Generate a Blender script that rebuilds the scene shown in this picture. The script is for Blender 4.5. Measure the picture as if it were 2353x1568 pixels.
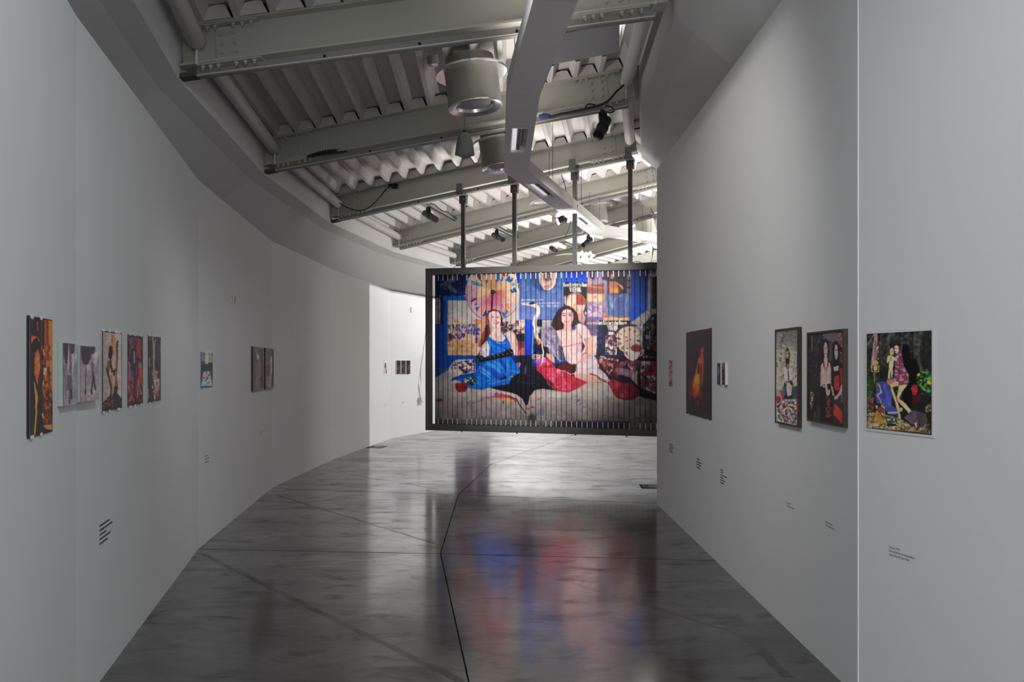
import bpy, bmesh, math, random
import numpy as np
from mathutils import Vector, Matrix
from mathutils import noise as mnoise

random.seed(7)
for o in list(bpy.data.objects):
    bpy.data.objects.remove(o, do_unlink=True)
S = bpy.context.scene
COL = S.collection

# ------------------------------------------------------------------ camera
F = 2050.0            # focal length in pixels of the 2353 x 1568 frame
CX, HY, EYE = 1176.5, 838.0, 1.6
cam = bpy.data.cameras.new('camera')
cam.sensor_fit = 'HORIZONTAL'
cam.sensor_width = 36.0
cam.lens = F / 2353.0 * 36.0
cam.shift_y = (HY - 784.0) / 2353.0
cam.clip_start = 0.05
cam.clip_end = 200
camo = bpy.data.objects.new('camera', cam)
camo.location = (0, 0, EYE)
camo.rotation_euler = (math.radians(90), 0, 0)
COL.objects.link(camo)
S.camera = camo

# ------------------------------------------------------------------ world and exposure
S.view_settings.view_transform = 'Standard'
S.view_settings.look = 'None'
S.view_settings.gamma = 1.0
S.view_settings.use_curve_mapping = False
S.view_settings.exposure = 0.0
W = bpy.data.worlds.new('world')
S.world = W
W.use_nodes = True
W.node_tree.nodes['Background'].inputs[0].default_value = (0.80, 0.88, 1.0, 1)
W.node_tree.nodes['Background'].inputs[1].default_value = 0.25

def lamp_spot(pos, aim, power, angle, blend=0.6, radius=0.04, col=(1, 1, 1), name='spot_light'):
    l = bpy.data.lights.new(name, 'SPOT')
    l.energy = power
    l.spot_size = math.radians(angle)
    l.spot_blend = blend
    l.shadow_soft_size = radius
    l.color = col
    o = bpy.data.objects.new(name, l)
    o.location = pos
    o.rotation_euler = (Vector(aim) - Vector(pos)).to_track_quat('-Z', 'Y').to_euler()
    COL.objects.link(o)
    return o

def lamp_area(pos, aim, power, sx, sy, col=(1, 1, 1), name='area_light', spread=180):
    l = bpy.data.lights.new(name, 'AREA')
    l.spread = math.radians(spread)
    l.energy = power
    l.shape = 'RECTANGLE'
    l.size, l.size_y = sx, sy
    l.color = col
    o = bpy.data.objects.new(name, l)
    o.location = pos
    o.rotation_euler = (Vector(aim) - Vector(pos)).to_track_quat('-Z', 'Y').to_euler()
    COL.objects.link(o)
    return o

# gallery spotlights on the tracks behind and above the viewer, aimed at the walls
COOL = (0.93, 0.97, 1.0)
WARM = (1.0, 0.955, 0.91)
lamp_spot((0.9, 0.6, 4.2), (-1.62, 2.7, 1.9), 260, 80, 0.9, 0.10, (0.90, 0.98, 1.0), 'track_light_near_left')
lamp_spot((-0.5, 0.4, 4.2), (2.1, 2.6, 1.7), 245, 85, 0.9, 0.10, (0.97, 0.98, 1.0), 'track_light_near_right')
lamp_spot((-1.0, 5.1, 4.1), (1.66, 6.9, 1.9), 128, 84, 0.9, 0.08, (1.0, 0.99, 0.97), 'track_light_right_wall')
lamp_spot((1.1, 5.0, 4.3), (-2.85, 9.0, 1.4), 165, 66, 1.0, 0.10, (0.97, 0.98, 1.0), 'track_light_left_wall')
# spotlights on the second beam, aimed at the hanging billboard
lamp_spot((0.9, 9.6, 4.15), (0.6, 14.1, 2.3), 1400, 42, 0.9, 0.05, WARM, 'track_light_billboard')
# far room
# added unseen fill: broad light behind the viewer, uplighters in the far room
lamp_area((1.0, -7.35, 2.2), (1.0, 0.0, 2.4), 260, 3.4, 3.4, (0.93, 0.97, 1.0), 'fill_behind_viewer')
UPL = [((6.0, 15.6, 1.1), (4.9, 16.2, 5.0), 240, .6), ((7.4, 20.8, 1.1), (5.4, 21.8, 5.2), 660, .6)]
for (p_, a_, w_, s_) in UPL:
    lamp_area(p_, a_, w_, s_, s_, WARM, 'uplighter_fill', 124)
lamp_spot((5.6, 23.2, 4.2), (2.0, 29.3, 1.3), 1500, 95, 0.7, 0.05, (0.99, 0.98, 0.98), 'track_light_far_wall')
lamp_spot((1.05, 10.25, 4.36), (1.27, 16.4, 3.60), 110, 7, 0.5, 0.03, (1, 1, 1), 'track_light_lily')

# ------------------------------------------------------------------ helpers
def at(x, y, d):
    """point seen at photo position x, y standing d metres in front of the viewer"""
    return Vector(((x - CX) * d / F, d, EYE + (HY - y) * d / F))

def fl(x, y):
    d = F * EYE / (y - HY)
    return Vector(((x - CX) * d / F, d, 0.0))

def link(o, parent=None):
    COL.objects.link(o)
    if parent is not None:
        o.parent = parent
        o.matrix_parent_inverse = parent.matrix_basis.inverted()
    return o

def tag(o, label, cat, group=None):
    o['label'] = label
    o['category'] = cat
    if group:
        o['group'] = group
    return o

def thing(name, label, cat, loc=(0, 0, 0), group=None):
    o = bpy.data.objects.new(name, None)
    o.location = loc
    o.empty_display_size = 0.1
    COL.objects.link(o)
    return tag(o, label, cat, group)

def struct(o):
    o['kind'] = 'structure'
    return o

class MB:
    """collects vertices and faces for one mesh"""
    def __init__(self):
        self.v, self.f = [], []
    def add(self, verts, faces):
        n = len(self.v)
        self.v += [Vector(p) for p in verts]
        self.f += [tuple(n + i for i in f) for f in faces]
        return self
    def fbox(self, O, u, v, w, a, b, c):
        """box in the frame O,u,v,w with ranges a,b,c"""
        P = []
        for x in a:
            for y in b:
                for z in c:
                    P.append(O + u * x + v * y + w * z)
        return self.add(P, [(0, 1, 3, 2), (4, 6, 7, 5), (0, 4, 5, 1), (2, 3, 7, 6), (0, 2, 6, 4), (1, 5, 7, 3)])
    def box(self, c, s):
        c = Vector(c)
        X, Y, Z = Vector((1, 0, 0)), Vector((0, 1, 0)), Vector((0, 0, 1))
        return self.fbox(c, X, Y, Z, (-s[0] / 2, s[0] / 2), (-s[1] / 2, s[1] / 2), (-s[2] / 2, s[2] / 2))
    def tube(self, pts, r, n=10, cap=True):
        pts = [Vector(p) for p in pts]
        rings = []
        up = Vector((0, 0, 1))
        for i, p in enumerate(pts):
            if i == 0:
                t = pts[1] - p
            elif i == len(pts) - 1:
                t = p - pts[i - 1]
            else:
                t = pts[i + 1] - pts[i - 1]
            t.normalize()
            ref = up if abs(t.dot(up)) < 0.95 else Vector((1, 0, 0))
            a = t.cross(ref).normalized()
            b = t.cross(a).normalized()
            rr = r[i] if isinstance(r, (list, tuple)) else r
            rings.append([p + (a * math.cos(2 * math.pi * k / n) + b * math.sin(2 * math.pi * k / n)) * rr for k in range(n)])
        V = [q for ring in rings for q in ring]
        Fc = []
        for i in range(len(rings) - 1):
            for k in range(n):
                k2 = (k + 1) % n
                Fc.append((i * n + k, i * n + k2, (i + 1) * n + k2, (i + 1) * n + k))
        if cap:
            Fc.append(tuple(range(n - 1, -1, -1)))
            Fc.append(tuple((len(rings) - 1) * n + k for k in range(n)))
        return self.add(V, Fc)
    def lathe(self, O, axis, prof, n=40, cap=False):
        """profile list of (radius, height along axis)"""
        axis = Vector(axis).normalized()
        ref = Vector((0, 1, 0)) if abs(axis.y) < 0.9 else Vector((1, 0, 0))
        a = axis.cross(ref).normalized()
        b = axis.cross(a).normalized()
        V, Fc = [], []
        for (r, h) in prof:
            for k in range(n):
                t = 2 * math.pi * k / n
                V.append(Vector(O) + axis * h + (a * math.cos(t) + b * math.sin(t)) * r)
        for i in range(len(prof) - 1):
            for k in range(n):
                k2 = (k + 1) % n
                Fc.append((i * n + k, i * n + k2, (i + 1) * n + k2, (i + 1) * n + k))
        if cap:
            Fc.append(tuple(range(n)))
            Fc.append(tuple((len(prof) - 1) * n + k for k in range(n)))
        return self.add(V, Fc)
    def prism(self, pts, d):
        """closed polygon pts extruded by vector d"""
        n = len(pts)
        d = Vector(d)
        V = [Vector(p) for p in pts] + [Vector(p) + d for p in pts]
        Fc = [tuple(range(n - 1, -1, -1)), tuple(range(n, 2 * n))]
        for i in range(n):
            j = (i + 1) % n
            Fc.append((i, j, n + j, n + i))
        return self.add(V, Fc)
    def build(self, name, mat, parent=None, smooth=False, fix=True):
        me = bpy.data.meshes.new(name)
        me.from_pydata([tuple(p) for p in self.v], [], self.f)
        if fix:
            bm = bmesh.new()
            bm.from_mesh(me)
            bmesh.ops.recalc_face_normals(bm, faces=bm.faces)
            bm.to_mesh(me)
            bm.free()
        if mat:
            me.materials.append(mat)
        if smooth:
            for p in me.polygons:
                p.use_smooth = True
            try:
                me.set_sharp_from_angle(angle=math.radians(smooth if smooth is not True else 40))
            except Exception:
                pass
        o = bpy.data.objects.new(name, me)
        return link(o, parent)

# ------------------------------------------------------------------ materials
def s2l(c):
    return tuple(((v / 255.0) / 12.92 if v / 255.0 <= 0.04045 else ((v / 255.0 + 0.055) / 1.055) ** 2.4) for v in c)

def mat(name, col, rough=0.6, metal=0.0, var=0.0, scale=8.0, bump=0.0, bscale=60.0, spec=0.5, emit=None, coat=0.0):
    m = bpy.data.materials.new(name)
    m.use_nodes = True
    nt = m.node_tree
    b = nt.nodes['Principled BSDF']
    b.inputs['Base Color'].default_value = (*col, 1)
    b.inputs['Roughness'].default_value = rough
    b.inputs['Metallic'].default_value = metal
    b.inputs['Specular IOR Level'].default_value = spec
    b.inputs['Coat Weight'].default_value = coat
    if emit:
        b.inputs['Emission Color'].default_value = (*emit[0], 1)
        b.inputs['Emission Strength'].default_value = emit[1]
    tc = nt.nodes.new('ShaderNodeTexCoord')
    if var > 0:
        nz = nt.nodes.new('ShaderNodeTexNoise')
        nz.inputs['Scale'].default_value = scale
        nz.inputs['Detail'].default_value = 5
        nt.links.new(tc.outputs['Object'], nz.inputs['Vector'])
        mp = nt.nodes.new('ShaderNodeMapRange')
        mp.inputs['To Min'].default_value = 1 - var
        mp.inputs['To Max'].default_value = 1 + var
        nt.links.new(nz.outputs['Fac'], mp.inputs['Value'])
        mx = nt.nodes.new('ShaderNodeVectorMath')
        mx.operation = 'SCALE'
        mx.inputs[0].default_value = col
        nt.links.new(mp.outputs['Result'], mx.inputs['Scale'])
        nt.links.new(mx.outputs['Vector'], b.inputs['Base Color'])
    if bump > 0:
        n2 = nt.nodes.new('ShaderNodeTexNoise')
        n2.inputs['Scale'].default_value = bscale
        n2.inputs['Detail'].default_value = 3
        nt.links.new(tc.outputs['Object'], n2.inputs['Vector'])
        bp = nt.nodes.new('ShaderNodeBump')
        bp.inputs['Strength'].default_value = bump
        bp.inputs['Distance'].default_value = 0.004
        nt.links.new(n2.outputs['Fac'], bp.inputs['Height'])
        nt.links.new(bp.outputs['Normal'], b.inputs['Normal'])
    return m

M = {}
M['wall'] = mat('white_wall_paint', (0.80, 0.803, 0.805), 0.85, var=0.02, scale=1.5, bump=0.06, bscale=180, spec=0.25)
M['soffit'] = mat('soffit_plaster', (0.74, 0.735, 0.73), 0.9, var=0.03, scale=1.0, spec=0.2)
M['deck'] = mat('white_painted_roof_sheet', (0.68, 0.655, 0.64), 0.6, var=0.05, scale=3)
M['filler'] = mat('pale_profile_filler', (0.62, 0.575, 0.555), 0.9, var=0.12, scale=18)
M['dark'] = mat('dark_gap', (0.012, 0.012, 0.012), 0.9)
M['beam'] = mat('grey_white_beam_paint', (0.47, 0.465, 0.405), 0.5, var=0.04, scale=4)
M['rail'] = mat('grey_rail_paint', (0.27, 0.265, 0.24), 0.55, var=0.05, scale=6)
M['tubewhite'] = mat('white_tube_paint', (0.68, 0.66, 0.645), 0.5, var=0.03, scale=5)
M['channel'] = mat('white_perforated_sheet', (0.70, 0.69, 0.685), 0.5, var=0.03, scale=4)
M['duct'] = mat('galvanised_duct_metal', (0.31, 0.305, 0.265), 0.45, 0.25, var=0.10, scale=9)
M['ductbright'] = mat('polished_ring_metal', (0.86, 0.85, 0.83), 0.22, 0.85)
M['diffuser'] = mat('opal_diffuser', (0.42, 0.41, 0.405), 0.5)
M['black'] = mat('black_lamp_enamel', (0.012, 0.012, 0.014), 0.4)
M['cable'] = mat('black_cable_rubber', (0.015, 0.015, 0.015), 0.6)
M['bluplug'] = mat('blue_plug_plastic', (0.02, 0.08, 0.22), 0.5)
M['speaker'] = mat('grey_green_speaker_shell', (0.20, 0.225, 0.19), 0.55)
M['speakergrille'] = mat('grey_speaker_grille', (0.30, 0.31, 0.30), 0.6, bump=0.3, bscale=400)
M['frame'] = mat('grey_steel_frame_paint', (0.125, 0.122, 0.112), 0.55, var=0.04, scale=4)
M['post'] = mat('dark_grey_hanger_steel', (0.085, 0.085, 0.08), 0.5, var=0.08, scale=9)
M['pin'] = mat('white_pin', (0.75, 0.73, 0.7), 0.5)
M['slatback'] = mat('slat_side', (0.02, 0.02, 0.025), 0.6)
M['greenedge'] = mat('pale_green_canvas_edge', (0.38, 0.46, 0.42), 0.7)
M['paper'] = mat('white_paper', (0.76, 0.76, 0.755), 0.6)
M['tape'] = mat('clear_tape', (0.88, 0.89, 0.88), 0.35)
M['ink'] = mat('grey_caption_vinyl', (0.10, 0.10, 0.10), 0.7)
M['inkfaint'] = mat('faint_caption_vinyl', (0.36, 0.36, 0.36), 0.7)
M['trim'] = mat('white_corner_bead', (0.82, 0.82, 0.82), 0.5)
M['hatch'] = mat('dark_floor_hatch_steel', (0.015, 0.015, 0.015), 0.7)
M['hatchlid'] = mat('floor_hatch_lid', (0.10, 0.098, 0.095), 0.35)
M['skypanel'] = mat('shaft_grey_board', (0.30, 0.30, 0.305), 0.7)
M['daylight'] = mat('daylight_pane', (0.8, 0.8, 0.8), 0.4, emit=((0.95, 0.95, 1.0), 0.75))
M['petal'] = mat('white_lily_petal', (0.92, 0.91, 0.87), 0.5)
M['leaf'] = mat('green_lily_leaf', (0.16, 0.30, 0.05), 0.5, var=0.3, scale=30)
M['stem'] = mat('pale_green_stem', (0.55, 0.55, 0.42), 0.5)
M['lampglow'] = mat('lit_lamp_lens', (0.9, 0.95, 1.0), 0.3, emit=((0.85, 0.93, 1.0), 6.0))
M['banner'] = mat('dusky_violet_banner', (0.10, 0.08, 0.12), 0.5, var=0.4, scale=3)
M['mirror'] = mat('bright_reflector', (0.90, 0.89, 0.89), 0.35, 0.35)
M['tubeglow'] = mat('dimmed_lamp_tube', (0.8, 0.8, 0.8), 0.4, emit=((0.98, 0.96, 1.0), 0.55))
M['white'] = mat('white_enamel', (0.78, 0.775, 0.77), 0.45)

def wood(name, c1, c2, sc):
    m = bpy.data.materials.new(name)
    m.use_nodes = True
    nt = m.node_tree
    b = nt.nodes['Principled BSDF']
    tc = nt.nodes.new('ShaderNodeTexCoord')
    mpn = nt.nodes.new('ShaderNodeMapping')
    mpn.inputs['Scale'].default_value = sc
    nz = nt.nodes.new('ShaderNodeTexNoise')
    nz.inputs['Scale'].default_value = 6
    nz.inputs['Detail'].default_value = 6
    nz.inputs['Distortion'].default_value = 0.8
    cr = nt.nodes.new('ShaderNodeValToRGB')
    cr.color_ramp.elements[0].position = 0.35
    cr.color_ramp.elements[0].color = (*c1, 1)
    cr.color_ramp.elements[1].position = 0.65
    cr.color_ramp.elements[1].color = (*c2, 1)
    nt.links.new(tc.outputs['Object'], mpn.inputs['Vector'])
    nt.links.new(mpn.outputs['Vector'], nz.inputs['Vector'])
    nt.links.new(nz.outputs['Fac'], cr.inputs['Fac'])
    nt.links.new(cr.outputs['Color'], b.inputs['Base Color'])
    b.inputs['Roughness'].default_value = 0.45
    return m
M['wood'] = wood('dark_walnut_frame', (0.020, 0.011, 0.007), (0.075, 0.034, 0.016), (14, 14, 1.2))

def print_mat():
    m = bpy.data.materials.new('photographic_print')
    m.use_nodes = True
    nt = m.node_tree
    b = nt.nodes['Principled BSDF']
    a = nt.nodes.new('ShaderNodeVertexColor')
    a.layer_name = 'print'
    nt.links.new(a.outputs['Color'], b.inputs['Base Color'])
    b.inputs['Roughness'].default_value = 0.5
    b.inputs['Specular IOR Level'].default_value = 0.25
    return m
M['print'] = print_mat()

def floor_mat():
    m = bpy.data.materials.new('polished_concrete')
    m.use_nodes = True
    nt = m.node_tree
    L = nt.links.new
    N = nt.nodes.new
    b = nt.nodes['Principled BSDF']
    tc = N('ShaderNodeTexCoord')
    def nz(scale, detail, rough=0.6, dist=0.0, vec=None):
        n = N('ShaderNodeTexNoise')
        n.inputs['Scale'].default_value = scale
        n.inputs['Detail'].default_value = detail
        n.inputs['Roughness'].default_value = rough
        n.inputs['Distortion'].default_value = dist
        L(vec if vec else tc.outputs['Object'], n.inputs['Vector'])
        return n.outputs['Fac']
    def math_(op, a, c=None, clamp=False):
        n = N('ShaderNodeMath')
        n.operation = op
        n.use_clamp = clamp
        for i, q in enumerate((a, c)):
            if q is None:
                continue
            if isinstance(q, (int, float)):
                n.inputs[i].default_value = q
            else:
                L(q, n.inputs[i])
        return n.outputs[0]
    def rng(v, a0, a1, b0, b1):
        n = N('ShaderNodeMapRange')
        for k, q in zip(('From Min', 'From Max', 'To Min', 'To Max'), (a0, a1, b0, b1)):
            n.inputs[k].default_value = q
        L(v, n.inputs['Value'])
        return n.outputs['Result']
    mpn = N('ShaderNodeMapping')
    mpn.inputs['Scale'].default_value = (1.0, 0.75, 1.0)
    L(tc.outputs['Object'], mpn.inputs['Vector'])
    big = nz(0.55, 4, 0.6, 0.2)
    mid = nz(2.0, 6, 0.55, 0.25, mpn.outputs['Vector'])
    fine = nz(26, 5, 0.7)
    blotch = rng(nz(1.5, 6, 0.56, 0.35, mpn.outputs['Vector']), 0.44, 0.86, 0.0, 1.0)
    base = math_('ADD', math_('ADD', rng(big, 0.1, 0.9, -0.03, 0.03), rng(mid, 0.1, 0.9, -0.03, 0.03)),
                 math_('ADD', rng(fine, 0.1, 0.9, -0.014, 0.010), 0.064))
    # filled saw cuts that cross the slabs as darker bands
    sep = N('ShaderNodeSeparateXYZ')
    L(tc.outputs['Object'], sep.inputs[0])
    band = None
    wob = math_('MULTIPLY', math_('SUBTRACT', nz(5, 4), 0.5), 0.06)
    for (x0, y0, x1, y1, w, k) in BANDS:
        dx, dy = x1 - x0, y1 - y0
        Ln = math.hypot(dx, dy)
        ux, uy = dx / Ln, dy / Ln
        px = math_('SUBTRACT', sep.outputs['X'], x0)
        py = math_('SUBTRACT', sep.outputs['Y'], y0)
        t = math_('ADD', math_('MULTIPLY', px, ux), math_('MULTIPLY', py, uy))
        q = math_('ADD', math_('SUBTRACT', math_('MULTIPLY', px, -uy), math_('MULTIPLY', py, -ux)), wob)
        inside = math_('MULTIPLY', math_('GREATER_THAN', t, 0.0), math_('LESS_THAN', t, Ln))
        a = math_('MULTIPLY', rng(math_('ABSOLUTE', q), w * 0.55, w, k, 0.0), inside)
        band = a if band is None else math_('MAXIMUM', band, a)
    bandv = math_('MULTIPLY', band, rng(mid, 0.3, 0.65, 0.45, 1.0))
    val = math_('MULTIPLY', base, math_('SUBTRACT', 1.0, math_('MULTIPLY', blotch, 0.7)))
    val = math_('MULTIPLY', val, math_('SUBTRACT', 1.0, bandv))
    cr = N('ShaderNodeCombineColor')
    L(val, cr.inputs[0])
    L(math_('MULTIPLY', val, 0.965), cr.inputs[1])
    L(math_('MULTIPLY', val, 0.945), cr.inputs[2])
    L(cr.outputs[0], b.inputs['Base Color'])
    ro = math_('ADD', rng(mid, 0.1, 0.9, 0.09, 0.25), math_('MULTIPLY', blotch, 0.16))
    ro = math_('ADD', ro, math_('MULTIPLY', bandv, 0.2))
    L(ro, b.inputs['Roughness'])
    b.inputs['Specular IOR Level'].default_value = 0.55
    b.inputs['Coat Weight'].default_value = 0.75
    b.inputs['Coat Roughness'].default_value = 0.13
    bp = N('ShaderNodeBump')
    bp.inputs['Strength'].default_value = 0.05
    bp.inputs['Distance'].default_value = 0.004
    L(nz(9, 4), bp.inputs['Height'])
    L(bp.outputs['Normal'], b.inputs['Normal'])
    # dull smears and the filled cuts carry no polish
    mp2 = N('ShaderNodeMapping')
    mp2.inputs['Scale'].default_value = (1.0, 1.9, 1.0)
    mp2.inputs['Rotation'].default_value = (0, 0, 0.12)
    L(tc.outputs['Object'], mp2.inputs['Vector'])
    smear = rng(nz(2.3, 6, 0.62, 0.5, mp2.outputs['Vector']), 0.50, 0.74, 0.0, 0.62)
    smear2 = rng(nz(0.8, 5, 0.6, 0.4, mp2.outputs['Vector']), 0.46, 0.80, 0.0, 0.45)
    scr = rng(nz(9.0, 5, 0.65, 0.2, mp2.outputs['Vector']), 0.50, 0.80, 0.0, 0.35)
    dull = math_('MAXIMUM', math_('MAXIMUM', smear, smear2), math_('MAXIMUM', scr, math_('MULTIPLY', bandv, 1.15)), True)
    df = N('ShaderNodeBsdfDiffuse')
    L(cr.outputs[0], df.inputs['Color'])
    mx = N('ShaderNodeMixShader')
    L(dull, mx.inputs[0])
    L(b.outputs[0], mx.inputs[1])
    L(df.outputs[0], mx.inputs[2])
    L(mx.outputs[0], nt.nodes['Material Output'].inputs['Surface'])
    return m
BANDS = []
for (x0, y0, x1, y1, w, k) in ((462, 1273, 1062, 1568, .035, .38), (632, 1137, 1000, 1250, .03, .40), (1000, 1250, 1560, 1412, .035, .22),
                               (1400, 1366, 1712, 1462, .03, .28), (1712, 1462, 1812, 1558, .045, .34), (1712, 1462, 1880, 1512, .03, .22),
                               (690, 1072, 1010, 1125, .03, .3), (1060, 1030, 1420, 1085, .04, .25)):
    a_, b_ = fl(x0, y0), fl(x1, y1)
    BANDS.append((a_.x, a_.y, b_.x, b_.y, w, k))
M['floor'] = floor_mat()
M['joint'] = mat('joint_filler', (0.03, 0.029, 0.028), 0.6)
# ------------------------------------------------------------------ plan of the place
Z3 = Vector((0, 0, 1))
LW = [Vector(p) for p in ((-0.95, -7.5), (-0.95, -3.1), (-1.07, 0.52), (-2.0, 4.10), (-2.72, 7.74), (-3.11, 11.55), (-3.01, 15.1),
                          (-2.62, 19.3), (-1.5, 22.75), (0.0, 26.1), (1.93, 29.25), (4.26, 32.1), (7.4, 34.9))]
RW = [Vector(p) for p in ((1.66, 10.22), (1.66, 4.29), (2.585, 0.71), (3.0, -3.0), (3.0, -7.5))]

def v3(p, z):
    return Vector((p[0], p[1], z))

# beams: left and right ends of the rail underside
BE = {}
def bset(i, L, R):
    BE[i] = (Vector(L), Vector(R))
bset(-2, (-1.0, -6.2, 4.05), (2.75, -6.0, 4.45))
bset(-1, (-1.0, -2.6, 4.05), (2.6, -2.2, 4.45))
bset(0, (-1.95, 3.1, 4.07), (1.55, 3.4, 4.40))
bset(1, at(425, 178, 7.74), at(1534, 34, 7.32))
bset(2, at(615, 396, 11.55), at(1462, 240, 10.30))
bset(3, at(766, 510, 15.05), at(1466, 361, 13.58))
bset(4, at(908, 576, 19.3), at(1548, 422, 16.95))
bset(5, at(1040, 614, 22.75), (4.7, 19.17, 5.18))
bset(6, (0.0, 26.1, 4.10), (6.2, 21.43, 5.27))
bset(7, (1.93, 29.25, 4.10), (7.6, 23.7, 5.29))
bset(8, (4.26, 32.1, 4.10), (9.2, 26.0, 5.27))
IDX = list(range(-2, 9))

def bframe(i):
    L, R = BE[i]
    u = (R - L)
    n = u.length
    u = u.normalized()
    v = Z3.cross(u).normalized()      # horizontal, pointing away from the viewer
    w = u.cross(v).normalized()
    return L, u, v, w, n
BH = 0.42

# ------------------------------------------------------------------ floor: slabs between the joints
floor = struct(MB().add([(-9, -9, -0.03), (14, -9, -0.03), (14, 38, -0.03), (-9, 38, -0.03)], [(0, 1, 2, 3)]).build('floor', M['joint']))
CJ = {-2: Vector((0.3, -6.1)), -1: Vector((0.25, -2.4)), 0: Vector((0.05, 3.2)), 1: fl(1012, 1273).xy, 2: fl(1053, 1138).xy, 3: fl(1127, 1068).xy,
      4: fl(1230, 1031).xy, 5: Vector((1.6, 20.9)), 6: Vector((3.1, 23.7)), 7: Vector((4.75, 26.5)), 8: Vector((6.6, 29.2))}
CJ[0] = Vector((-0.06, 3.25))
JL, JR = {}, {}
for i in IDX:
    a = BE[i][0].xy
    c = CJ[i]
    b = BE[i][1].xy
    if i == 1:
        b = fl(1640, 1288.6).xy
    if i == 2:
        b = fl(1512, 1158).xy
    JL[i] = c + (a - c).normalized() * ((a - c).length + 2.5)
    JR[i] = c + (b - c).normalized() * ((b - c).length + 5.0)
JL[1] = CJ[1] + (fl(455, 1262).xy - CJ[1]) * 1.6
JL[2] = CJ[2] + (fl(625, 1122).xy - CJ[2]) * 1.6
def slab(pts, ins):
    c = sum((Vector(p) for p in pts), Vector((0, 0))) / len(pts)
    P = []
    n = len(pts)
    for k in range(n):
        p0, p1, p2 = Vector(pts[k - 1]), Vector(pts[k]), Vector(pts[(k + 1) % n])
        e1, e2 = (p1 - p0).normalized(), (p2 - p1).normalized()
        n1, n2 = Vector((-e1.y, e1.x)), Vector((-e2.y, e2.x))
        g1_, g2_ = ins[k - 1], ins[k]
        det = n1.x * n2.y - n1.y * n2.x
        o = Vector(((g1_ * n2.y - g2_ * n1.y) / det, (g2_ * n1.x - g1_ * n2.x) / det))
        P.append(p1 + o)
    b = MB().prism([v3(p, -0.028) for p in P], (0, 0, 0.028))
    return b.build('slab', M['floor'], floor)
for i in IDX[:-1]:
    slab([JL[i], CJ[i], CJ[i + 1], JL[i + 1]], (.008, .0045, .008, .004))
    slab([CJ[i], JR[i], JR[i + 1], CJ[i + 1]], (.008, .004, .008, .0045))

# ------------------------------------------------------------------ walls
wl = struct(MB().add([v3(LW[0], 0), v3(LW[0] + Vector((-.14, 0)), 0), v3(LW[0] + Vector((-.14, 0)), 3.2), v3(LW[0], 3.2)], [(0, 1, 2, 3)]).build('wall_left', M['wall']))
WH = 3.2
def offs(P, k, o):
    """vertex k of open polyline moved outward (to the left of travel) by o"""
    n = len(P)
    e1 = (P[k] - P[k - 1]).normalized() if k > 0 else (P[1] - P[0]).normalized()
    e2 = (P[k + 1] - P[k]).normalized() if k < n - 1 else e1
    n1, n2 = Vector((-e1.y, e1.x)), Vector((-e2.y, e2.x))
    m = n1 + n2
    return P[k] + m / (m.length_squared / 2) * o
for k in range(len(LW) - 1):
    a, b = LW[k], LW[k + 1]
    e = (b - a).normalized() * 0.0012
    a2, b2 = offs(LW, k, .14), offs(LW, k + 1, .14)
    MB().prism([v3(a + e, 0), v3(b - e, 0), v3(b2, 0), v3(a2, 0)], (0, 0, WH)).build('wall_panel', M['wall'], wl)
wr = struct(MB().prism([v3(RW[0], 0), v3(RW[1], 0), v3(RW[1] + Vector((0.26, 0.03)), 0), v3(RW[0] + Vector((0.26, 0)), 0)], (0, 0, 3.84)).build('wall_right', M['wall']))
for k in (1, 2, 3):
    a, b = RW[k], RW[k + 1]
    n = Vector((-(b - a).y, (b - a).x)).normalized() * 0.26
    MB().prism([v3(a, 0), v3(b, 0), v3(b + n, 0), v3(a + n, 0)], (0, 0, 3.84)).build('wall_panel', M['wall'], wr)
# bead on the outer corner of the right wall
kc = RW[1]
struct(MB().tube([v3(kc + Vector((0.004, -0.006)), 0.0), v3(kc + Vector((0.004, -0.006)), 3.84)], 0.0065, 8).build('trim_1', M['trim']))
# enclosing walls outside the view
wb = struct(MB().prism([v3((-1.6, -7.5), 0), v3((3.6, -7.5), 0), v3((3.6, -7.7), 0), v3((-1.6, -7.7), 0)], (0, 0, 5.2)).build('wall_back', M['wall']))
wi = struct(MB().prism([v3((1.95, 10.22), 0), v3((6.2, 9.0), 0), v3((6.2, 8.8), 0), v3((1.95, 9.98), 0)], (0, 0, 3.4)).build('wall_inner', M['wall']))
wn = struct(MB().prism([v3((6.2, 9.0), 0), v3((10.6, 24.5), 0), v3((10.8, 24.5), 0), v3((6.4, 9.0), 0)], (0, 0, 3.6)).build('wall_far_right', M['wall']))
we = struct(MB().prism([v3((7.4, 34.9), 0), v3((11.5, 24.3), 0), v3((11.7, 24.4), 0), v3((7.6, 35), 0)], (0, 0, 3.6)).build('wall_far_end', M['wall']))

# ------------------------------------------------------------------ soffits on both sides of the roof
def soffit(name, side):
    P = [BE[i][0 if side < 0 else 1].copy() for i in IDX]
    if side > 0:
        P = P[::-1]
    flat = [p.xy for p in P]
    mb = MB()
    prof = [(-0.02, 0.62), (0.04, 0.05), (0.05, -0.02), (0.22, -0.10), (0.55, -0.34), (1.2, -0.80), (2.3, -1.62)] if side < 0 else \
           [(0.02, 0.62), (0.05, 0.05), (0.06, -0.02), (0.22, -0.14), (0.55, -0.45), (1.2, -1.1), (2.1, -2.0)]
    n = len(prof)
    V = []
    for k, p in enumerate(P):
        for (o, h) in prof:
            q = offs(flat, k, o)
            V.append(Vector((q.x, q.y, p.z + h)))
    Fc = []
    for k in range(len(P) - 1):
        for j in range(n - 1):
            Fc.append((k * n + j, k * n + j + 1, (k + 1) * n + j + 1, (k + 1) * n + j))
    o = mb.add(V, Fc).build(name, M['soffit'])
    return struct(o)
soffit('trim_2', -1)
soffit('trim_3', 1)

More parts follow.
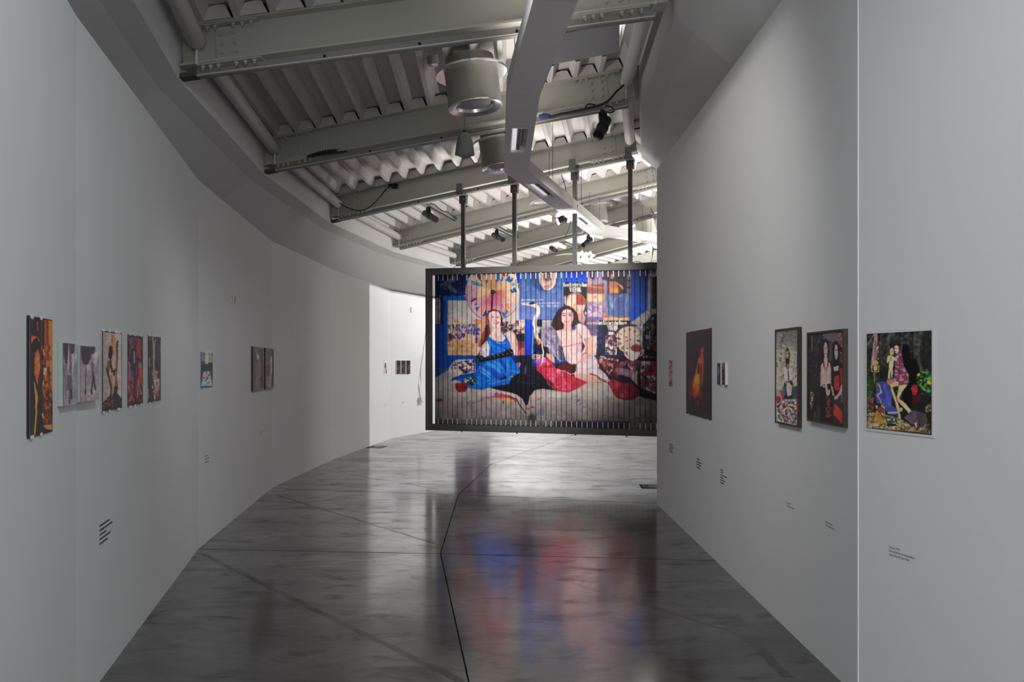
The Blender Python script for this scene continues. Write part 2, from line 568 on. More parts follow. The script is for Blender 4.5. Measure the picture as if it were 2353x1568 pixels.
# ------------------------------------------------------------------ roof deck
ceil = struct(MB().add([(-14, -12, 7.5), (18, -12, 7.5), (18, 42, 7.5), (-14, 42, 7.5)], [(0, 1, 2, 3)]).build('ceiling', M['skypanel']))
PROF = [(0.0, 0), (0.17, 0), (0.33, 1), (0.84, 1), (1.0, 0)]
DH = 0.13
def deck(i, hole=None):
    L0, u0, v0, w0, n0 = bframe(i)
    L1, u1, v1, w1, n1 = bframe(i + 1)
    A = L0 + w0 * BH - u0 * 0.15
    B = L1 + w1 * BH - u1 * 0.15
    la, lb = n0 + 0.35, n1 + 0.35
    cnt = max(8, round((la + lb) / 2 / 0.29))
    mb = MB()
    def P(t, s, h):
        p = (A + u0 * la * t).lerp(B + u1 * lb * t, s)
        return p + Z3 * (h * DH)
    for c in range(cnt):
        s0 = 0.0
        if hole and hole[0] <= (c + .5) / cnt <= hole[1]:
            s0 = hole[2]
        for k in range(len(PROF) - 1):
            (a, ha), (b, hb) = PROF[k], PROF[k + 1]
            ta, tb = (c + a) / cnt, (c + b) / cnt
            mb.add([P(ta, s0, ha), P(tb, s0, hb), P(tb, 1, hb), P(ta, 1, ha)], [(0, 1, 2, 3)])
            # small stiffening crease on the wide top flange
    o = mb.build('roof_sheet', M['deck'], ceil, fix=False)
    # closers in the profile openings over the far beam
    if 0 <= i <= 5:
        rnd = random.Random(i)
        for c in range(cnt):
            t0, t1 = (c + .19) / cnt, (c + .98) / cnt
            ti, tj = (c + .36) / cnt, (c + .81) / cnt
            s = 0.985
            e = -v1 * 0.05
            hh = 0.80 + rnd.uniform(-.06, .1)
            pts = [P(t0, s, 0.0) + e, P(t1, s, 0.0) + e, P(tj, s, hh) + e, P((ti + tj) / 2, s, hh + .07) + e, P(ti, s, hh) + e]
            MB().prism(pts, v1 * 0.012).build('profile_filler', M['filler'], ceil)
        # black sheet painted in for the shade of the void behind the closers
        b = MB()
        b.add([P(0, .999, 0), P(1, .999, 0), P(1, .999, 1), P(0, .999, 1)], [(0, 1, 2, 3)])
        b.build('void_shade', M['dark'], ceil, fix=False)
for i in IDX[:-1]:
    deck(i, hole=(0.68, 0.97, 0.77) if i == 1 else None)

# shaft of the roof light in the second bay
L0, u0, v0, w0, n0 = bframe(1)
L1, u1, v1, w1, n1 = bframe(2)
def bay(t, s, h):
    p = (L0 + w0 * BH + u0 * n0 * t).lerp(L1 + w1 * BH + u1 * n1 * t, s)
    return p + Z3 * h
sh = MB()
a0, a1 = 0.675, 0.955
s0_, s1_ = 0.02, 0.735
Hh = 0.75
def quad(mb, *p):
    mb.add(list(p), [(0, 1, 2, 3)])
quad(sh, bay(a0, s1_, -.015), bay(a1, s1_, -.015), bay(a1, s1_, 0.30), bay(a0, s1_, 0.30))
sh1 = sh.build('shaft_board', M['skypanel'], ceil, fix=False)
sh = MB()
quad(sh, bay(a0, s1_ - .004, 0.306), bay(a1, s1_ - .004, 0.306), bay(a1, s1_ - .004, Hh), bay(a0, s1_ - .004, Hh))
sh.build('shaft_board', M['skypanel'], ceil, fix=False)
sh = MB()
quad(sh, bay(a0, s0_, 0), bay(a0, s1_, 0), bay(a0, s1_, Hh), bay(a0, s0_, Hh))
quad(sh, bay(a0, s0_, 0), bay(a1, s0_, 0), bay(a1, s0_, Hh), bay(a0, s0_, Hh))
quad(sh, bay(a0, s0_, Hh), bay(a1, s0_, Hh), bay(a1, s1_, Hh), bay(a0, s1_, Hh))
sh.build('shaft_board', M['skypanel'], ceil, fix=False)
sh = MB()
quad(sh, bay(a1, s0_, 0), bay(a1, s1_, 0), bay(a1, s1_, Hh), bay(a1, s0_, Hh))
sh.build('shaft_board', M['deck'], ceil, fix=False)
wn1 = MB()
quad(wn1, bay(a1 - .006, .10, .03), bay(a1 - .006, .60, .03), bay(a1 - .006, .60, .5), bay(a1 - .006, .10, .5))
struct(wn1.build('window_1', M['daylight'], None, fix=False))

# ------------------------------------------------------------------ steel beams
BNAMES = {-2: 'behind the entrance', -1: 'over the entrance'}
BLAB = {1: 'grey white steel roof beam carrying nothing, first in front of the round duct',
        2: 'grey white steel roof beam with black spotlight and cable near its right end',
        3: 'grey white steel roof beam that carries the billboard hanger posts',
        4: 'grey white steel roof beam just behind the hanger posts of the billboard',
        5: 'grey white steel roof beam above the short track with the paired spotlights',
        6: 'grey white steel roof beam behind the hanging white lily',
        7: 'grey white steel roof beam at the far end of the gallery',
        8: 'grey white steel roof beam beyond the far end beam',
        0: 'grey white steel roof beam above the viewer, out of sight',
        -1: 'grey white steel roof beam over the entrance behind the viewer',
        -2: 'grey white steel roof beam along the back wall'}
def bolt(mb, p, ax, r=0.017, h=0.02):
    mb.lathe(p, ax, [(r, 0), (r, h), (r * .55, h), (r * .55, h * 1.8), (0.001, h * 1.8)], 6)
for i in IDX:
    L, u, v, w, n = bframe(i)
    t = thing('roof_beam', BLAB[i], 'beam', L, 'steel roof beams')
    MB().fbox(L, u, v, w, (0, n), (-.006, .006), (.088, .405)).build('web', M['beam'], t)
    MB().fbox(L, u, v, w, (0, n), (-.095, .095), (.07, .088)).build('bottom_flange', M['beam'], t)
    MB().fbox(L, u, v, w, (0, n), (-.095, .095), (.405, BH)).build('top_flange', M['beam'], t)
    rl = MB().fbox(L, u, v, w, (0.10, n - .10), (.02, .085), (0, .069)).build('rail', M['rail'], t)
    MB().fbox(L, u, v, w, (0.10, n - .10), (.012, .019), (.008, .016)).build('rail_lip', M['tubewhite'], rl)
    if 1 <= i <= 6:
        for s0 in (0.14, n - 0.72):
            MB().fbox(L, u, v, w, (s0, s0 + .58), (-.085, .085), (.058, .0695)).build('splice_plate', M['beam'], t)
            MB().fbox(L, u, v, w, (s0, s0 + .58), (-.085, -.015), (.392, .4045)).build('splice_plate', M['beam'], t)
            wp = MB().fbox(L, u, v, w, (s0 + .17, s0 + .41), (-.018, -.0065), (.11, .385)).build('splice_plate', M['beam'], t)
            b1 = MB()
            for k in (0.05, .12, .19, .35, .43, .51):
                bolt(b1, L + u * (s0 + k) - v * .05 + w * .058, -w)
                bolt(b1, L + u * (s0 + k) - v * .05 + w * .392, -w)
            b1.build('bolt_row', M['beam'], t)['kind'] = 'stuff'
            b2 = MB()
            for k in (.23, .35):
                for h in (.16, .24, .32):
                    bolt(b2, L + u * (s0 + k) - v * .018 + w * h, -v)
            b2.build('bolt_row', M['beam'], t)['kind'] = 'stuff'
        bh = MB()
        for k in range(3):
            s = n * (.3 + .2 * k)
            bh.lathe(L + u * s + v * 0.02 + w * .035, -v, [(0.014, 0), (0.014, .004), (.001, .004)], 8)
        bh.build('rail_screw', M['dark'], t)['kind'] = 'stuff'
        if i in (1, 2, 3):
            MB().fbox(L, u, v, w, (-.06, .10), (-.02, .10), (0.0, .035)).build('end_cap', M['post'], t)

# ------------------------------------------------------------------ round strut tubes along both edges of the roof
def capsule(mb, a, b, r, n=20):
    d = (b - a)
    ln = d.length
    ax = d.normalized()
    prof = []
    for k in range(0, 7):
        t = k / 6 * math.pi / 2
        prof.append((max(.0015, r * math.sin(t)), r * 0.8 * (1 - math.cos(t))))
    for k in range(6, -1, -1):
        t = k / 6 * math.pi / 2
        prof.append((max(.0015, r * math.sin(t)), ln - r * 0.8 * (1 - math.cos(t))))
    mb.lathe(a, ax, prof, n)
TW = {0: 'nearest bay', 1: 'second bay', 2: 'third bay', 3: 'fourth bay', 4: 'fifth bay', 5: 'sixth bay'}
for side in (0, 1):
    for i in range(0, 7):
        (La, ua, va, wa, na), (Lb, ub, vb, wb_, nb) = bframe(i), bframe(i + 1)
        ins = 0.125
        if side == 0:
            a = La + ua * ins + Z3 * .25
            b = Lb + ub * ins + Z3 * .25
        else:
            a = La + ua * (na - ins) + Z3 * .25
            b = Lb + ub * (nb - ins) + Z3 * .25
        d = (b - a).normalized()
        a2, b2 = a + d * 0.10, b - d * 0.10
        nx = ('above the viewer', 'beside the nearest round duct', 'behind the beam with the black spotlight', 'behind the beam carrying the billboard', 'behind the hanger posts', 'over the paired spotlights', 'behind the lily')[i]
        t = thing('roof_strut', 'white round strut over the %s wall, %s' % (('curved', 'straight')[side], nx), 'strut', a2, 'round roof struts')
        mb = MB()
        capsule(mb, a2, b2, .073)
        mb.build('tube', M['tubewhite'], t, smooth=True)
        s = d.cross(Z3).normalized()
        for (p, q) in ((a2, -d), (b2, d)):
            MB().fbox(p, q, s, Z3, (-.02, .10), (-.008, .008), (-.19, .03)).build('fin_plate', M['tubewhite'], t)
# ------------------------------------------------------------------ painter for the printed pictures (colours in 0-255 display values)
class Paint:
    def __init__(s, x0, y0, x1, y1, sc, bg=(20, 20, 20)):
        s.x0, s.y0, s.sc = x0, y0, sc
        s.w, s.h = int((x1 - x0) * sc) + 1, int((y1 - y0) * sc) + 1
        s.a = np.zeros((s.h, s.w, 3), np.float32)
        s.a[:] = bg
        s.T = lambda p: p
        s.rng = np.random.RandomState(5)
    def pt(s, p):
        q = s.T(p)
        return ((q[0] - s.x0) * s.sc, (q[1] - s.y0) * s.sc)
    def _bbox(s, P, m=1):
        xs = [p[0] for p in P]; ys = [p[1] for p in P]
        a, b = max(0, int(min(xs)) - m), min(s.w, int(max(xs)) + m + 2)
        c, d = max(0, int(min(ys)) - m), min(s.h, int(max(ys)) + m + 2)
        return a, b, c, d
    def mask(s, pts, m=1):
        P = [s.pt(p) for p in pts]
        a, b, c, d = s._bbox(P, m)
        if a >= b or c >= d:
            return None
        X, Y = np.meshgrid(np.arange(a, b) + .5, np.arange(c, d) + .5)
        ins = np.zeros(X.shape, bool)
        n = len(P)
        for i in range(n):
            (x1, y1), (x2, y2) = P[i], P[(i + 1) % n]
            if y1 == y2:
                continue
            cond = (y1 > Y) != (y2 > Y)
            xi = (x2 - x1) * (Y - y1) / (y2 - y1) + x1
            ins ^= cond & (X < xi)
        return a, b, c, d, ins.astype(np.float32)
    def _blend(s, a, b, c, d, m, col, al):
        m = (m * al)[..., None]
        R = s.a[c:d, a:b]
        R[:] = R * (1 - m) + np.asarray(col, np.float32) * m
    @staticmethod
    def blur(m, k):
        for _ in range(2):
            for ax in (0, 1):
                q = np.zeros_like(m)
                for o in range(-k, k + 1):
                    q += np.roll(m, o, ax)
                m = q / (2 * k + 1)
        return m
    def poly(s, pts, col, al=1.0, soft=0):
        r = s.mask(pts, 1 + 3 * soft)
        if r is None:
            return
        a, b, c, d, m = r
        if soft:
            m = s.blur(m, soft)
        s._blend(a, b, c, d, m, col, al)
    def rect(s, x0, y0, x1, y1, col, al=1.0, soft=0):
        s.poly([(x0, y0), (x1, y0), (x1, y1), (x0, y1)], col, al, soft)
    def ell(s, cx, cy, rx, ry, col, al=1.0, rot=0, soft=0, n=28):
        c_, s_ = math.cos(math.radians(rot)), math.sin(math.radians(rot))
        pts = []
        for k in range(n):
            t = 2 * math.pi * k / n
            x, y = rx * math.cos(t), ry * math.sin(t)
            pts.append((cx + x * c_ - y * s_, cy + x * s_ + y * c_))
        s.poly(pts, col, al, soft)
    def line(s, pts, wd, col, al=1.0):
        """wd in the units of the current coordinate frame"""
        P = [s.pt(p) for p in pts]
        p0, p1 = s.pt((0, 0)), s.pt((1, 0))
        hw = max(.45, abs(p1[0] - p0[0]) * wd / 2)
        a, b, c, d = s._bbox(P, int(hw) + 2)
        if a >= b or c >= d:
            return
        X, Y = np.meshgrid(np.arange(a, b) + .5, np.arange(c, d) + .5)
        D = np.full(X.shape, 1e9)
        for (x1, y1), (x2, y2) in zip(P[:-1], P[1:]):
            L2 = (x2 - x1) ** 2 + (y2 - y1) ** 2 + 1e-9
            t = np.clip(((X - x1) * (x2 - x1) + (Y - y1) * (y2 - y1)) / L2, 0, 1)
            D = np.minimum(D, np.hypot(X - x1 - t * (x2 - x1), Y - y1 - t * (y2 - y1)))
        m = np.clip(hw + .5 - D, 0, 1).astype(np.float32)
        s._blend(a, b, c, d, m, col, al)
    def speck(s, pts, cols, n, r0, r1, al=0.9, el=1.6, rot=None):
        """many small blots inside polygon pts; radii in frame units"""
        r = s.mask(pts)
        if r is None:
            return
        a, b, c, d, m = r
        ys, xs = np.nonzero(m)
        if len(xs) == 0:
            return
        p0, p1 = s.pt((0, 0)), s.pt((1, 0))
        k = abs(p1[0] - p0[0])
        layer = s.a[c:d, a:b]
        H, Wd = m.shape
        for j in range(n):
            q = s.rng.randint(len(xs))
            cx, cy = xs[q], ys[q]
            rr = max(.7, s.rng.uniform(r0, r1) * k)
            e = s.rng.uniform(1, el)
            th = s.rng.uniform(0, math.pi) if rot is None else math.radians(rot) + s.rng.uniform(-.3, .3)
            R = int(rr * e) + 1
            x0, x1, y0, y1 = max(0, cx - R), min(Wd, cx + R + 1), max(0, cy - R), min(H, cy + R + 1)
            X, Y = np.meshgrid(np.arange(x0, x1) - cx, np.arange(y0, y1) - cy)
            ct, st = math.cos(th), math.sin(th)
            mm = ((((X * ct + Y * st) / (rr * e)) ** 2 + ((-X * st + Y * ct) / rr) ** 2) < 1).astype(np.float32) * m[y0:y1, x0:x1] * al
            col = np.asarray(cols[s.rng.randint(len(cols))], np.float32)
            layer[y0:y1, x0:x1] = layer[y0:y1, x0:x1] * (1 - mm[..., None]) + col * mm[..., None]
    def grad(s, pts, c0, c1, p0, p1, al=1.0):
        """gradient of printed colour from p0 to p1 inside pts"""
        r = s.mask(pts)
        if r is None:
            return
        a, b, c, d, m = r
        q0, q1 = s.pt(p0), s.pt(p1)
        X, Y = np.meshgrid(np.arange(a, b) + .5, np.arange(c, d) + .5)
        dx, dy = q1[0] - q0[0], q1[1] - q0[1]
        t = np.clip(((X - q0[0]) * dx + (Y - q0[1]) * dy) / (dx * dx + dy * dy), 0, 1)[..., None]
        colr = np.asarray(c0, np.float32) * (1 - t) + np.asarray(c1, np.float32) * t
        m = (m * al)[..., None]
        s.a[c:d, a:b] = s.a[c:d, a:b] * (1 - m) + colr * m
    def text(s, txt, x, y, h, col, al=1.0, wd=None, slope=0.0, sp=1.0):
        """5 x 7 stroke lettering, x,y = top left, h = height"""
        cw = h * 0.62 * sp
        for i, ch in enumerate(txt):
            g = GLY.get(ch)
            if g:
                for st in g:
                    s.line([(x + i * cw + px / 4 * cw * .74, y + slope * (i * cw) + py / 6 * h) for px, py in st], wd or h * .16, col, al)
    def field(s, cell, seed):
        r = np.random.RandomState(seed)
        gh, gw = int(s.h / cell) + 3, int(s.w / cell) + 3
        g = r.uniform(-1, 1, (gh, gw)).astype(np.float32)
        y, x = np.arange(s.h) / cell, np.arange(s.w) / cell
        i, j = y.astype(int), x.astype(int)
        fy, fx = y - i, x - j
        fy, fx = (fy * fy * (3 - 2 * fy))[:, None], (fx * fx * (3 - 2 * fx))[None]
        A, B = g[i][:, j], g[i][:, j + 1]
        C, D = g[i + 1][:, j], g[i + 1][:, j + 1]
        return (A * (1 - fx) + B * fx) * (1 - fy) + (C * (1 - fx) + D * fx) * fy
    def finish(s, k=1, warp=1.5, mott=.07):
        # photographic unevenness of the printed image: edges wander a little, tones are mottled
        dx = s.field(13, 1) * warp + s.field(31, 2) * warp
        dy = s.field(13, 3) * warp + s.field(31, 4) * warp
        Y, X = np.meshgrid(np.arange(s.h), np.arange(s.w), indexing='ij')
        yy, xx = np.clip(Y + dy, 0, s.h - 1.01), np.clip(X + dx, 0, s.w - 1.01)
        i, j = yy.astype(int), xx.astype(int)
        fy, fx = (yy - i)[..., None], (xx - j)[..., None]
        s.a = (s.a[i, j] * (1 - fx) + s.a[i, j + 1] * fx) * (1 - fy) + (s.a[i + 1, j] * (1 - fx) + s.a[i + 1, j + 1] * fx) * fy
        lum = 1 + mott * (s.field(5, 5) * .8 + s.field(16, 6) + s.field(44, 7) * .8)
        tint = np.stack([1 + .035 * s.field(22, 8), 1 + .02 * s.field(22, 9), 1 + .045 * s.field(22, 10)], -1)
        s.a = np.clip(s.a * lum[..., None] * tint, 0, 255).astype(np.float32)
        for c in range(3):
            s.a[..., c] = s.blur(np.pad(s.a[..., c], 4, mode='edge'), k)[4:-4, 4:-4] if k else s.a[..., c]
        v = np.clip(s.a / 255.0, 0, 1)
        s.lin = np.where(v <= 0.04045, v / 12.92, ((v + 0.055) / 1.055) ** 2.4)
        return s
    def sample(s, X, Y):
        x = np.clip((X - s.x0) * s.sc - .5, 0, s.w - 1.001)
        y = np.clip((Y - s.y0) * s.sc - .5, 0, s.h - 1.001)
        i, j = x.astype(int), y.astype(int)
        fx, fy = (x - i)[..., None], (y - j)[..., None]
        A = s.lin
        return (A[j, i] * (1 - fx) + A[j, i + 1] * fx) * (1 - fy) + (A[j + 1, i] * (1 - fx) + A[j + 1, i + 1] * fx) * fy

GLY = {
 'A': [[(0, 6), (2, 0), (4, 6)], [(1, 4), (3, 4)]], 'B': [[(0, 0), (0, 6), (3, 6), (4, 5), (3, 3), (0, 3)], [(0, 0), (3, 0), (4, 1.5), (3, 3)]],
 'C': [[(4, 1), (3, 0), (1, 0), (0, 1), (0, 5), (1, 6), (3, 6), (4, 5)]], 'D': [[(0, 0), (0, 6), (2.5, 6), (4, 4), (4, 2), (2.5, 0), (0, 0)]],
 'E': [[(4, 0), (0, 0), (0, 6), (4, 6)], [(0, 3), (3, 3)]], 'F': [[(4, 0), (0, 0), (0, 6)], [(0, 3), (3, 3)]],
 'H': [[(0, 0), (0, 6)], [(4, 0), (4, 6)], [(0, 3), (4, 3)]], 'I': [[(2, 0), (2, 6)]], 'K': [[(0, 0), (0, 6)], [(4, 0), (0, 3), (4, 6)]],
 'L': [[(0, 0), (0, 6), (4, 6)]], 'M': [[(0, 6), (0, 0), (2, 4), (4, 0), (4, 6)]], 'N': [[(0, 6), (0, 0), (4, 6), (4, 0)]],
 'O': [[(1, 0), (3, 0), (4, 1), (4, 5), (3, 6), (1, 6), (0, 5), (0, 1), (1, 0)]], 'P': [[(0, 6), (0, 0), (3, 0), (4, 1.5), (3, 3), (0, 3)]],
 'R': [[(0, 6), (0, 0), (3, 0), (4, 1.5), (3, 3), (0, 3)], [(2, 3), (4, 6)]], 'S': [[(4, 1), (3, 0), (1, 0), (0, 1.5), (1, 3), (3, 3), (4, 4.5), (3, 6), (1, 6), (0, 5)]],
 'T': [[(0, 0), (4, 0)], [(2, 0), (2, 6)]], 'U': [[(0, 0), (0, 5), (1, 6), (3, 6), (4, 5), (4, 0)]], 'V': [[(0, 0), (2, 6), (4, 0)]],
 'W': [[(0, 0), (1, 6), (2, 2), (3, 6), (4, 0)]], 'X': [[(0, 0), (4, 6)], [(4, 0), (0, 6)]], 'Ä': [[(0, 6), (2, 1), (4, 6)], [(1, 4), (3, 4)], [(1, 0), (1.2, 0)], [(3, 0), (3.2, 0)]],
 '1': [[(1, 1), (2, 0), (2, 6)]], '5': [[(4, 0), (0, 0), (0, 3), (3, 3), (4, 4.5), (3, 6), (0, 6)]], '7': [[(0, 0), (4, 0), (1.5, 6)]],
 '8': [[(1, 0), (3, 0), (4, 1.5), (3, 3), (4, 4.5), (3, 6), (1, 6), (0, 4.5), (1, 3), (0, 1.5), (1, 0)], [(1, 3), (3, 3)]],
 '0': [[(1, 0), (3, 0), (4, 1), (4, 5), (3, 6), (1, 6), (0, 5), (0, 1), (1, 0)]], '-': [[(1, 3), (3, 3)]],
 'h': [[(0, 0), (0, 6)], [(0, 3.4), (1.5, 2.4), (3, 3), (3.2, 6)]], 'i': [[(2, 2.4), (2, 6)], [(2, .4), (2, .8)]], 't': [[(2, .6), (2, 6), (3.4, 6)], [(.6, 2.4), (3.4, 2.4)]],
 's': [[(3.6, 2.8), (1, 2.4), (.4, 3.4), (3.4, 4.8), (2.8, 6), (.4, 5.6)]], 'o': [[(1, 2.4), (3, 2.4), (3.8, 4.2), (3, 6), (1, 6), (.2, 4.2), (1, 2.4)]],
 'r': [[(.6, 2.4), (.6, 6)], [(.6, 3.6), (2, 2.4), (3.4, 2.6)]], 'c': [[(3.6, 2.9), (2, 2.4), (.4, 4.2), (2, 6), (3.6, 5.5)]], 'e': [[(.4, 4.2), (3.6, 4.2), (2.6, 2.4), (1, 2.6), (.4, 4.2), (1.2, 6), (3.4, 5.6)]],
 'n': [[(.4, 2.4), (.4, 6)], [(.4, 3.4), (2, 2.4), (3.4, 3), (3.4, 6)]], 'u': [[(.4, 2.4), (.4, 5), (1.4, 6), (3.4, 5.4)], [(3.4, 2.4), (3.4, 6)]], 'm': [[(.2, 2.4), (.2, 6)], [(.2, 3), (1.4, 2.4), (2, 3), (2, 6)], [(2, 3), (3.2, 2.4), (3.9, 3), (3.9, 6)]],
}

def print_grid(name, P00, P10, P01, P11, nx, ny, colfun, parent=None, matl=None, bulge=None):
    """grid mesh between four corners (top left, top right, bottom left, bottom right) carrying the printed colours"""
    U, Vv = np.meshgrid(np.linspace(0, 1, nx), np.linspace(0, 1, ny))
    A = [np.array(p) for p in (P00, P10, P01, P11)]
    pos = ((1 - U)[..., None] * A[0] + U[..., None] * A[1]) * (1 - Vv)[..., None] + ((1 - U)[..., None] * A[2] + U[..., None] * A[3]) * Vv[..., None]
    if bulge is not None:
        pos = pos + bulge(U, Vv)
    idx = np.arange(nx * ny).reshape(ny, nx)
    q = np.stack([idx[:-1, :-1], idx[1:, :-1], idx[1:, 1:], idx[:-1, 1:]], -1).reshape(-1, 4)
    me = bpy.data.meshes.new(name)
    nf = len(q)
    me.vertices.add(nx * ny)
    me.vertices.foreach_set('co', pos.reshape(-1).astype(np.float32))
    me.loops.add(nf * 4)
    me.loops.foreach_set('vertex_index', q.reshape(-1).astype(np.int32))
    me.polygons.add(nf)
    me.polygons.foreach_set('loop_start', np.arange(0, nf * 4, 4, dtype=np.int32))
    me.update()
    col = colfun(U, Vv, pos)
    ca = me.color_attributes.new('print', 'FLOAT_COLOR', 'POINT')
    rgba = np.ones((nx * ny, 4), np.float32)
    rgba[:, :3] = col.reshape(-1, 3)
    ca.data.foreach_set('color', rgba.reshape(-1))
    me.materials.append(matl or M['print'])
    o = bpy.data.objects.new(name, me)
    return link(o, parent)

def homog(quad):
    """maps unit square (u right, v down) to the four picture corners TL, TR, BR, BL"""
    src = [(0, 0), (1, 0), (1, 1), (0, 1)]
    A, B = [], []
    for (u, v), (x, y) in zip(src, quad):
        A += [[u, v, 1, 0, 0, 0, -u * x, -v * x], [0, 0, 0, u, v, 1, -u * y, -v * y]]
        B += [x, y]
    h = np.linalg.solve(np.array(A, float), np.array(B, float))
    def f(U, V):
        D = h[6] * U + h[7] * V + 1
        return (h[0] * U + h[1] * V + h[2]) / D, (h[3] * U + h[4] * V + h[5]) / D
    return f
# ------------------------------------------------------------------ the printed scene on the billboard
def paint_billboard():
    p = Paint(985, 615, 1545, 995, 2.5, (8, 62, 150))
    def R(ox, oy, k=7.128):
        p.T = lambda q: (ox + q[0] / k, oy + q[1] / k)
    # --- upper left
    R(970, 790)
    p.rect(1460, 330, 4100, 1400, (46, 30, 42))
    R(970, 590)
    p.grad([(100, 200), (420, 200), (420, 2700), (100, 2700)], (12, 34, 92), (6, 66, 158), (150, 0), (420, 0))
    p.rect(150, 200, 715, 640, (20, 30, 74))
    p.speck([(150, 270), (715, 270), (715, 640), (150, 640)], [(14, 22, 60), (30, 42, 92), (22, 28, 66)], 90, 14, 40, .5)
    p.poly([(300, 440), (420, 380), (520, 300), (550, 330), (540, 420), (440, 440), (580, 570), (560, 600), (500, 580), (380, 480), (290, 480)], (92, 96, 122), .8, 2)
    p.line([(300, 490), (400, 540)], 26, (70, 76, 110), .8)
    for q in ((293, 645), (497, 628), (692, 642)):
        p.ell(q[0], q[1], 9, 9, (215, 210, 205))
    p.rect(150, 655, 335, 1115, (20, 20, 38))
    p.rect(150, 675, 302, 1105, (124, 118, 130))
    p.speck([(150, 675), (300, 675), (300, 1105), (150, 1105)], [(104, 98, 112), (144, 138, 146), (88, 84, 104)], 60, 10, 30, .5)
    p.rect(340, 652, 720, 722, (6, 84, 178))
    # beach poster
    p.grad([(412, 718), (1682, 718), (1682, 1616), (412, 1616)], (186, 178, 176), (196, 160, 124), (0, 1000), (0, 1320))
    p.poly([(412, 900), (520, 920), (412, 985)], (132, 150, 158), .8)
    p.line([(430, 960), (620, 880), (760, 940)], 8, (165, 160, 158))
    p.poly([(530, 1040), (600, 1030), (610, 1085), (530, 1085)], (205, 150, 70))
    p.poly([(860, 1030), (980, 1040), (960, 1110), (870, 1130)], (200, 130, 60))
    p.speck([(415, 1120), (720, 1110), (900, 1100), (950, 1200), (930, 1280), (700, 1260), (415, 1190)], [(60, 52, 92), (120, 96, 140), (196, 176, 190), (86, 84, 120), (160, 130, 150), (210, 200, 200)], 260, 8, 20, .9, 2.2, 90)
    p.speck([(430, 1260), (700, 1260), (700, 1370), (430, 1340)], [(214, 200, 200), (104, 70, 120), (150, 120, 150), (60, 50, 90)], 60, 12, 26, .9, 2, 90)
    p.speck([(835, 1180), (960, 1180), (940, 1420), (850, 1420)], [(70, 70, 140), (110, 90, 150), (190, 160, 170), (40, 40, 90)], 80, 9, 20, .9, 2.4, 90)
    p.poly([(425, 1290), (490, 1290), (480, 1480), (435, 1480)], (58, 42, 44), .85, 2)
    p.speck([(425, 1370), (860, 1370), (860, 1612), (425, 1612)], [(206, 172, 132), (180, 140, 100), (160, 118, 84), (200, 160, 116)], 240, 8, 22, .55, 3, 0)
    # right half of the beach poster
    p.speck([(1290, 1070), (1600, 1040), (1660, 1200), (1660, 1400), (1300, 1250)], [(54, 38, 44), (150, 120, 130), (200, 180, 176), (90, 60, 70), (40, 30, 36)], 180, 10, 26, .9)
    p.rect(1590, 1045, 1678, 1140, (206, 198, 190))
    p.rect(1612, 1055, 1665, 1078, (206, 150, 80))
    p.speck([(1590, 1140), (1678, 1140), (1678, 1250), (1590, 1250)], [(150, 60, 60), (200, 180, 170), (110, 80, 80)], 30, 9, 18, .9)
    p.poly([(1530, 1270), (1680, 1260), (1680, 1400), (1560, 1390)], (38, 30, 34), 1, 1)
    p.poly([(1540, 1390), (1680, 1390), (1680, 1616), (1500, 1616)], (112, 46, 52), 1, 2)
    p.poly([(1600, 1510), (1670, 1490), (1672, 1610), (1560, 1612)], (184, 104, 110), .9, 2)
    # --- big paper fan
    cx, cy, rad = 1160, 580, 450
    P = []
    for k in range(90):
        t = 2 * math.pi * k / 90
        P.append((cx + (rad + 4) * math.cos(t), cy + (rad + 22) * math.sin(t)))
    m = p.mask(P)
    a, b, c, d, mk = m
    q = p.pt((cx, cy))
    X, Y = np.meshgrid(np.arange(a, b) + .5, np.arange(c, d) + .5)
    dx, dy = X - q[0], Y - q[1]
    r = np.hypot(dx, dy) / (rad * p.sc / 7.128)
    th = np.degrees(np.arctan2(dy, dx))           # 0 right, 90 down
    def mix(A, B, t):
        t = np.clip(t, 0, 1)[..., None]
        return A * (1 - t) + B * t
    cream, peach, pink, mag, brown, lil = [np.array(v, np.float32) for v in ((216, 192, 166), (206, 162, 118), (206, 140, 152), (178, 62, 96), (150, 104, 76), (188, 146, 164))]
    colr = mix(peach[None, None], cream[None, None], (r - .2) / .6)
    def band(c0, wdt):
        dd = np.abs((th - c0 + 180) % 360 - 180)
        return np.clip(1 - (dd - wdt * .5) / (wdt * .6), 0, 1)
    colr = mix(colr, mix(mag[None, None], pink[None, None], (r - .3) / .5), band(92, 66) * np.clip(1.25 - .15 * r, 0, 1))
    colr = mix(colr, mag[None, None], band(10, 34) * np.clip(1.2 - 2.2 * r, 0, 1))
    colr = mix(colr, lil[None, None], band(172, 44) * np.clip((r - .45) * 3.5, 0, 1))
    colr = mix(colr, brown[None, None], band(-98, 56) * .62)
    st = np.cos(np.radians(th) * 96)
    dark = np.where((th > 25) & (th < 160), .84, .91)
    colr = colr * np.where(st[..., None] > .35, dark[..., None], 1.0)
    colr = np.where(((st < -.55) & (th > 30) & (th < 150))[..., None], colr * .55 + 245 * .45, colr)
    colr = np.where(((st < -.5) & (th < -40) & (th > -160))[..., None], colr * .7 + np.array((226, 184, 140)) * .3, colr)
    mk = mk[..., None]
    p.a[c:d, a:b] = p.a[c:d, a:b] * (1 - mk) + np.clip(colr, 0, 255) * mk
    p.line([P[k] for k in range(8, 40)], 7, (70, 40, 44))
    p.line([P[k] for k in range(70, 90)] + [P[0]], 5, (120, 84, 70))
    BL, DB, TQ = (24, 92, 158), (22, 58, 132), (52, 134, 158)
    p.poly([(820, 390), (940, 430), (945, 490), (830, 460)], TQ)
    p.poly([(950, 440), (1000, 470), (985, 490), (950, 480)], TQ)
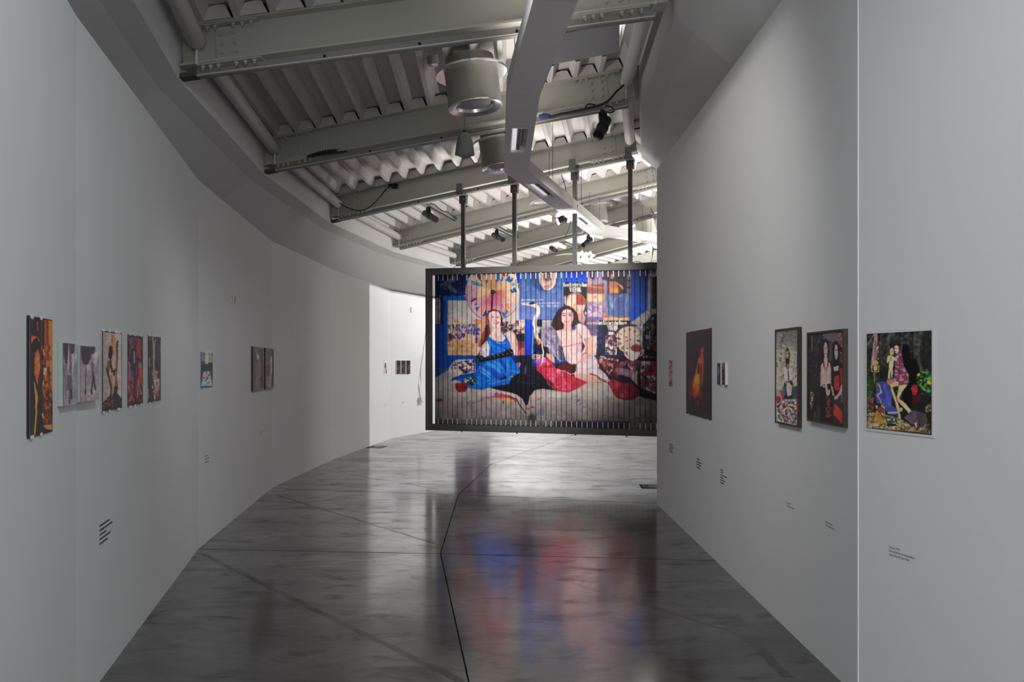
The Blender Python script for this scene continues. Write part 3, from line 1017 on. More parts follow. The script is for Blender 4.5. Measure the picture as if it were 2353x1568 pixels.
    p.poly([(880, 285), (990, 310), (960, 400), (900, 330)], (44, 36, 60), .8, 1)
    p.poly([(1040, 360), (1080, 400), (1060, 440)], (30, 80, 130))
    p.poly([(1000, 280), (1050, 280), (1060, 340)], (40, 52, 90), .8)
    p.ell(1235, 340, 30, 76, BL)
    p.ell(1300, 360, 25, 36, BL)
    p.poly([(1360, 380), (1420, 310), (1490, 350), (1490, 400), (1430, 420)], BL)
    p.poly([(1300, 290), (1410, 285), (1400, 330), (1330, 330)], (148, 44, 40), .9, 1)
    p.ell(1495, 455, 26, 28, (46, 140, 190))
    p.speck([(1440, 550), (1520, 500), (1560, 570), (1470, 595)], [(28, 88, 140), (20, 64, 120)], 26, 9, 16, 1)
    p.poly([(1545, 280), (1592, 270), (1592, 430), (1560, 440)], (10, 40, 160))
    p.poly([(1570, 450), (1600, 440), (1600, 520), (1580, 520)], (14, 56, 180))
    p.speck([(790, 720), (880, 670), (895, 700), (800, 745)], [(120, 40, 56), (96, 34, 52)], 26, 7, 14, 1)
    p.poly([(850, 790), (885, 750), (905, 765), (870, 810)], (60, 110, 160))
    p.poly([(870, 840), (945, 820), (900, 900)], BL)
    p.poly([(955, 880), (1010, 800), (1020, 860), (975, 925)], (216, 116, 64))
    p.poly([(985, 960), (1050, 860), (1055, 920), (1010, 1000)], DB)
    p.poly([(1345, 780), (1400, 760), (1440, 830), (1410, 865)], (222, 122, 60))
    p.poly([(1295, 770), (1330, 800), (1320, 845)], (92, 110, 180))
    p.poly([(1425, 770), (1450, 755), (1515, 800), (1490, 835)], (126, 186, 208))
    p.ell(1385, 905, 24, 30, (60, 120, 176))
    p.poly([(1295, 900), (1360, 930), (1365, 985), (1335, 1000)], (24, 96, 160))
    p.line([(1155, 600), (1140, 870)], 22, (38, 30, 62))
    p.ell(1158, 582, 38, 40, (28, 30, 42))
    p.ell(1158, 580, 8, 8, (120, 124, 130))
    # --- blue poster with the miniature
    p.grad([(1592, 225), (2330, 225), (2330, 1032), (1580, 1032)], (48, 84, 142), (110, 126, 186), (0, 300), (0, 1000))
    p.speck([(1592, 280), (2330, 280), (2330, 1030), (1592, 1030)], [(70, 104, 166), (120, 134, 190), (96, 118, 180)], 120, 20, 60, .25)
    p.ell(2000, 330, 240, 240, (30, 40, 90), .5, 0, 5)
    p.ell(2058, 300, 150, 255, (196, 180, 168), 1, 0, 1)
    p.ell(2058, 290, 118, 205, (170, 150, 140), 1, 0, 1)
    p.ell(2050, 330, 70, 80, (104, 78, 78), 1, 0, 3)
    p.speck([(1960, 440), (2140, 440), (2120, 540), (1990, 540)], [(214, 206, 196), (160, 90, 80), (190, 170, 160)], 60, 8, 18, .8)
    WHT = (214, 212, 216)
    p.text('MEISTERWERKE DER', 1618, 697, 25, WHT, .95, 5.5, 0, 1.5)
    p.text('EUROPÄISCHEN MINIATURMALEREI', 1618, 748, 25, WHT, .95, 5.5, 0, 1.5)
    p.text('VON 1750-1850', 1922, 795, 26, WHT, .95, 5.5, 0, 1.5)
    # blue board right of the beach poster, dark poster with lettering
    p.grad([(1680, 1034), (1818, 1034), (1818, 1800), (1680, 1800)], (34, 84, 214), (10, 46, 178), (0, 1034), (0, 1700))
    p.rect(1816, 1034, 2200, 1680, (22, 26, 50))
    p.rect(1830, 1040, 2330, 1250, (182, 176, 184), .9)
    p.rect(1880, 1040, 1960, 1150, (30, 36, 48))
    p.speck([(1790, 1300), (1990, 1300), (1990, 1600), (1790, 1600)], [(18, 30, 70), (34, 64, 120), (22, 24, 50)], 60, 14, 40, .7)
    p.line([(1822, 1200), (1812, 1400), (1800, 1580)], 26, (128, 148, 204), .8)
    # --- posters on the right of the wall
    R(1240, 590)
    p.rect(392, 230, 775, 1110, (34, 34, 44))
    p.grad([(392, 200), (772, 200), (772, 418), (392, 418)], (8, 34, 128), (16, 72, 200), (0, 230), (0, 400))
    p.text('Kunsthistorisches', 395, 428, 60, (196, 190, 184), .95, 12, 0, .60)
    p.text('Museum', 690, 428, 60, (196, 190, 184), .95, 10, 0, .36)
    p.text('VIENNA', 496, 506, 74, (206, 200, 192), .95, 14, 0, .68)
    p.ell(590, 765, 170, 172, (196, 150, 132), 1, 0, 1)
    p.poly([(600, 610), (690, 620), (755, 720), (750, 795), (600, 795)], (150, 66, 54), 1, 1)
    p.poly([(440, 760), (470, 650), (590, 600), (600, 720), (520, 830), (430, 830)], (214, 190, 176), .9, 3)
    p.line([(440, 720), (500, 630), (600, 605), (690, 625), (745, 710)], 14, (176, 96, 74), .8)
    p.poly([(600, 795), (755, 795), (720, 900), (640, 900)], (206, 180, 180), .9, 2)
    p.poly([(400, 650), (440, 640), (430, 780), (400, 780)], (186, 190, 206), .8, 3)
    p.poly([(610, 880), (700, 870), (760, 1000), (720, 1120), (620, 1040)], (200, 150, 140), .9, 2)
    p.poly([(715, 890), (768, 840), (768, 1000), (730, 970)], (60, 66, 110), .9, 1)
    p.rect(742, 905, 764, 955, (200, 200, 210))
    # portrait poster with a seated figure in denim
    p.rect(772, 225, 1500, 1085, (132, 118, 152))
    p.speck([(772, 230), (1080, 230), (1080, 1060), (772, 1060)], [(150, 130, 160), (110, 96, 150), (180, 150, 160), (128, 112, 140)], 130, 18, 50, .5)
    p.poly([(810, 225), (910, 225), (900, 380), (820, 350)], (46, 36, 60), .9, 2)
    p.poly([(1020, 225), (1120, 225), (1120, 400), (1020, 370)], (40, 38, 66), .9, 3)
    p.poly([(780, 470), (1060, 440), (1060, 620), (780, 600)], (128, 70, 66), .9, 3)
    p.line([(780, 480), (900, 500), (1050, 520)], 26, (190, 110, 70), .9)
    p.poly([(780, 610), (1050, 615), (1045, 735), (775, 735)], (206, 168, 130), 1, 1)
    p.ell(905, 660, 30, 30, (150, 120, 140), .8)
    p.poly([(780, 740), (1045, 740), (1040, 990), (780, 990)], (176, 150, 172), .9, 1)
    p.speck([(790, 750), (1035, 750), (1035, 980), (790, 980)], [(150, 126, 156), (196, 172, 184), (126, 106, 150), (206, 180, 176)], 70, 10, 30, .7)
    p.line([(800, 860), (880, 900), (1020, 850)], 16, (110, 92, 140), .7)
    p.poly([(772, 990), (1040, 990), (1030, 1080), (772, 1080)], (106, 90, 150), .9, 2)
    p.poly([(1110, 225), (1500, 225), (1500, 640), (1110, 640)], (38, 32, 42), .95, 3)
    for yy in (290, 400, 520, 640):
        p.rect(1430, yy, 1500, yy + 90, (126, 112, 120), .7)
    p.ell(1190, 300, 46, 70, (150, 118, 112), 1, 0, 2)
    p.poly([(1150, 240), (1240, 240), (1260, 420), (1230, 440), (1220, 290), (1165, 290), (1150, 440), (1110, 420)], (58, 42, 50), .9, 2)
    p.poly([(1150, 400), (1250, 400), (1290, 520), (1280, 600), (1150, 600), (1130, 500)], (160, 104, 84), 1, 2)
    p.poly([(1150, 520), (1300, 500), (1310, 600), (1140, 600)], (206, 130, 74), .8, 3)
    p.line([(1270, 440), (1340, 490), (1360, 520)], 36, (190, 122, 90), .9)
    p.poly([(1090, 640), (1140, 600), (1290, 620), (1400, 600), (1500, 640), (1500, 980), (1300, 1010), (1130, 960)], (78, 96, 146), 1, 2)
    p.poly([(1120, 660), (1180, 640), (1240, 840), (1180, 860)], (122, 138, 178), .8, 3)
    p.line([(1150, 760), (1190, 830), (1240, 690), (1330, 640)], 20, (150, 160, 190), .7)
    p.line([(1440, 620), (1400, 800), (1410, 960)], 30, (96, 130, 176), .8)
    p.poly([(1240, 640), (1380, 660), (1400, 940), (1280, 960)], (66, 80, 128), .8, 4)
    p.poly([(1050, 970), (1100, 960), (1140, 1000), (1060, 1010)], (190, 84, 60), .9, 1)
    p.rect(1030, 1000, 1468, 1046, (212, 158, 108))
    p.rect(772, 1080, 942, 1134, (214, 174, 118))
    p.rect(942, 1046, 1500, 1600, (30, 30, 40))
    p.text('Kunsthistorisches', 948, 1048, 66, (202, 196, 190), .95, 13, 0, .52)
    p.text('Museum', 1302, 1048, 66, (202, 196, 190), .95, 12, 0, .52)
    p.text('VIENNA', 1118, 1128, 84, (206, 200, 192), .95, 15, 0, .52)
    p.poly([(945, 1120), (1060, 1120), (1060, 1600), (935, 1600)], (30, 36, 62), 1, 2)
    p.speck([(945, 1120), (1040, 1120), (1000, 1480), (945, 1480)], [(44, 56, 104), (24, 28, 52)], 40, 12, 30, .6)
    # right blue wall, mirror, lace
    p.grad([(1500, 200), (1790, 200), (1762, 862), (1480, 1085)], (6, 38, 110), (10, 72, 176), (0, 230), (0, 800))
    p.poly([(1785, 200), (1990, 200), (1990, 930), (1760, 940), (1765, 820)], (160, 156, 160))
    p.poly([(1845, 340), (1990, 320), (1990, 850), (1832, 862)], (52, 54, 64))
    p.poly([(1790, 200), (1990, 200), (1990, 250), (1790, 280)], (90, 92, 104), .8, 3)
    p.poly([(1480, 1085), (1765, 870), (1990, 900), (1990, 1200), (1600, 1200)], (152, 146, 154), 1, 1)
    p.speck([(1500, 1080), (1760, 900), (1940, 920), (1700, 1130)], [(186, 180, 186), (118, 112, 122), (170, 164, 170)], 90, 8, 24, .6, 2.5, 100)
    # dark floral drape behind the clock
    p.poly([(1990, 905), (1850, 950), (1690, 1130), (1640, 1300), (1650, 1700), (1990, 1700)], (24, 24, 34), 1, 1)
    p.speck([(1990, 930), (1850, 980), (1700, 1150), (1670, 1500), (1990, 1560)], [(92, 40, 48), (120, 56, 64), (40, 70, 90), (30, 60, 50), (140, 150, 170), (70, 30, 40)], 110, 14, 34, .75)
    p.line([(1860, 1150), (1800, 1260), (1810, 1420)], 20, (150, 160, 180), .7)
    p.ell(1870, 1480, 60, 60, (110, 48, 44), .9, 0, 3)
    # clock
    p.ell(1470, 1360, 262, 262, (44, 24, 34))
    p.line([(1245, 1330), (1265, 1230), (1340, 1150), (1450, 1110), (1560, 1130)], 10, (120, 84, 100), .7)
    p.ell(1458, 1360, 216, 214, (206, 182, 164))
    p.grad([(1470, 1140), (1690, 1140), (1690, 1580), (1470, 1580)], (206, 182, 164), (192, 186, 190), (1470, 0), (1680, 0), .7)
    p.ell(1470, 1360, 262, 262, (44, 24, 34), 0)
    for k, rep in enumerate((2, 2, 1, 2, 3, 1, 2, 3, 3, 2, 1, 1)):
        t = math.radians(k * 30 - 84)
        for j in range(rep):
            o = (j - (rep - 1) / 2) * 15
            ct, s_ = math.cos(t), math.sin(t)
            p.line([(1458 + ct * 138 - s_ * o, 1360 + s_ * 138 + ct * o), (1458 + ct * 190 - s_ * o, 1360 + s_ * 190 + ct * o)], 8 if k not in (3, 9) else 12, (52, 44, 50))
    for q in ((1418, 1320), (1488, 1360), (1412, 1388), (1440, 1375)):
        p.ell(q[0], q[1], 11, 10, (52, 34, 38))
    # jar
    R(1240, 590)
    p.poly([(1120, 1215), (1225, 1215), (1240, 1290), (1270, 1400), (1265, 1610), (1075, 1610), (1070, 1400), (1100, 1290)], (110, 84, 96))
    p.rect(1118, 1232, 1222, 1280, (206, 200, 204))
    p.line([(1120, 1218), (1226, 1218)], 14, (34, 22, 30))
    p.speck([(1080, 1290), (1260, 1290), (1262, 1600), (1078, 1600)], [(196, 172, 180), (60, 40, 52), (150, 110, 124), (214, 204, 210), (40, 30, 40), (170, 130, 120)], 150, 10, 28, .85)
    p.ell(1160, 1400, 40, 46, (70, 46, 60), .9)
    # armchair behind the second woman
    p.poly([(770, 1180), (830, 1190), (940, 1250), (930, 1620), (760, 1620)], (206, 178, 170))
    p.line([(770, 1130), (860, 1170), (940, 1240)], 44, (58, 52, 84))
    p.line([(850, 1150), (935, 1215)], 26, (196, 190, 200))
    # --- second woman
    p.rect(560, 1100, 945, 1300, (96, 82, 112), .9, 3)
    p.rect(360, 1200, 700, 1560, (150, 120, 132), .9, 2)
    HAIR = (50, 32, 38)
    p.poly([(200, 1090), (240, 980), (300, 870), (400, 805), (480, 805), (560, 860), (620, 940), (640, 1050), (560, 1150), (480, 1190), (400, 1180), (300, 1210), (215, 1170)], HAIR, 1, 1)
    p.poly([(180, 1120), (260, 1050), (360, 1110), (390, 1190), (270, 1215)], (56, 34, 40), 1, 2)
    SK = (216, 172, 166)
    p.poly([(400, 1120), (520, 1120), (530, 1200), (640, 1210), (640, 1290), (290, 1290), (270, 1220), (385, 1190)], (208, 168, 158), 1, 1)
    p.poly([(355, 960), (380, 890), (440, 860), (510, 875), (550, 930), (552, 1030), (520, 1110), (460, 1140), (400, 1120), (360, 1050)], SK, 1, 1)
    p.grad([(355, 960), (380, 890), (440, 860), (450, 1140), (400, 1120), (360, 1050)], (224, 186, 180), (214, 168, 164), (355, 0), (460, 0), .6)
    p.poly([(480, 900), (552, 930), (552, 1030), (520, 1110), (480, 1130)], (206, 150, 150), .5, 3)
    for q in (400, 495):
        p.ell(q, 965, 23, 10, (64, 46, 56), .9, 0, 0)
        p.line([(q - 30, 945), (q, 932), (q + 28, 942)], 8, (86, 56, 60), .9)
    p.line([(448, 960), (442, 1000), (462, 1008)], 8, (186, 130, 128), .8)
    p.poly([(398, 1040), (440, 1050), (500, 1040), (480, 1075), (440, 1085), (410, 1068)], (190, 92, 96))
    p.poly([(408, 1046), (440, 1056), (492, 1046), (470, 1065), (430, 1066)], (232, 222, 216))
    DR = (216, 186, 184)
    p.poly([(260, 1230), (330, 1210), (440, 1240), (560, 1220), (640, 1100), (720, 1110), (800, 1190), (840, 1320), (760, 1360), (730, 1330), (760, 1480), (740, 1660), (960, 1900), (1080, 2000), (840, 2060), (600, 2040), (560, 1800), (420, 1700), (380, 1500), (300, 1330)], DR, 1, 1)
    p.poly([(590, 1130), (660, 1090), (780, 1180), (830, 1330), (690, 1330), (640, 1240)], (218, 194, 194), 1, 2)
    p.poly([(640, 1250), (690, 1330), (750, 1480), (690, 1560), (600, 1560)], (196, 160, 172), .6, 4)
    p.line([(390, 1478), (520, 1450), (690, 1410)], 14, (156, 90, 104), .8)
    p.line([(640, 1250), (655, 1280), (690, 1330)], 12, (140, 70, 84), .8)
    p.line([(480, 1380), (600, 1330)], 30, (200, 166, 180), .5)
    p.line([(500, 1530), (660, 1510)], 12, (186, 142, 164), .6)
    # her arm and hand
    p.poly([(740, 1330), (830, 1320), (870, 1430), (870, 1540), (820, 1640), (770, 1700), (720, 1660), (760, 1560), (760, 1450)], (208, 156, 142), 1, 1)
    p.poly([(700, 1390), (745, 1480), (690, 1560), (680, 1590)], (60, 26, 36), .9, 1)
    R(1240, 790)
    p.line([(690, 200), (730, 160), (770, 160)], 9, (60, 30, 44))
    p.poly([(690, 200), (800, 210), (770, 250), (740, 360), (690, 360), (600, 390), (610, 340)], (212, 158, 146), 1, 0)
    for k in range(4):
        p.line([(640 + 26 * k, 290 + 8 * k), (606 + 30 * k, 380 - 8 * k)], 7, (150, 84, 80), .8)
    # her pale skirt and knees
    p.poly([(600, 350), (760, 250), (880, 180), (980, 340), (960, 400), (1060, 480), (1220, 600), (1110, 650), (880, 620), (600, 600), (570, 500)], (204, 184, 188), 1, 1)
    p.line([(780, 250), (880, 220), (960, 320)], 18, (182, 158, 176), .8)
    p.line([(620, 400), (800, 420), (960, 400)], 12, (176, 150, 166), .7)
    p.line([(960, 400), (1000, 460), (980, 480)], 20, (168, 136, 158), .8)
    p.poly([(570, 510), (640, 490), (800, 490), (920, 520), (1000, 620), (860, 660), (700, 660), (590, 610)], (208, 160, 150), 1, 1)
    p.poly([(570, 560), (700, 610), (900, 650), (720, 680), (600, 640)], (190, 110, 104), .7, 3)
    p.line([(830, 495), (940, 530), (1000, 610), (1100, 635)], 16, (98, 42, 32))
    p.line([(950, 540), (1010, 580), (1080, 610)], 16, (110, 54, 40))
    # --- red and pink satin
    p.poly([(-40, 330), (100, 220), (180, 260), (260, 400), (420, 440), (560, 540), (800, 640), (700, 680), (760, 760), (860, 860), (700, 750), (600, 800), (420, 810), (260, 770), (190, 700), (60, 540), (-60, 420)], (176, 44, 60), 1, 1)
    p.speck([(-20, 340), (100, 240), (230, 400), (420, 470), (560, 560), (520, 780), (300, 760), (100, 560)], [(210, 50, 90), (224, 74, 120), (150, 36, 44), (196, 52, 66), (228, 110, 150)], 110, 18, 46, .55)
    p.poly([(100, 560), (200, 620), (240, 700), (180, 690)], (80, 22, 30), .8, 3)
    p.poly([(300, 380), (420, 300), (560, 360), (580, 460), (520, 510), (340, 430)], (84, 30, 30), 1, 2)
    p.poly([(540, 330), (600, 340), (600, 450), (540, 490)], (30, 18, 26), .95, 2)
    p.line([(270, 470), (300, 430), (420, 450), (500, 500), (580, 490)], 14, (224, 150, 160))
    p.line([(-40, 290), (70, 255)], 70, (196, 110, 190), .9)
    p.ell(-20, 340, 60, 50, (150, 60, 160), .7, 0, 3)
    # her other hand among the satin
    p.poly([(110, 120), (180, 130), (240, 230), (250, 330), (190, 290), (100, 200)], (206, 160, 148), 1, 1)
    # --- heron
    R(1240, 590)
    GY = (150, 138, 160)
    p.poly([(20, 1150), (90, 1140), (210, 1170), (290, 1260), (350, 1380), (385, 1560), (380, 1720), (330, 1730), (230, 1620), (110, 1560), (70, 1480), (20, 1350)], GY, 1, 1)
    p.poly([(120, 1150), (230, 1180), (310, 1290), (260, 1260), (150, 1210)], (104, 90, 118), .8, 2)
    p.speck([(60, 1190), (240, 1200), (350, 1400), (380, 1680), (260, 1600), (100, 1480)], [(176, 164, 184), (112, 100, 132), (92, 82, 120), (190, 180, 196), (134, 120, 148)], 150, 12, 34, .6, 2.5, 60)
    p.poly([(300, 1440), (380, 1480), (385, 1720), (320, 1700)], (54, 44, 66), .7, 3)
    R(970, 590)
    p.line([(1630, 775), (1760, 790), (1850, 800)], 26, (214, 170, 140))
    p.poly([(1620, 765), (1780, 770), (1860, 770), (1850, 830), (1700, 800)], (224, 196, 170))
    p.poly([(1750, 775), (1800, 740), (1860, 760), (1880, 810), (1830, 780), (1760, 785)], (40, 36, 44))
    p.line([(1850, 800), (1900, 850), (1900, 930), (1850, 1010), (1830, 1100), (1860, 1180), (1880, 1330), (1930, 1400)], 62, (222, 206, 190))
    p.line([(1840, 1050), (1870, 1180), (1880, 1260)], 26, (190, 150, 140), .7)
    p.line([(1940, 1200), (1920, 1330)], 24, (60, 48, 60), .8)
    p.speck([(1860, 1330), (1930, 1370), (1950, 1440), (1890, 1440)], [(210, 130, 50), (226, 160, 70), (120, 60, 40)], 30, 8, 18, .95)
    R(970, 790)
    p.line([(1960, -20), (1985, 130), (1975, 260), (1940, 360)], 20, (226, 196, 178))
    p.line([(2090, 200), (2110, 330)], 8, (220, 180, 160))
    p.poly([(1990, 40), (2060, 60), (2090, 170), (2010, 160)], (30, 26, 34), .9, 1)
    p.text('ESF', 1800, 186, 58, (226, 190, 140), 1, 16, 0, 1.75)
    # --- duvet
    R(970, 790)
    base = [(150, 600), (190, 570), (330, 490), (430, 430), (560, 480), (900, 700), (1100, 720), (1300, 760), (1450, 790), (1600, 850), (1690, 980), (1760, 800), (1850, 750), (1950, 735), (2100, 760), (2400, 800), (2540, 740), (2700, 640), (3060, 640), (3160, 720), (3200, 850), (3560, 860), (3700, 930), (4000, 1000), (4000, 1420), (150, 1420)]
    p.poly(base, (186, 174, 170), 1, 2)
    p.grad([(150, 860), (4000, 900), (4000, 1420), (150, 1420)], (176, 166, 162), (78, 72, 74), (0, 900), (0, 1420), .8)
    p.grad([(150, 400), (500, 400), (500, 1420), (150, 1420)], (40, 38, 44), (150, 142, 142), (150, 0), (500, 0), .35)
    p.grad([(3300, 900), (4000, 900), (4000, 1420), (3300, 1420)], (150, 144, 142), (60, 58, 60), (3300, 0), (3900, 0), .3)
    for (pts, wd, col, al) in (([(560, 990), (740, 960), (900, 980)], 10, (140, 130, 140), .6), ([(250, 800), (420, 760), (560, 790)], 8, (140, 132, 140), .6),
                               ([(1700, 1190), (2200, 1240), (2800, 1210), (3200, 1260)], 8, (80, 74, 76), .6), ([(2300, 900), (2500, 860), (2760, 870)], 7, (130, 120, 126), .6),
                               ([(2900, 860), (3000, 960), (3200, 1000), (3500, 980)], 8, (120, 114, 128), .6), ([(2950, 1180), (3400, 1240), (3800, 1200)], 12, (66, 60, 62), .7)):
        p.line(pts, wd, col, al)
    p.speck([(300, 800), (1600, 900), (1600, 1240), (300, 1240)], [(184, 174, 172), (140, 130, 136), (160, 150, 152)], 110, 20, 70, .18, 3, 10)
    p.speck([(1800, 850), (3700, 1000), (3700, 1260), (1800, 1260)], [(184, 174, 168), (136, 128, 130), (156, 148, 146)], 160, 20, 70, .18, 3, 10)
    # print pattern on the duvet
    p.line([(920, 950), (1020, 890), (1160, 870), (1300, 840), (1400, 860), (1500, 900)], 16, (176, 70, 90), .9)
    p.poly([(1170, 850), (1300, 815), (1420, 850), (1540, 900), (1540, 960), (1380, 890), (1200, 890)], (186, 56, 76), .85, 2)
    p.poly([(1220, 890), (1400, 890), (1540, 940), (1420, 950), (1250, 920)], (206, 160, 70), .8, 2)
    p.line([(1420, 870), (1540, 900), (1600, 1010), (1700, 1140)], 20, (60, 36, 44), .8)
    p.ell(1330, 960, 18, 24, (140, 50, 40), .9)
    p.poly([(1180, 820), (1230, 795), (1240, 830), (1190, 840)], (80, 90, 150), .9)
    p.poly([(740, 950), (880, 950), (860, 1000), (760, 1000)], (120, 122, 140), .7, 2)
    p.line([(740, 950), (750, 1000), (800, 1020)], 8, (120, 60, 66), .8)
    p.line([(1860, 940), (1940, 900), (1970, 880)], 8, (140, 50, 44), .8)
    p.poly([(1680, 1050), (1780, 1050), (1760, 1090), (1690, 1080)], (170, 70, 84), .8, 1)
    p.line([(1780, 1040), (1840, 1045)], 14, (60, 30, 36), .8)
    p.ell(1960, 1120, 60, 50, (96, 104, 130), .7, 0, 4)
    p.ell(1800, 1240, 70, 90, (40, 44, 64), .7, 0, 5)
    p.poly([(500, 1250), (560, 1250), (560, 1310), (240, 1310), (240, 1220)], (40, 30, 34), .4, 5)
    p.rect(2150, 1275, 3400, 1400, (52, 44, 54), .75, 4)
    p.speck([(2250, 1270), (3300, 1280), (3300, 1400), (2250, 1380)], [(96, 40, 66), (40, 50, 90), (60, 40, 70)], 40, 20, 50, .6)
    for (x, y, col) in ((2560, 930, (70, 100, 140)), (2580, 1000, (84, 96, 130)), (2660, 1040, (150, 60, 110)), (2740, 1070, (80, 120, 120)), (3020, 880, (90, 130, 130)), (3030, 930, (150, 140, 80)), (3080, 900, (70, 130, 140))):
        p.ell(x, y, 34, 11, col, .8, 120 if col[0] < 100 else 10)
    p.ell(280, 925, 60, 26, (96, 36, 44), .85, 0, 3)
    # patterned pillow
    p.poly([(440, 400), (500, 300), (580, 260), (860, 260), (880, 480), (560, 520), (440, 500)], (194, 176, 176), 1, 1)
    p.speck([(460, 400), (520, 300), (860, 265), (870, 470), (560, 510)], [(50, 46, 70), (90, 84, 130), (206, 190, 188), (34, 30, 44), (214, 196, 190)], 170, 8, 22, .85)
    # black throw in the valley
    p.poly([(1100, 710), (1300, 660), (1440, 620), (1540, 510), (1700, 480), (1760, 440), (1860, 415), (1960, 520), (2040, 620), (2150, 740), (2000, 740), (1850, 760), (1760, 860), (1730, 1000), (1690, 1010), (1640, 900), (1560, 840), (1420, 790), (1280, 770)], (22, 22, 32), 1, 1)
    p.poly([(1600, 190), (1800, 190), (1800, 440), (1620, 480), (1500, 300)], (22, 24, 40), 1, 2)
    p.line([(1540, 600), (1720, 650), (1900, 660)], 16, (44, 52, 96), .8)
    p.line([(1640, 500), (1800, 520), (1960, 580)], 10, (50, 48, 80), .8)
    p.line([(2040, 640), (2150, 740)], 8, (170, 150, 190), .8)
    p.speck([(1540, 300), (1620, 310), (1600, 400), (1540, 360)], [(190, 130, 160), (120, 84, 130), (60, 50, 70)], 30, 7, 16, .9)
    p.line([(1690, 480), (1700, 380)], 24, (120, 110, 170), .8)
    p.poly([(1450, 210), (1560, 210), (1560, 300), (1500, 300)], (20, 40, 110), 1, 1)
    # --- first woman in blue satin
    R(970, 590)
    HB = (96, 50, 46)
    p.poly([(1030, 960), (1090, 890), (1180, 868), (1260, 890), (1300, 960), (1310, 1100), (1310, 1230), (1260, 1240), (1270, 1060), (1100, 1060), (1120, 1240), (1080, 1420), (1000, 1560), (890, 1640), (890, 1500), (960, 1330), (1020, 1150)], HB, 1, 1)
    p.line([(1030, 1000), (1000, 1150), (960, 1320), (910, 1540)], 70, (196, 136, 104), .85)
    p.line([(1010, 1250), (960, 1400), (910, 1580)], 36, (130, 64, 56), .8)
    p.line([(1060, 1130), (1060, 1280), (1010, 1440)], 44, (58, 28, 34), .8)
    p.line([(1080, 900), (1180, 872), (1270, 905), (1305, 1000), (1310, 1150)], 20, (46, 26, 40), .9)
    p.line([(1050, 1000), (1070, 1100)], 40, (150, 84, 76), .9)
    SK1 = (222, 190, 188)
    p.poly([(1130, 1120), (1280, 1130), (1285, 1240), (1340, 1260), (1430, 1210), (1500, 1240), (1540, 1340), (1560, 1500), (1560, 1620), (1500, 1620), (1450, 1500), (1430, 1400), (1100, 1400), (1100, 1300), (1130, 1230)], (216, 186, 180), 1, 1)
    p.poly([(1085, 1000), (1100, 920), (1170, 890), (1250, 900), (1285, 970), (1290, 1070), (1270, 1130), (1210, 1165), (1150, 1150), (1105, 1080)], SK1, 1, 1)
    p.poly([(1190, 900), (1285, 970), (1290, 1080), (1240, 1160), (1190, 1160)], (208, 164, 172), .45, 3)
    p.poly([(1130, 1150), (1270, 1150), (1250, 1180), (1160, 1180)], (180, 130, 120), .5, 3)
    for q in (1158, 1238):
        p.ell(q, 992, 22, 9, (84, 60, 96), .9)
        p.line([(q - 26, 968), (q, 958), (q + 26, 966)], 7, (150, 108, 118), .8)
    p.line([(1200, 1000), (1192, 1040), (1215, 1050)], 8, (196, 146, 146), .8)
    p.poly([(1170, 1080), (1210, 1070), (1250, 1065), (1255, 1085), (1225, 1105), (1190, 1098)], (166, 48, 58))
    p.poly([(1182, 1080), (1215, 1076), (1246, 1074), (1225, 1090), (1195, 1090)], (236, 224, 220))
    p.ell(1297, 1148, 8, 9, (220, 214, 206))
    p.line([(1500, 1260), (1545, 1400), (1555, 1560)], 40, (206, 160, 156), .7)
    BLU, BLH, BLD = (16, 96, 204), (70, 158, 220), (6, 52, 150)
    p.poly([(1095, 1310), (1140, 1345), (1220, 1390), (1320, 1390), (1370, 1330), (1300, 1250), (1315, 1245), (1380, 1310), (1430, 1400), (1460, 1530), (1440, 1600), (1300, 1640), (1110, 1620), (1010, 1570), (1060, 1430)], BLU, 1, 1)
    p.poly([(1060, 1420), (1120, 1370), (1150, 1440), (1090, 1520), (1020, 1540)], BLH, .8, 3)
    p.line([(1210, 1410), (1320, 1430), (1380, 1400)], 9, (200, 210, 230), .8)
    p.line([(1190, 1410), (1330, 1490), (1450, 1560)], 14, BLD, .8)
    p.line([(1150, 1560), (1300, 1600), (1420, 1580)], 16, BLD, .6)
    p.line([(1160, 1450), (1280, 1520), (1400, 1540)], 14, BLH, .5)
    R(970, 790)
    p.poly([(890, 60), (950, 50), (940, 140), (880, 240), (865, 200)], (208, 172, 166), 1, 1)
    p.speck([(960, 60), (1060, -60), (1105, 60), (1095, 180), (1040, 240), (990, 190), (950, 140)], [(224, 208, 210), (214, 196, 204), (190, 170, 184)], 70, 14, 30, .95)
    # belt
    p.poly([(870, 200), (940, 175), (1000, 230), (1150, 190), (1320, 140), (1430, 80), (1480, 100), (1500, 180), (1440, 215), (1300, 235), (1100, 290), (960, 300), (880, 280)], (20, 20, 28), 1, 1)
    for k in range(26):
        x = 890 + k * 23
        y = 240 - (k * 4.6) + 34 * math.sin(k * 2.1)
        p.ell(x, y, 7, 8, (196, 200, 216), .85)
    # skirt
    p.poly([(1040, 290), (1300, 235), (1450, 215), (1540, 330), (1610, 440), (1600, 480), (1480, 540), (1440, 610), (1420, 660), (1100, 720), (980, 755), (860, 750), (750, 720), (700, 650), (560, 600), (460, 610), (520, 550), (860, 470), (960, 340)], BLU, 1, 1)
    p.poly([(460, 610), (520, 550), (700, 500), (860, 480), (880, 540), (700, 560)], (6, 64, 156), 1, 1)
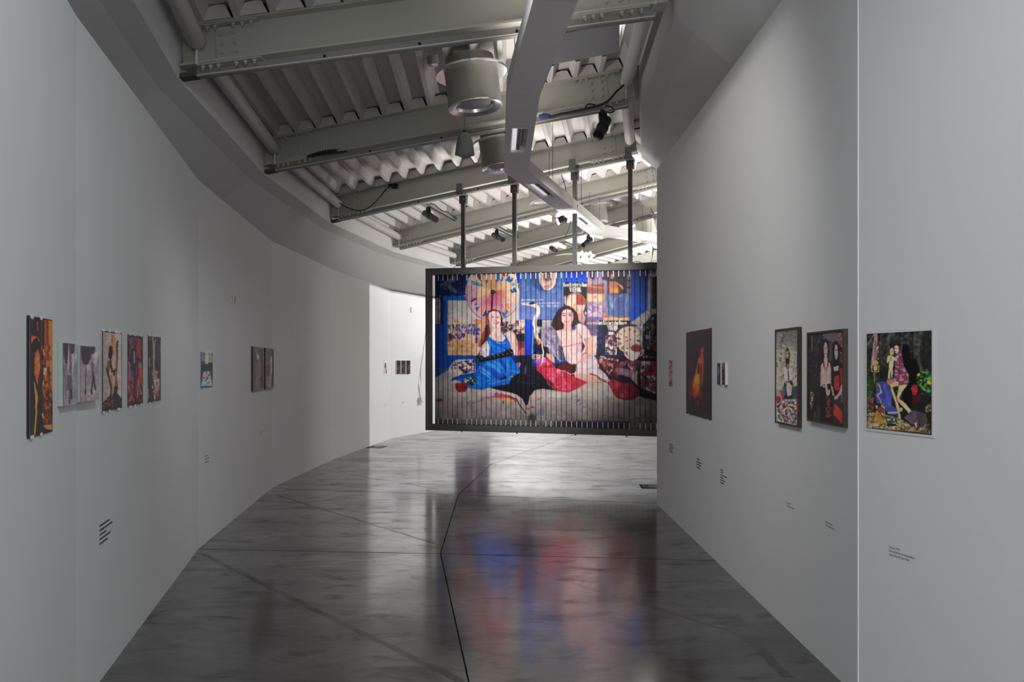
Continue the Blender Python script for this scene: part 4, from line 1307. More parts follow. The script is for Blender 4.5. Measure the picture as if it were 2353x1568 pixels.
    for (pts, wd, col, al) in (([(1050, 320), (1130, 350), (1220, 400), (1270, 470)], 60, BLH, .75), ([(950, 390), (1010, 430), (1110, 500)], 44, BLH, .8), ([(960, 460), (1060, 520), (1110, 560)], 26, (110, 180, 226), .7),
                               ([(1190, 300), (1260, 340), (1300, 400)], 40, BLH, .7), ([(1280, 270), (1330, 330), (1380, 440), (1360, 560)], 46, BLD, .8), ([(1380, 280), (1410, 380), (1370, 520)], 36, BLH, .6),
                               ([(1150, 480), (1250, 560), (1320, 600)], 60, BLD, .55), ([(900, 560), (1050, 600), (1200, 600)], 50, (30, 130, 214), .7), ([(760, 560), (900, 620), (960, 680)], 50, (30, 140, 214), .7),
                               ([(1100, 660), (1280, 620), (1440, 570)], 20, BLH, .7), ([(980, 600), (1090, 560)], 18, BLD, .7), ([(1440, 440), (1500, 450), (1580, 470)], 30, BLH, .7), ([(1440, 545), (1480, 535)], 20, (150, 200, 220), .8),
                               ([(1050, 300), (960, 380), (930, 480)], 20, BLD, .6), ([(1130, 430), (1270, 500), (1300, 560)], 30, (10, 66, 176), .7)):
        p.line(pts, wd, col, al)
    p.poly([(1310, 480), (1380, 540), (1370, 580), (1270, 590), (1330, 540)], (16, 22, 50), .9, 2)
    p.speck([(640, 580), (880, 540), (900, 640), (830, 700), (740, 660)], [(200, 196, 170), (30, 60, 40), (60, 90, 60), (216, 214, 196), (20, 30, 60)], 70, 10, 24, .9)
    p.poly([(540, 660), (640, 635), (740, 650), (745, 720), (710, 790), (600, 800), (545, 740)], (134, 34, 30), 1, 1)
    p.speck([(560, 670), (730, 660), (710, 780), (600, 790)], [(96, 22, 24), (160, 48, 40), (120, 28, 26)], 36, 12, 30, .6)
    # --- table with roses on the right
    R(1240, 790)
    p.poly([(900, 190), (1990, 190), (1990, 960), (1700, 870), (1500, 800), (1150, 600)], (34, 24, 32), 1, 1)
    p.poly([(920, 200), (960, 170), (1100, 200), (1300, 260), (1500, 280), (1990, 280), (1990, 1000), (1800, 840), (1650, 800), (1400, 700), (1180, 560), (1050, 460), (960, 330)], (40, 26, 34), 1, 1)
    p.speck([(930, 200), (1300, 260), (1300, 560), (1160, 540), (980, 330)], [(120, 34, 44), (30, 20, 28), (24, 40, 34), (150, 50, 40), (70, 24, 34), (196, 130, 120)], 120, 14, 40, .8, 2.2, 100)
    p.speck([(940, 185), (1300, 250), (1300, 300), (960, 230)], [(60, 110, 170), (206, 196, 190), (176, 50, 64)], 30, 9, 20, .9)
    p.speck([(1300, 280), (1990, 290), (1990, 860), (1600, 700), (1500, 480)], [(206, 198, 192), (150, 60, 84), (60, 110, 70), (164, 84, 110), (40, 60, 50), (60, 120, 170), (214, 204, 196), (130, 50, 60)], 170, 16, 44, .9)
    for (x, y, r) in ((1350, 340, 46), (1520, 340, 52), (1820, 430, 90), (1720, 650, 60), (1890, 720, 70), (1880, 320, 60)):
        p.ell(x, y, r, r, (150, 62, 88), 1, 0, 2)
        p.ell(x + 6, y + 6, r * .6, r * .55, (118, 40, 62), .8, 0, 2)
        p.line([(x - r * .7, y), (x, y - r * .6), (x + r * .6, y)], 8, (180, 96, 120), .7)
    p.poly([(1280, 390), (1360, 400), (1540, 440), (1500, 560), (1270, 510)], (150, 112, 130), .95, 2)
    p.poly([(1300, 500), (1500, 570), (1480, 670), (1390, 640), (1300, 560)], (26, 18, 24), 1, 2)
    p.poly([(1540, 460), (1600, 480), (1610, 700), (1500, 580)], (190, 178, 172), .95, 2)
    p.poly([(1600, 380), (1650, 420), (1650, 740), (1600, 680)], (54, 24, 32), .9, 2)
    p.poly([(1110, 640), (1200, 580), (1380, 650), (1500, 640), (1650, 780), (1640, 860), (1520, 920), (1390, 930), (1250, 880), (1180, 760)], (140, 40, 52), 1, 1)
    p.speck([(1130, 640), (1240, 600), (1600, 800), (1400, 910), (1230, 850)], [(176, 50, 80), (196, 70, 104), (110, 30, 40), (150, 46, 54)], 60, 18, 50, .6)
    # cup with the rose
    p.poly([(1378, 130), (1420, 90), (1640, 100), (1650, 170), (1590, 260), (1520, 290), (1440, 250), (1385, 190)], (208, 198, 196))
    p.line([(1650, 80), (1700, 110), (1700, 160), (1640, 210)], 18, (200, 190, 188))
    p.speck([(1390, 140), (1440, 110), (1450, 200), (1400, 190)], [(160, 60, 70), (190, 120, 140)], 16, 8, 16, .9)
    p.poly([(1480, 60), (1540, 20), (1640, 30), (1690, 70), (1650, 130), (1560, 140), (1510, 110)], (146, 58, 54), 1, 1)
    p.line([(1530, 40), (1560, 90), (1600, 60)], 8, (100, 36, 36), .8)
    p.poly([(1600, 255), (1760, 230), (1990, 245), (1990, 280), (1640, 290)], (26, 20, 34))
    p.speck([(1690, 190), (1920, 220), (1920, 250), (1690, 250)], [(170, 150, 170), (60, 60, 90), (150, 100, 110)], 26, 8, 16, .9)
    p.poly([(1080, 200), (1300, 200), (1300, 260), (1080, 230)], (50, 34, 48), .8, 2)
    # darker rim of the print along the top edge
    R(970, 590)
    return p.finish(1, 1.3, .06)
# ------------------------------------------------------------------ hanging billboard of upright slats
PB = paint_billboard()
P0 = Vector((-1.415, 14.58, 0.0))
BU = Vector((0.9584, -0.2855, -0.0052)).normalized()
BN = Vector((-0.2855, -0.9584, 0)).normalized()      # towards the viewer
BV = -BN
ZT, ZB, BLEN = 3.169, 0.526, 3.99
bb = thing('slat_billboard', 'hanging grey steel billboard of upright slats printed with two seated women', 'billboard', P0 + Z3 * ZB)
fw, fd = 0.104, 0.13
MB().fbox(P0, BU, BV, Z3, (0, BLEN), (0, fd), (ZT - fw, ZT)).build('frame_rail', M['frame'], bb)
MB().fbox(P0, BU, BV, Z3, (0, BLEN), (0, fd), (ZB, ZB + fw)).build('frame_rail', M['frame'], bb)
MB().fbox(P0, BU, BV, Z3, (0, .114), (0.001, .03), (ZB + fw, ZT - fw)).build('frame_stile', M['frame'], bb)
MB().fbox(P0, BU, BV, Z3, (BLEN - .114, BLEN), (0.001, .03), (ZB + fw, ZT - fw)).build('frame_stile', M['frame'], bb)
GAIN = 1.0
def bbcol(U, V, pos):
    d = pos[..., 1]
    return np.clip(PB.sample(CX + F * pos[..., 0] / d, HY - F * (pos[..., 2] - EYE) / d) * GAIN, 0, .95)
g1, pitch = 0.2127, 0.08235
edges = [0.150] + [g1 + pitch * k for k in range(45)]
zt, zb = ZT - fw - .004, ZB + fw + .004
for k in range(len(edges) - 1):
    a, b = edges[k], edges[k + 1]
    h = 0.0042
    def C(s, z, dep=0.035):
        return P0 + BU * s + BV * dep + Z3 * z
    sl = print_grid('slat', C(a + h, zt), C(b - h, zt), C(a + h, zb), C(b - h, zb), 13, 330, bbcol, bb)
    mid = (a + b) / 2
    back = MB()
    back.add([C(a + h, zt, .037), C(b - h, zt, .037), C(mid, zt, .10), C(a + h, zb, .037), C(b - h, zb, .037), C(mid, zb, .10)],
             [(0, 1, 2), (3, 5, 4), (0, 2, 5, 3), (1, 4, 5, 2), (0, 3, 4, 1)])
    back.build('slat_core', M['slatback'], sl)
for k in range(1, len(edges)):
    if k in (6, 22, 40):
        continue
    s = edges[k]
    long_t = .095 if k not in (30,) else .05
    MB().fbox(P0, BU, BV, Z3, (s - .0055, s + .0055), (.0285, .034), (zt - long_t, zt)).build('bearing_pin', M['pin'], bb)
    MB().fbox(P0, BU, BV, Z3, (s - .0055, s + .0055), (.0285, .034), (zb, zb + .092)).build('bearing_pin', M['pin'], bb)
MB().fbox(P0, BU, BV, Z3, (.15, BLEN - .12), (.102, .112), (zb, zt)).build('back_sheet', M['slatback'], bb)
teeth = MB()
for k in range(len(edges) - 1):
    m_ = (edges[k] + edges[k + 1]) / 2
    teeth.fbox(P0, BU, BV, Z3, (m_ - .014, m_ + .014), (.020, .034), (zb - .004, zb + .012))
    teeth.fbox(P0, BU, BV, Z3, (m_ - .014, m_ + .014), (.020, .034), (zt - .010, zt + .004))
teeth.build('bearing_row', M['slatback'], bb)['kind'] = 'stuff'
sc = MB()
for s in (.62, 1.55, 2.5, 3.3):
    sc.lathe(P0 + BU * s + BV * .03 + Z3 * ZB, -Z3, [(.012, 0), (.012, .018), (.001, .018)], 8)
sc.build('fixing_screw', M['post'], bb)['kind'] = 'stuff'
# hanger posts up to the beam
def sof(x):
    r = (x - CX) / F
    return (14.58 * r + 1.415) / (.9584 + .2855 * r)
L3, u3, v3_, w3, n3 = bframe(3)
for x in (1062, 1180, 1319, 1447):
    s = sof(x)
    q = P0 + BU * s + BV * .06
    # height of the rail over this post
    tt = (q.xy - L3.xy).dot(u3.xy) / u3.xy.length_squared
    ztop = (L3 + u3 * tt).z
    po = MB().fbox(Vector((q.x, q.y, 0)), BU, BV, Z3, (-.031, .031), (-.03, .03), (ZT - s * .0052, ztop + .02)).build('hanger_post', M['post'], bb)
    O = Vector((q.x, q.y, 0))
    MB().fbox(O, BU, BV, Z3, (-.055, .055), (-.05, .05), (ztop - .14, ztop - .02)).build('clamp', M['post'], po)
    MB().fbox(O, BU, BV, Z3, (-.06, .06), (-.20, .06), (ztop - .02, ztop + .015)).build('clamp', M['post'], po)
    MB().fbox(O, BU, BV, Z3, (-.05, .05), (-.205, -.19), (ztop - .03, ztop + .15)).build('clamp', M['frame'], po)
    b_ = MB()
    bolt(b_, O + BU * .02 + BV * -.05 + Z3 * (ztop - .07), BN, .018, .02)
    b_.build('clamp_bolt', M['post'], po)
for x, sg in ((1050, -1), (1462, 1), (1330, 1)):
    s = sof(x)
    zz = ZT - s * .0052
    pts = [P0 + BU * (s + sg * .09 * math.cos(t) * .8) + BV * .05 + Z3 * (zz + .045 * math.sin(t)) for t in [math.pi * k / 8 for k in range(9)]]
    MB().tube(pts, .005, 6).build('cable_loop', M['cable'], bb, smooth=True)

# ------------------------------------------------------------------ suspended white channel with recessed lights
CH = 3.95
chp = [Vector(p) for p in ((0.62, 2.3), (0.282, 5.75), (0.10, 7.77), (0.05, 10.86), (1.53, 16.05), (3.9, 18.4))]
chn = thing('light_channel', 'white perforated box channel bending along under the roof with recessed light troughs', 'channel', v3(chp[0], CH))
hw_, hh_ = .145, .15
def chside(k, o):
    n = len(chp)
    e1 = (chp[k] - chp[k - 1]).normalized() if k > 0 else (chp[1] - chp[0]).normalized()
    e2 = (chp[k + 1] - chp[k]).normalized() if k < n - 1 else e1
    n1, n2 = Vector((-e1.y, e1.x)), Vector((-e2.y, e2.x))
    m = n1 + n2
    return chp[k] + m / (m.length_squared / 2) * o
TRO = {2: [(.52, 1.02)], 3: [(.23, .95), (.74, .95)], 4: [(.30, .8)]}
def trough(P, e, n, s, ln):
    wd = .083
    z0 = CH
    c = P + e * s
    def q(a, b, h):
        r = c + e * a + n * b
        return Vector((r.x, r.y, z0 + h))
    a0, a1 = -ln / 2, ln / 2
    fr = MB()
    for (x0, x1, y0, y1) in ((a0 - .008, a1 + .008, -wd - .008, -wd), (a0 - .008, a1 + .008, wd, wd + .008), (a0 - .008, a0, -wd, wd), (a1, a1 + .008, -wd, wd)):
        fr.add([q(x0, y0, -.004), q(x1, y0, -.004), q(x1, y1, -.004), q(x0, y1, -.004), q(x0, y0, .01), q(x1, y0, .01), q(x1, y1, .01), q(x0, y1, .01)],
               [(0, 1, 2, 3), (4, 7, 6, 5), (0, 4, 5, 1), (1, 5, 6, 2), (2, 6, 7, 3), (3, 7, 4, 0)])
    t = fr.build('light_trough', M['white'], chn)
    rf = MB()
    prev = None
    for k in range(9):
        an = math.pi * k / 8
        y, h = -wd * math.cos(an), .085 * math.sin(an)
        if prev:
            rf.add([q(a0, prev[0], prev[1]), q(a1, prev[0], prev[1]), q(a1, y, h), q(a0, y, h)], [(0, 1, 2, 3)])
        prev = (y, h)
    rf.build('reflector', M['mirror'], t, smooth=True, fix=False)
    lv = MB()
    lv.add([q(a0, -.012, .03), q(a1, -.012, .03), q(a1, .018, .03), q(a0, .018, .03), q(a0, -.012, .08), q(a1, -.012, .08), q(a1, .018, .08), q(a0, .018, .08)],
           [(0, 1, 2, 3), (4, 7, 6, 5), (0, 4, 5, 1), (1, 5, 6, 2), (2, 6, 7, 3), (3, 7, 4, 0)])
    lv.build('louvre', M['post'], t)
    tb = MB()
    tb.add([q(a0, .026, .035), q(a1, .026, .035), q(a1, .072, .03), q(a0, .072, .03)], [(0, 1, 2, 3)])
    tb.build('lamp_tube', M['tubeglow'], t, fix=False)
    for x in (a0, a1):
        MB().add([q(x, -wd, 0), q(x, wd, 0), q(x, wd, .09), q(x, -wd, .09)], [(0, 1, 2, 3)]).build('end_plate', M['white'], t, fix=False)
for k in range(len(chp) - 1):
    a, b = chp[k], chp[k + 1]
    e = (b - a).normalized()
    n = Vector((-e.y, e.x))
    al, ar, bl, br = chside(k, hw_), chside(k, -hw_), chside(k + 1, hw_), chside(k + 1, -hw_)
    m = MB()
    def W3(p, z):
        return Vector((p.x, p.y, z))
    # sides and top
    m.add([W3(al, CH), W3(bl, CH), W3(bl, CH + hh_), W3(al, CH + hh_)], [(0, 1, 2, 3)])
    m.add([W3(ar, CH), W3(br, CH), W3(br, CH + hh_), W3(ar, CH + hh_)], [(0, 1, 2, 3)])
    m.add([W3(al, CH + hh_), W3(bl, CH + hh_), W3(br, CH + hh_), W3(ar, CH + hh_)], [(0, 1, 2, 3)])
    # underside with openings for the troughs
    Ls = (b - a).length
    cuts = []
    for (t_, ln) in TRO.get(k, []):
        cuts.append((t_ * Ls - ln / 2, t_ * Ls + ln / 2))
    wd = .083
    def under(p0l, p0r, p1l, p1r):
        m.add([W3(p0l, CH), W3(p1l, CH), W3(p1r, CH), W3(p0r, CH)], [(0, 1, 2, 3)])
    cl, cr_ = al, ar
    for (s0, s1) in cuts:
        A_, B_ = a + e * s0, a + e * s1
        under(cl, cr_, A_ + n * hw_, A_ - n * hw_)
        under(A_ + n * hw_, A_ + n * wd, B_ + n * hw_, B_ + n * wd)
        under(A_ - n * wd, A_ - n * hw_, B_ - n * wd, B_ - n * hw_)
        cl, cr_ = B_ + n * hw_, B_ - n * hw_
    under(cl, cr_, bl, br)
    m.build('channel_section', M['channel'], chn, fix=False)
    for (t_, ln) in TRO.get(k, []):
        trough(a, e, n, t_ * Ls, ln)
    # seam band
    if 1 <= k <= 4:
        sb = MB()
        sb.add([W3(al, CH - .0015), W3(ar, CH - .0015), W3(ar + e * .006, CH - .0015), W3(al + e * .006, CH - .0015)], [(0, 1, 2, 3)])
        sb.build('seam', M['diffuser'], chn, fix=False)
# hanging wires
for (x, d, h) in ((1183, 7.6, .95), (1270, 12.0, .9), (1336, 13.9, .85), (1355, 16.3, .8), (1378, 16.8, .8), (1476, 17.6, .8), (1496, 17.9, .8), (1262, 13.6, .9)):
    X = (x - CX) / F * d
    MB().tube([(X, d, CH + .15), (X, d, CH + h)], .0035, 5).build('hanging_wire', M['cable'], chn)

# added unseen strips brightening the roof, behind the billboard and on the channel top
def strip_light(c, u, d, ln, power, spread, name):
    l = bpy.data.lights.new(name, 'AREA')
    l.shape = 'RECTANGLE'
    l.size, l.size_y = ln, .06
    l.energy = power
    l.color = WARM
    l.spread = math.radians(spread)
    o = bpy.data.objects.new(name, l)
    zx = -d.normalized()
    xx = (u - zx * u.dot(zx)).normalized()
    yx = zx.cross(xx)
    Mx = Matrix.Identity(4)
    Mx.col[0][:3] = xx; Mx.col[1][:3] = yx; Mx.col[2][:3] = zx
    Mx.translation = c
    o.matrix_world = Mx
    COL.objects.link(o)
cst = P0 + BU * 1.5 + BV * .21 + Z3 * 3.02
strip_light(cst, BU, Z3 + BN * .6, 2.4, 40, 125, 'billboard_roof_fill')
strip_light(cst - Z3 * .9, BU, Z3 + BV * .75, 2.4, 55, 118, 'billboard_roof_fill')
MB().fbox(P0, BU, BV, Z3, (.3, 2.7), (.14, .26), (2.06, 2.105)).build('added_light_strip', M['frame'], bb)
MB().fbox(P0, BU, BV, Z3, (.3, 2.7), (.14, .26), (2.96, 3.005)).build('added_light_strip', M['frame'], bb)
for k, pw in ((1, 5), (2, 11), (3, 12), (4, 6)):
    a, b = chp[k], chp[k + 1]
    e = (b - a).normalized()
    m_ = (a + b) / 2
    strip_light(v3(m_, CH + hh_ + .05), v3(e, 0), Z3, (b - a).length * .9, pw, 150, 'channel_roof_fill')
    n = Vector((-e.y, e.x))
    MB().fbox(v3(m_, CH + hh_), v3(e, 0), v3(n, 0), Z3, (-(b - a).length * .45, (b - a).length * .45), (-.04, .04), (.001, .03)).build('added_light_strip', M['white'], chn)

# ------------------------------------------------------------------ round ducts
def deckz(x, y):
    """height of the roof sheet underside over a plan point"""
    for i in IDX[:-1]:
        (La, ua, va, wa, na), (Lb, ub, vb, wb2, nb) = bframe(i), bframe(i + 1)
        s, t_ = .5, .5
        for _ in range(30):
            A_, B_ = La + ua * na * t_, Lb + ub * nb * t_
            P_ = A_.lerp(B_, s)
            dS = (B_ - A_).xy
            dT = ((ua * na).lerp(ub * nb, s)).xy
            r_ = Vector((x, y)) - P_.xy
            det = dS.x * dT.y - dS.y * dT.x
            s += (r_.x * dT.y - r_.y * dT.x) / det
            t_ += (dS.x * r_.y - dS.y * r_.x) / det
        if -.001 <= s <= 1.001:
            return (La + ua * na * t_).lerp(Lb + ub * nb * t_, s).z + BH
    return 4.7
def drum(pos, ax, label, sc=1.0):
    """pos = centre of the lower ring"""
    t = thing('round_duct', label, 'duct', pos, 'round ceiling ducts')
    ax = Vector(ax).normalized()
    r, H = .277 * sc, .36 * sc
    o = MB()
    prof = [(r, .012), (r, H)]
    o.lathe(pos, ax, prof, 48)
    o.build('drum', M['duct'], t, smooth=True)
    ring = MB()
    ring.lathe(pos, ax, [(r * .70, .055), (r * .74, .02), (r * .98, -.004), (r * 1.02, .006), (r * 1.0, .022)], 48)
    ring.build('lower_ring', M['ductbright'], t, smooth=True)
    MB().lathe(pos, ax, [(.001, .052), (r * .71, .052)], 48).build('diffuser', M['diffuser'], t)
    fl_ = MB()
    R2 = .372 * sc
    fl_.lathe(pos, ax, [(r, H), (R2, H - .005), (R2 + .004, H + .012), (R2, H + .03), (r * .9, H + .032)], 48)
    fl_.build('top_flange', M['ductbright'], t, smooth=True)
    top = deckz(pos.x, pos.y) - pos.z - H - .03
    if top > .02:
        MB().lathe(pos, ax, [(r * .9, H + .03), (r * .9, H + .028 + top)], 32).build('neck', M['duct'], t, smooth=True)
    else:
        print('DUCT HIGH', label, top)
    sm = MB()
    a = ax.cross(Vector((0, 1, 0))).normalized()
    b = -ax.cross(a).normalized()
    if b.y > 0:
        b = -b
    e = (a * .16 + b).normalized()
    sm.fbox(Vector(pos), ax.cross(e).normalized(), e, ax, (-.006, .006), (r, r + .004), (.03, H - .01))
    sm.build('seam', M['rail'], t)
AXD = (-.125, .02, 1)
drum(at(1093, 249, 9.25), AXD, 'round metal duct hanging from the roof above the bell speaker')
drum(at(1153, 388, 12.4), AXD, 'round metal duct half hidden behind the first bend of the white channel', .98)
drum(at(1253, 466, 16.2), AXD, 'round metal duct crossed by the white channel behind the hanger posts')
drum(at(1369, 513, 19.6), AXD, 'round metal duct hanging right of the white channel above the paired spotlights')
drum(at(1488, 540, 22.4), AXD, 'round metal duct at the far right beside the straight wall end')

# ------------------------------------------------------------------ bell speaker
def speaker(px, py, d, top, label, s=1.0):
    c = at(px, py, d)
    t = thing('pendant_speaker', label, 'speaker', c, 'bell speakers')
    ax = Vector((.0, -.10, 1)).normalized()
    m = MB().lathe(c, ax, [(.110 * s, 0), (.113 * s, .015), (.108 * s, .04), (.098 * s, .12), (.078 * s, .20), (.060 * s, .235), (.028 * s, .255), (.012 * s, .262), (.001, .262)], 36)
    m.build('shell', M['speaker'], t, smooth=True)
    MB().lathe(c, ax, [(.001, -.035 * s), (.04 * s, -.025 * s), (.085 * s, -.006 * s), (.106 * s, .006)], 36).build('grille', M['speakergrille'], t, smooth=True)
    MB().tube([c + ax * .25, Vector((c.x, c.y + .01, top))], .008, 8).build('rod', M['speaker'], t)
    MB().lathe(c + ax * .25, ax, [(.02, 0), (.02, .03), (.006, .035)], 12).build('gland', M['cable'], t)
speaker(1068, 357, 10.2, 4.75, 'grey green bell speaker hanging under the nearest round duct')
speaker(1330, 535, 20.3, 5.0, 'pale grey bell speaker half hidden behind a hanger post', 1.15)

# small detector on the roof sheet
c = at(996, 152, 8.6)
t = thing('smoke_detector', 'small round detector on the roof sheet left of the nearest round duct', 'detector', c)
MB().lathe(c, (-.1, -.25, 1), [(.001, -.012), (.03, -.010), (.045, .0), (.047, .02)], 20).build('sensor', M['mirror'], t, smooth=True)
MB().lathe(c, (-.1, -.25, 1), [(.055, .02), (.058, .10), (.001, .10)], 20).build('base', M['duct'], t, smooth=True)

# ------------------------------------------------------------------ track spotlights
def cyl(mb, a, b, r, n=20):
    mb.tube([a, b], r, n)
def spot(label, mount, body, nose, r=.05, box=None, lit=False, group='black track spotlights'):
    """mount = fixing point, body = rear end and nose = front end of the lamp cylinder"""
    t = thing('track_spotlight', label, 'spotlight', mount, group)
    mount, body, nose = Vector(mount), Vector(body), Vector(nose)
    d = (nose - body).normalized()
    mb = MB(); cyl(mb, body, nose, r)
    cy = mb.build('lamp_head', M['black'], t, smooth=True)
    rg = MB(); cyl(rg, body.lerp(nose, .46), body.lerp(nose, .54), r * 1.12)
    rg.build('focus_ring', M['cable'], cy, smooth=True)
    ln = MB(); ln.lathe(nose + d * .001, d, [(r * .82, 0), (.001, .004)], 20)
    ln.build('lens', M['lampglow'] if lit else M['dark'], cy)
    if lit:
        ln = MB(); ln.lathe(body - d * .001, -d, [(r * .8, 0), (.001, .006)], 20)
        ln.build('vent', M['lampglow'], cy)
    mid = body.lerp(nose, .35)
    bx = MB()
    up = (mount - mid)
    L = up.length
    up = up.normalized()
    sd = up.cross(Vector((0, 1, 0))).normalized()
    fw_ = sd.cross(up).normalized()
    bx.fbox(mid, sd, fw_, up, (-r * .75, r * .75), (-r * .6, r * .6), (r * .3, L * .78))
    bx.build('driver_box', M['black'], t)
    ad = MB()
    ad.fbox(mid, sd, fw_, up, (-r * .4, r * .4), (-r * .4, r * .4), (L * .76, L))
    ad.build('adapter', M['cable'], t)
    return t
def A3(x, y, d):
    return at(x, y, d)
s1 = spot('black spotlight with long driver box clamped to the beam beside the straight wall', A3(1384, 255, 10.28), A3(1393, 277, 10.30), A3(1375, 311, 10.0), .062)
spot('black spotlight on a short track left of the leftmost hanger post', A3(984, 474, 16.2), A3(976, 490, 16.3), A3(1002, 505, 15.9), .056)
spot('black spotlight between the two left hanger posts', A3(1141, 528, 20.0), A3(1134, 540, 20.1), A3(1156, 551, 19.6), .056)
spot('upper of the two paired black spotlights under the white channel', A3(1302, 502, 18.2), A3(1300, 498, 18.3), A3(1281, 507, 18.2), .05, lit=True, group='paired spotlights')
spot('lower of the two paired black spotlights under the white channel', A3(1303, 506, 18.0), A3(1297, 505, 18.0), A3(1283, 513, 17.9), .05, lit=True, group='paired spotlights')
spot('black spotlight hanging under the third bend of the white channel', A3(1352, 538, 18.8), A3(1358, 550, 18.9), A3(1340, 564, 18.7), .05)
spot('black spotlight just left of the hanging lily stem', A3(1267, 567, 23.0), A3(1266, 570, 23.1), A3(1279, 577, 22.8), .056)
c = A3(1306, 508, 18.0)
t = tag(MB().lathe(c, (-.1, -1, -.2), [(.033, -.02), (.034, 0), (.001, .008)], 20).build('lamp_eye', M['lampglow']), 'small round lit lamp beside the paired spotlights', 'lamp')

def track(a, b, label, w=.035):
    t = thing('light_track', label, 'track', a, 'short light tracks')
    a, b = Vector(a), Vector(b)
    u = (b - a).normalized()
    s = u.cross(Z3).normalized()
    n = s.cross(u)
    MB().fbox(a, u, s, n, (0, (b - a).length), (-w, w), (0, .05)).build('rail', M['rail'], t)
    MB().fbox(a, u, s, n, (0.02, (b - a).length - .02), (-w * .4, w * .4), (-.006, .0005)).build('slot', M['dark'], t)
    cb = MB()
    L_ = (b - a).length
    cb.tube([a + u * L_ * k / 8 + s * w * 1.05 + n * (.05 + .02 * math.sin(k * 1.7)) for k in range(9)], .010, 6)
    cb.build('cable', M['cable'], t, smooth=True)
track(A3(985, 474, 16.0), A3(1050, 510, 19.0), 'short grey light track behind the leftmost hanger post')
track(A3(1140, 526, 19.9), A3(1198, 553, 22.3), 'short grey light track behind the second hanger post')
track(A3(1296, 562, 23.6), A3(1352, 578, 25.6), 'short grey light track above the hanging lily')
track(A3(1412, 527, 20.0), A3(1458, 538, 21.3), 'short grey light track above the far end of the white channel')
track(A3(1300, 500, 17.9), A3(1345, 525, 19.6), 'short grey light track holding the paired spotlights')

# ------------------------------------------------------------------ cables
def cable(pts, r, label, name='cable', m='cable'):
    P = [Vector(p) for p in pts]
    out = []
    for i in range(len(P) - 1):
        p0, p1, p2, p3 = P[max(0, i - 1)], P[i], P[i + 1], P[min(len(P) - 1, i + 2)]
        for k in range(6):
            t_ = k / 6
            out.append(.5 * ((2 * p1) + (p2 - p0) * t_ + (2 * p0 - 5 * p1 + 4 * p2 - p3) * t_ ** 2 + (3 * p1 - p0 - 3 * p2 + p3) * t_ ** 3))
    out.append(P[-1])
    o = MB().tube(out, r, 6).build(name, M[m], None, smooth=True)
    return tag(o, label, 'cable')
cable([A3(1436, 193, 10.1), A3(1415, 212, 10.1), A3(1402, 228, 10.1), A3(1384, 240, 10.15)], .012, 'black cable running from the right strut down to the beam spotlight')
cable([A3(1384, 240, 10.15), A3(1364, 246, 10.2), A3(1344, 251, 10.22), A3(1312, 258, 10.3), A3(1285, 263, 10.35), A3(1262, 270, 10.4)], .014, 'black cable lying on the beam flange from the spotlight to the blue plug')
cable([A3(1344, 250, 10.1), A3(1350, 240, 10.1), A3(1362, 240, 10.12), A3(1375, 246, 10.12)], .008, 'thin black cable arching over the beam flange beside the spotlight')
cable([A3(1392, 243, 10.05), A3(1405, 246, 10.0), A3(1411, 255, 10.0), A3(1402, 259, 10.0), A3(1388, 257, 10.0)], .008, 'thin black cable loop hanging beside the beam spotlight')
cable([A3(778, 466, 14.7), A3(800, 478, 14.6), A3(824, 484, 14.6), A3(846, 478, 14.6), A3(868, 458, 14.6), A3(888, 434, 14.7)], .009, 'thin black cable sagging across the beam that carries the billboard')
o = MB()
o.tube([A3(1238, 268, 10.42), A3(1246, 268, 10.42), A3(1250, 266, 10.42), A3(1264, 267, 10.40)], [.018, .03, .034, .022], 10)
tag(o.build('cable_plug', M['bluplug'], None, smooth=True), 'blue cable plug lying on the beam flange beside the white channel', 'plug')
rnd = random.Random(3)
o = MB()
for k in range(9):
    a = A3(890 + rnd.uniform(0, 26), 428 + rnd.uniform(-8, 6), 14.7)
    b = A3(890 + rnd.uniform(0, 26), 428 + rnd.uniform(-8, 6), 14.7)
    o.tube([a, (a + b) / 2 + Vector((0, 0, rnd.uniform(-.03, .05))), b], .014, 6)
tag(o.build('cable_bundle', M['cable'], None), 'tangle of black cable stuffed above the beam carrying the billboard', 'cable')
o = MB()
for k in range(14):
    x0 = 705 + k * 6
    pts = [A3(x0, 362 - k * .9, 11.2), A3(x0 + 7, 357 - 6 * math.sin(k / 13 * math.pi) - k * .9, 11.2), A3(x0 + 14, 361 - k * .9, 11.2)]
    o.tube(pts, .014, 6)
tag(o.build('cable_bundle', M['cable'], None), 'black cable bundle lying on the beam flange near the curved wall soffit', 'cable')
cable([A3(1500, 567, 20.6), A3(1500, 580, 20.6), A3(1497, 606, 20.6)], .012, 'black cable hanging straight down behind the straight wall end')
cable([A3(1311, 511, 18.5), A3(1305, 531, 18.5), A3(1297, 546, 18.5)], .006, 'thin cable hanging below the small lit lamp')
# wire clamped to the third post
cable([A3(1290, 402, 14.0), A3(1298, 425, 13.9), A3(1303, 448, 13.8), A3(1316, 462, 13.7), A3(1327, 470, 13.68), A3(1325, 484, 13.68)], .006, 'thin black wire running from the roof to the third hanger post')

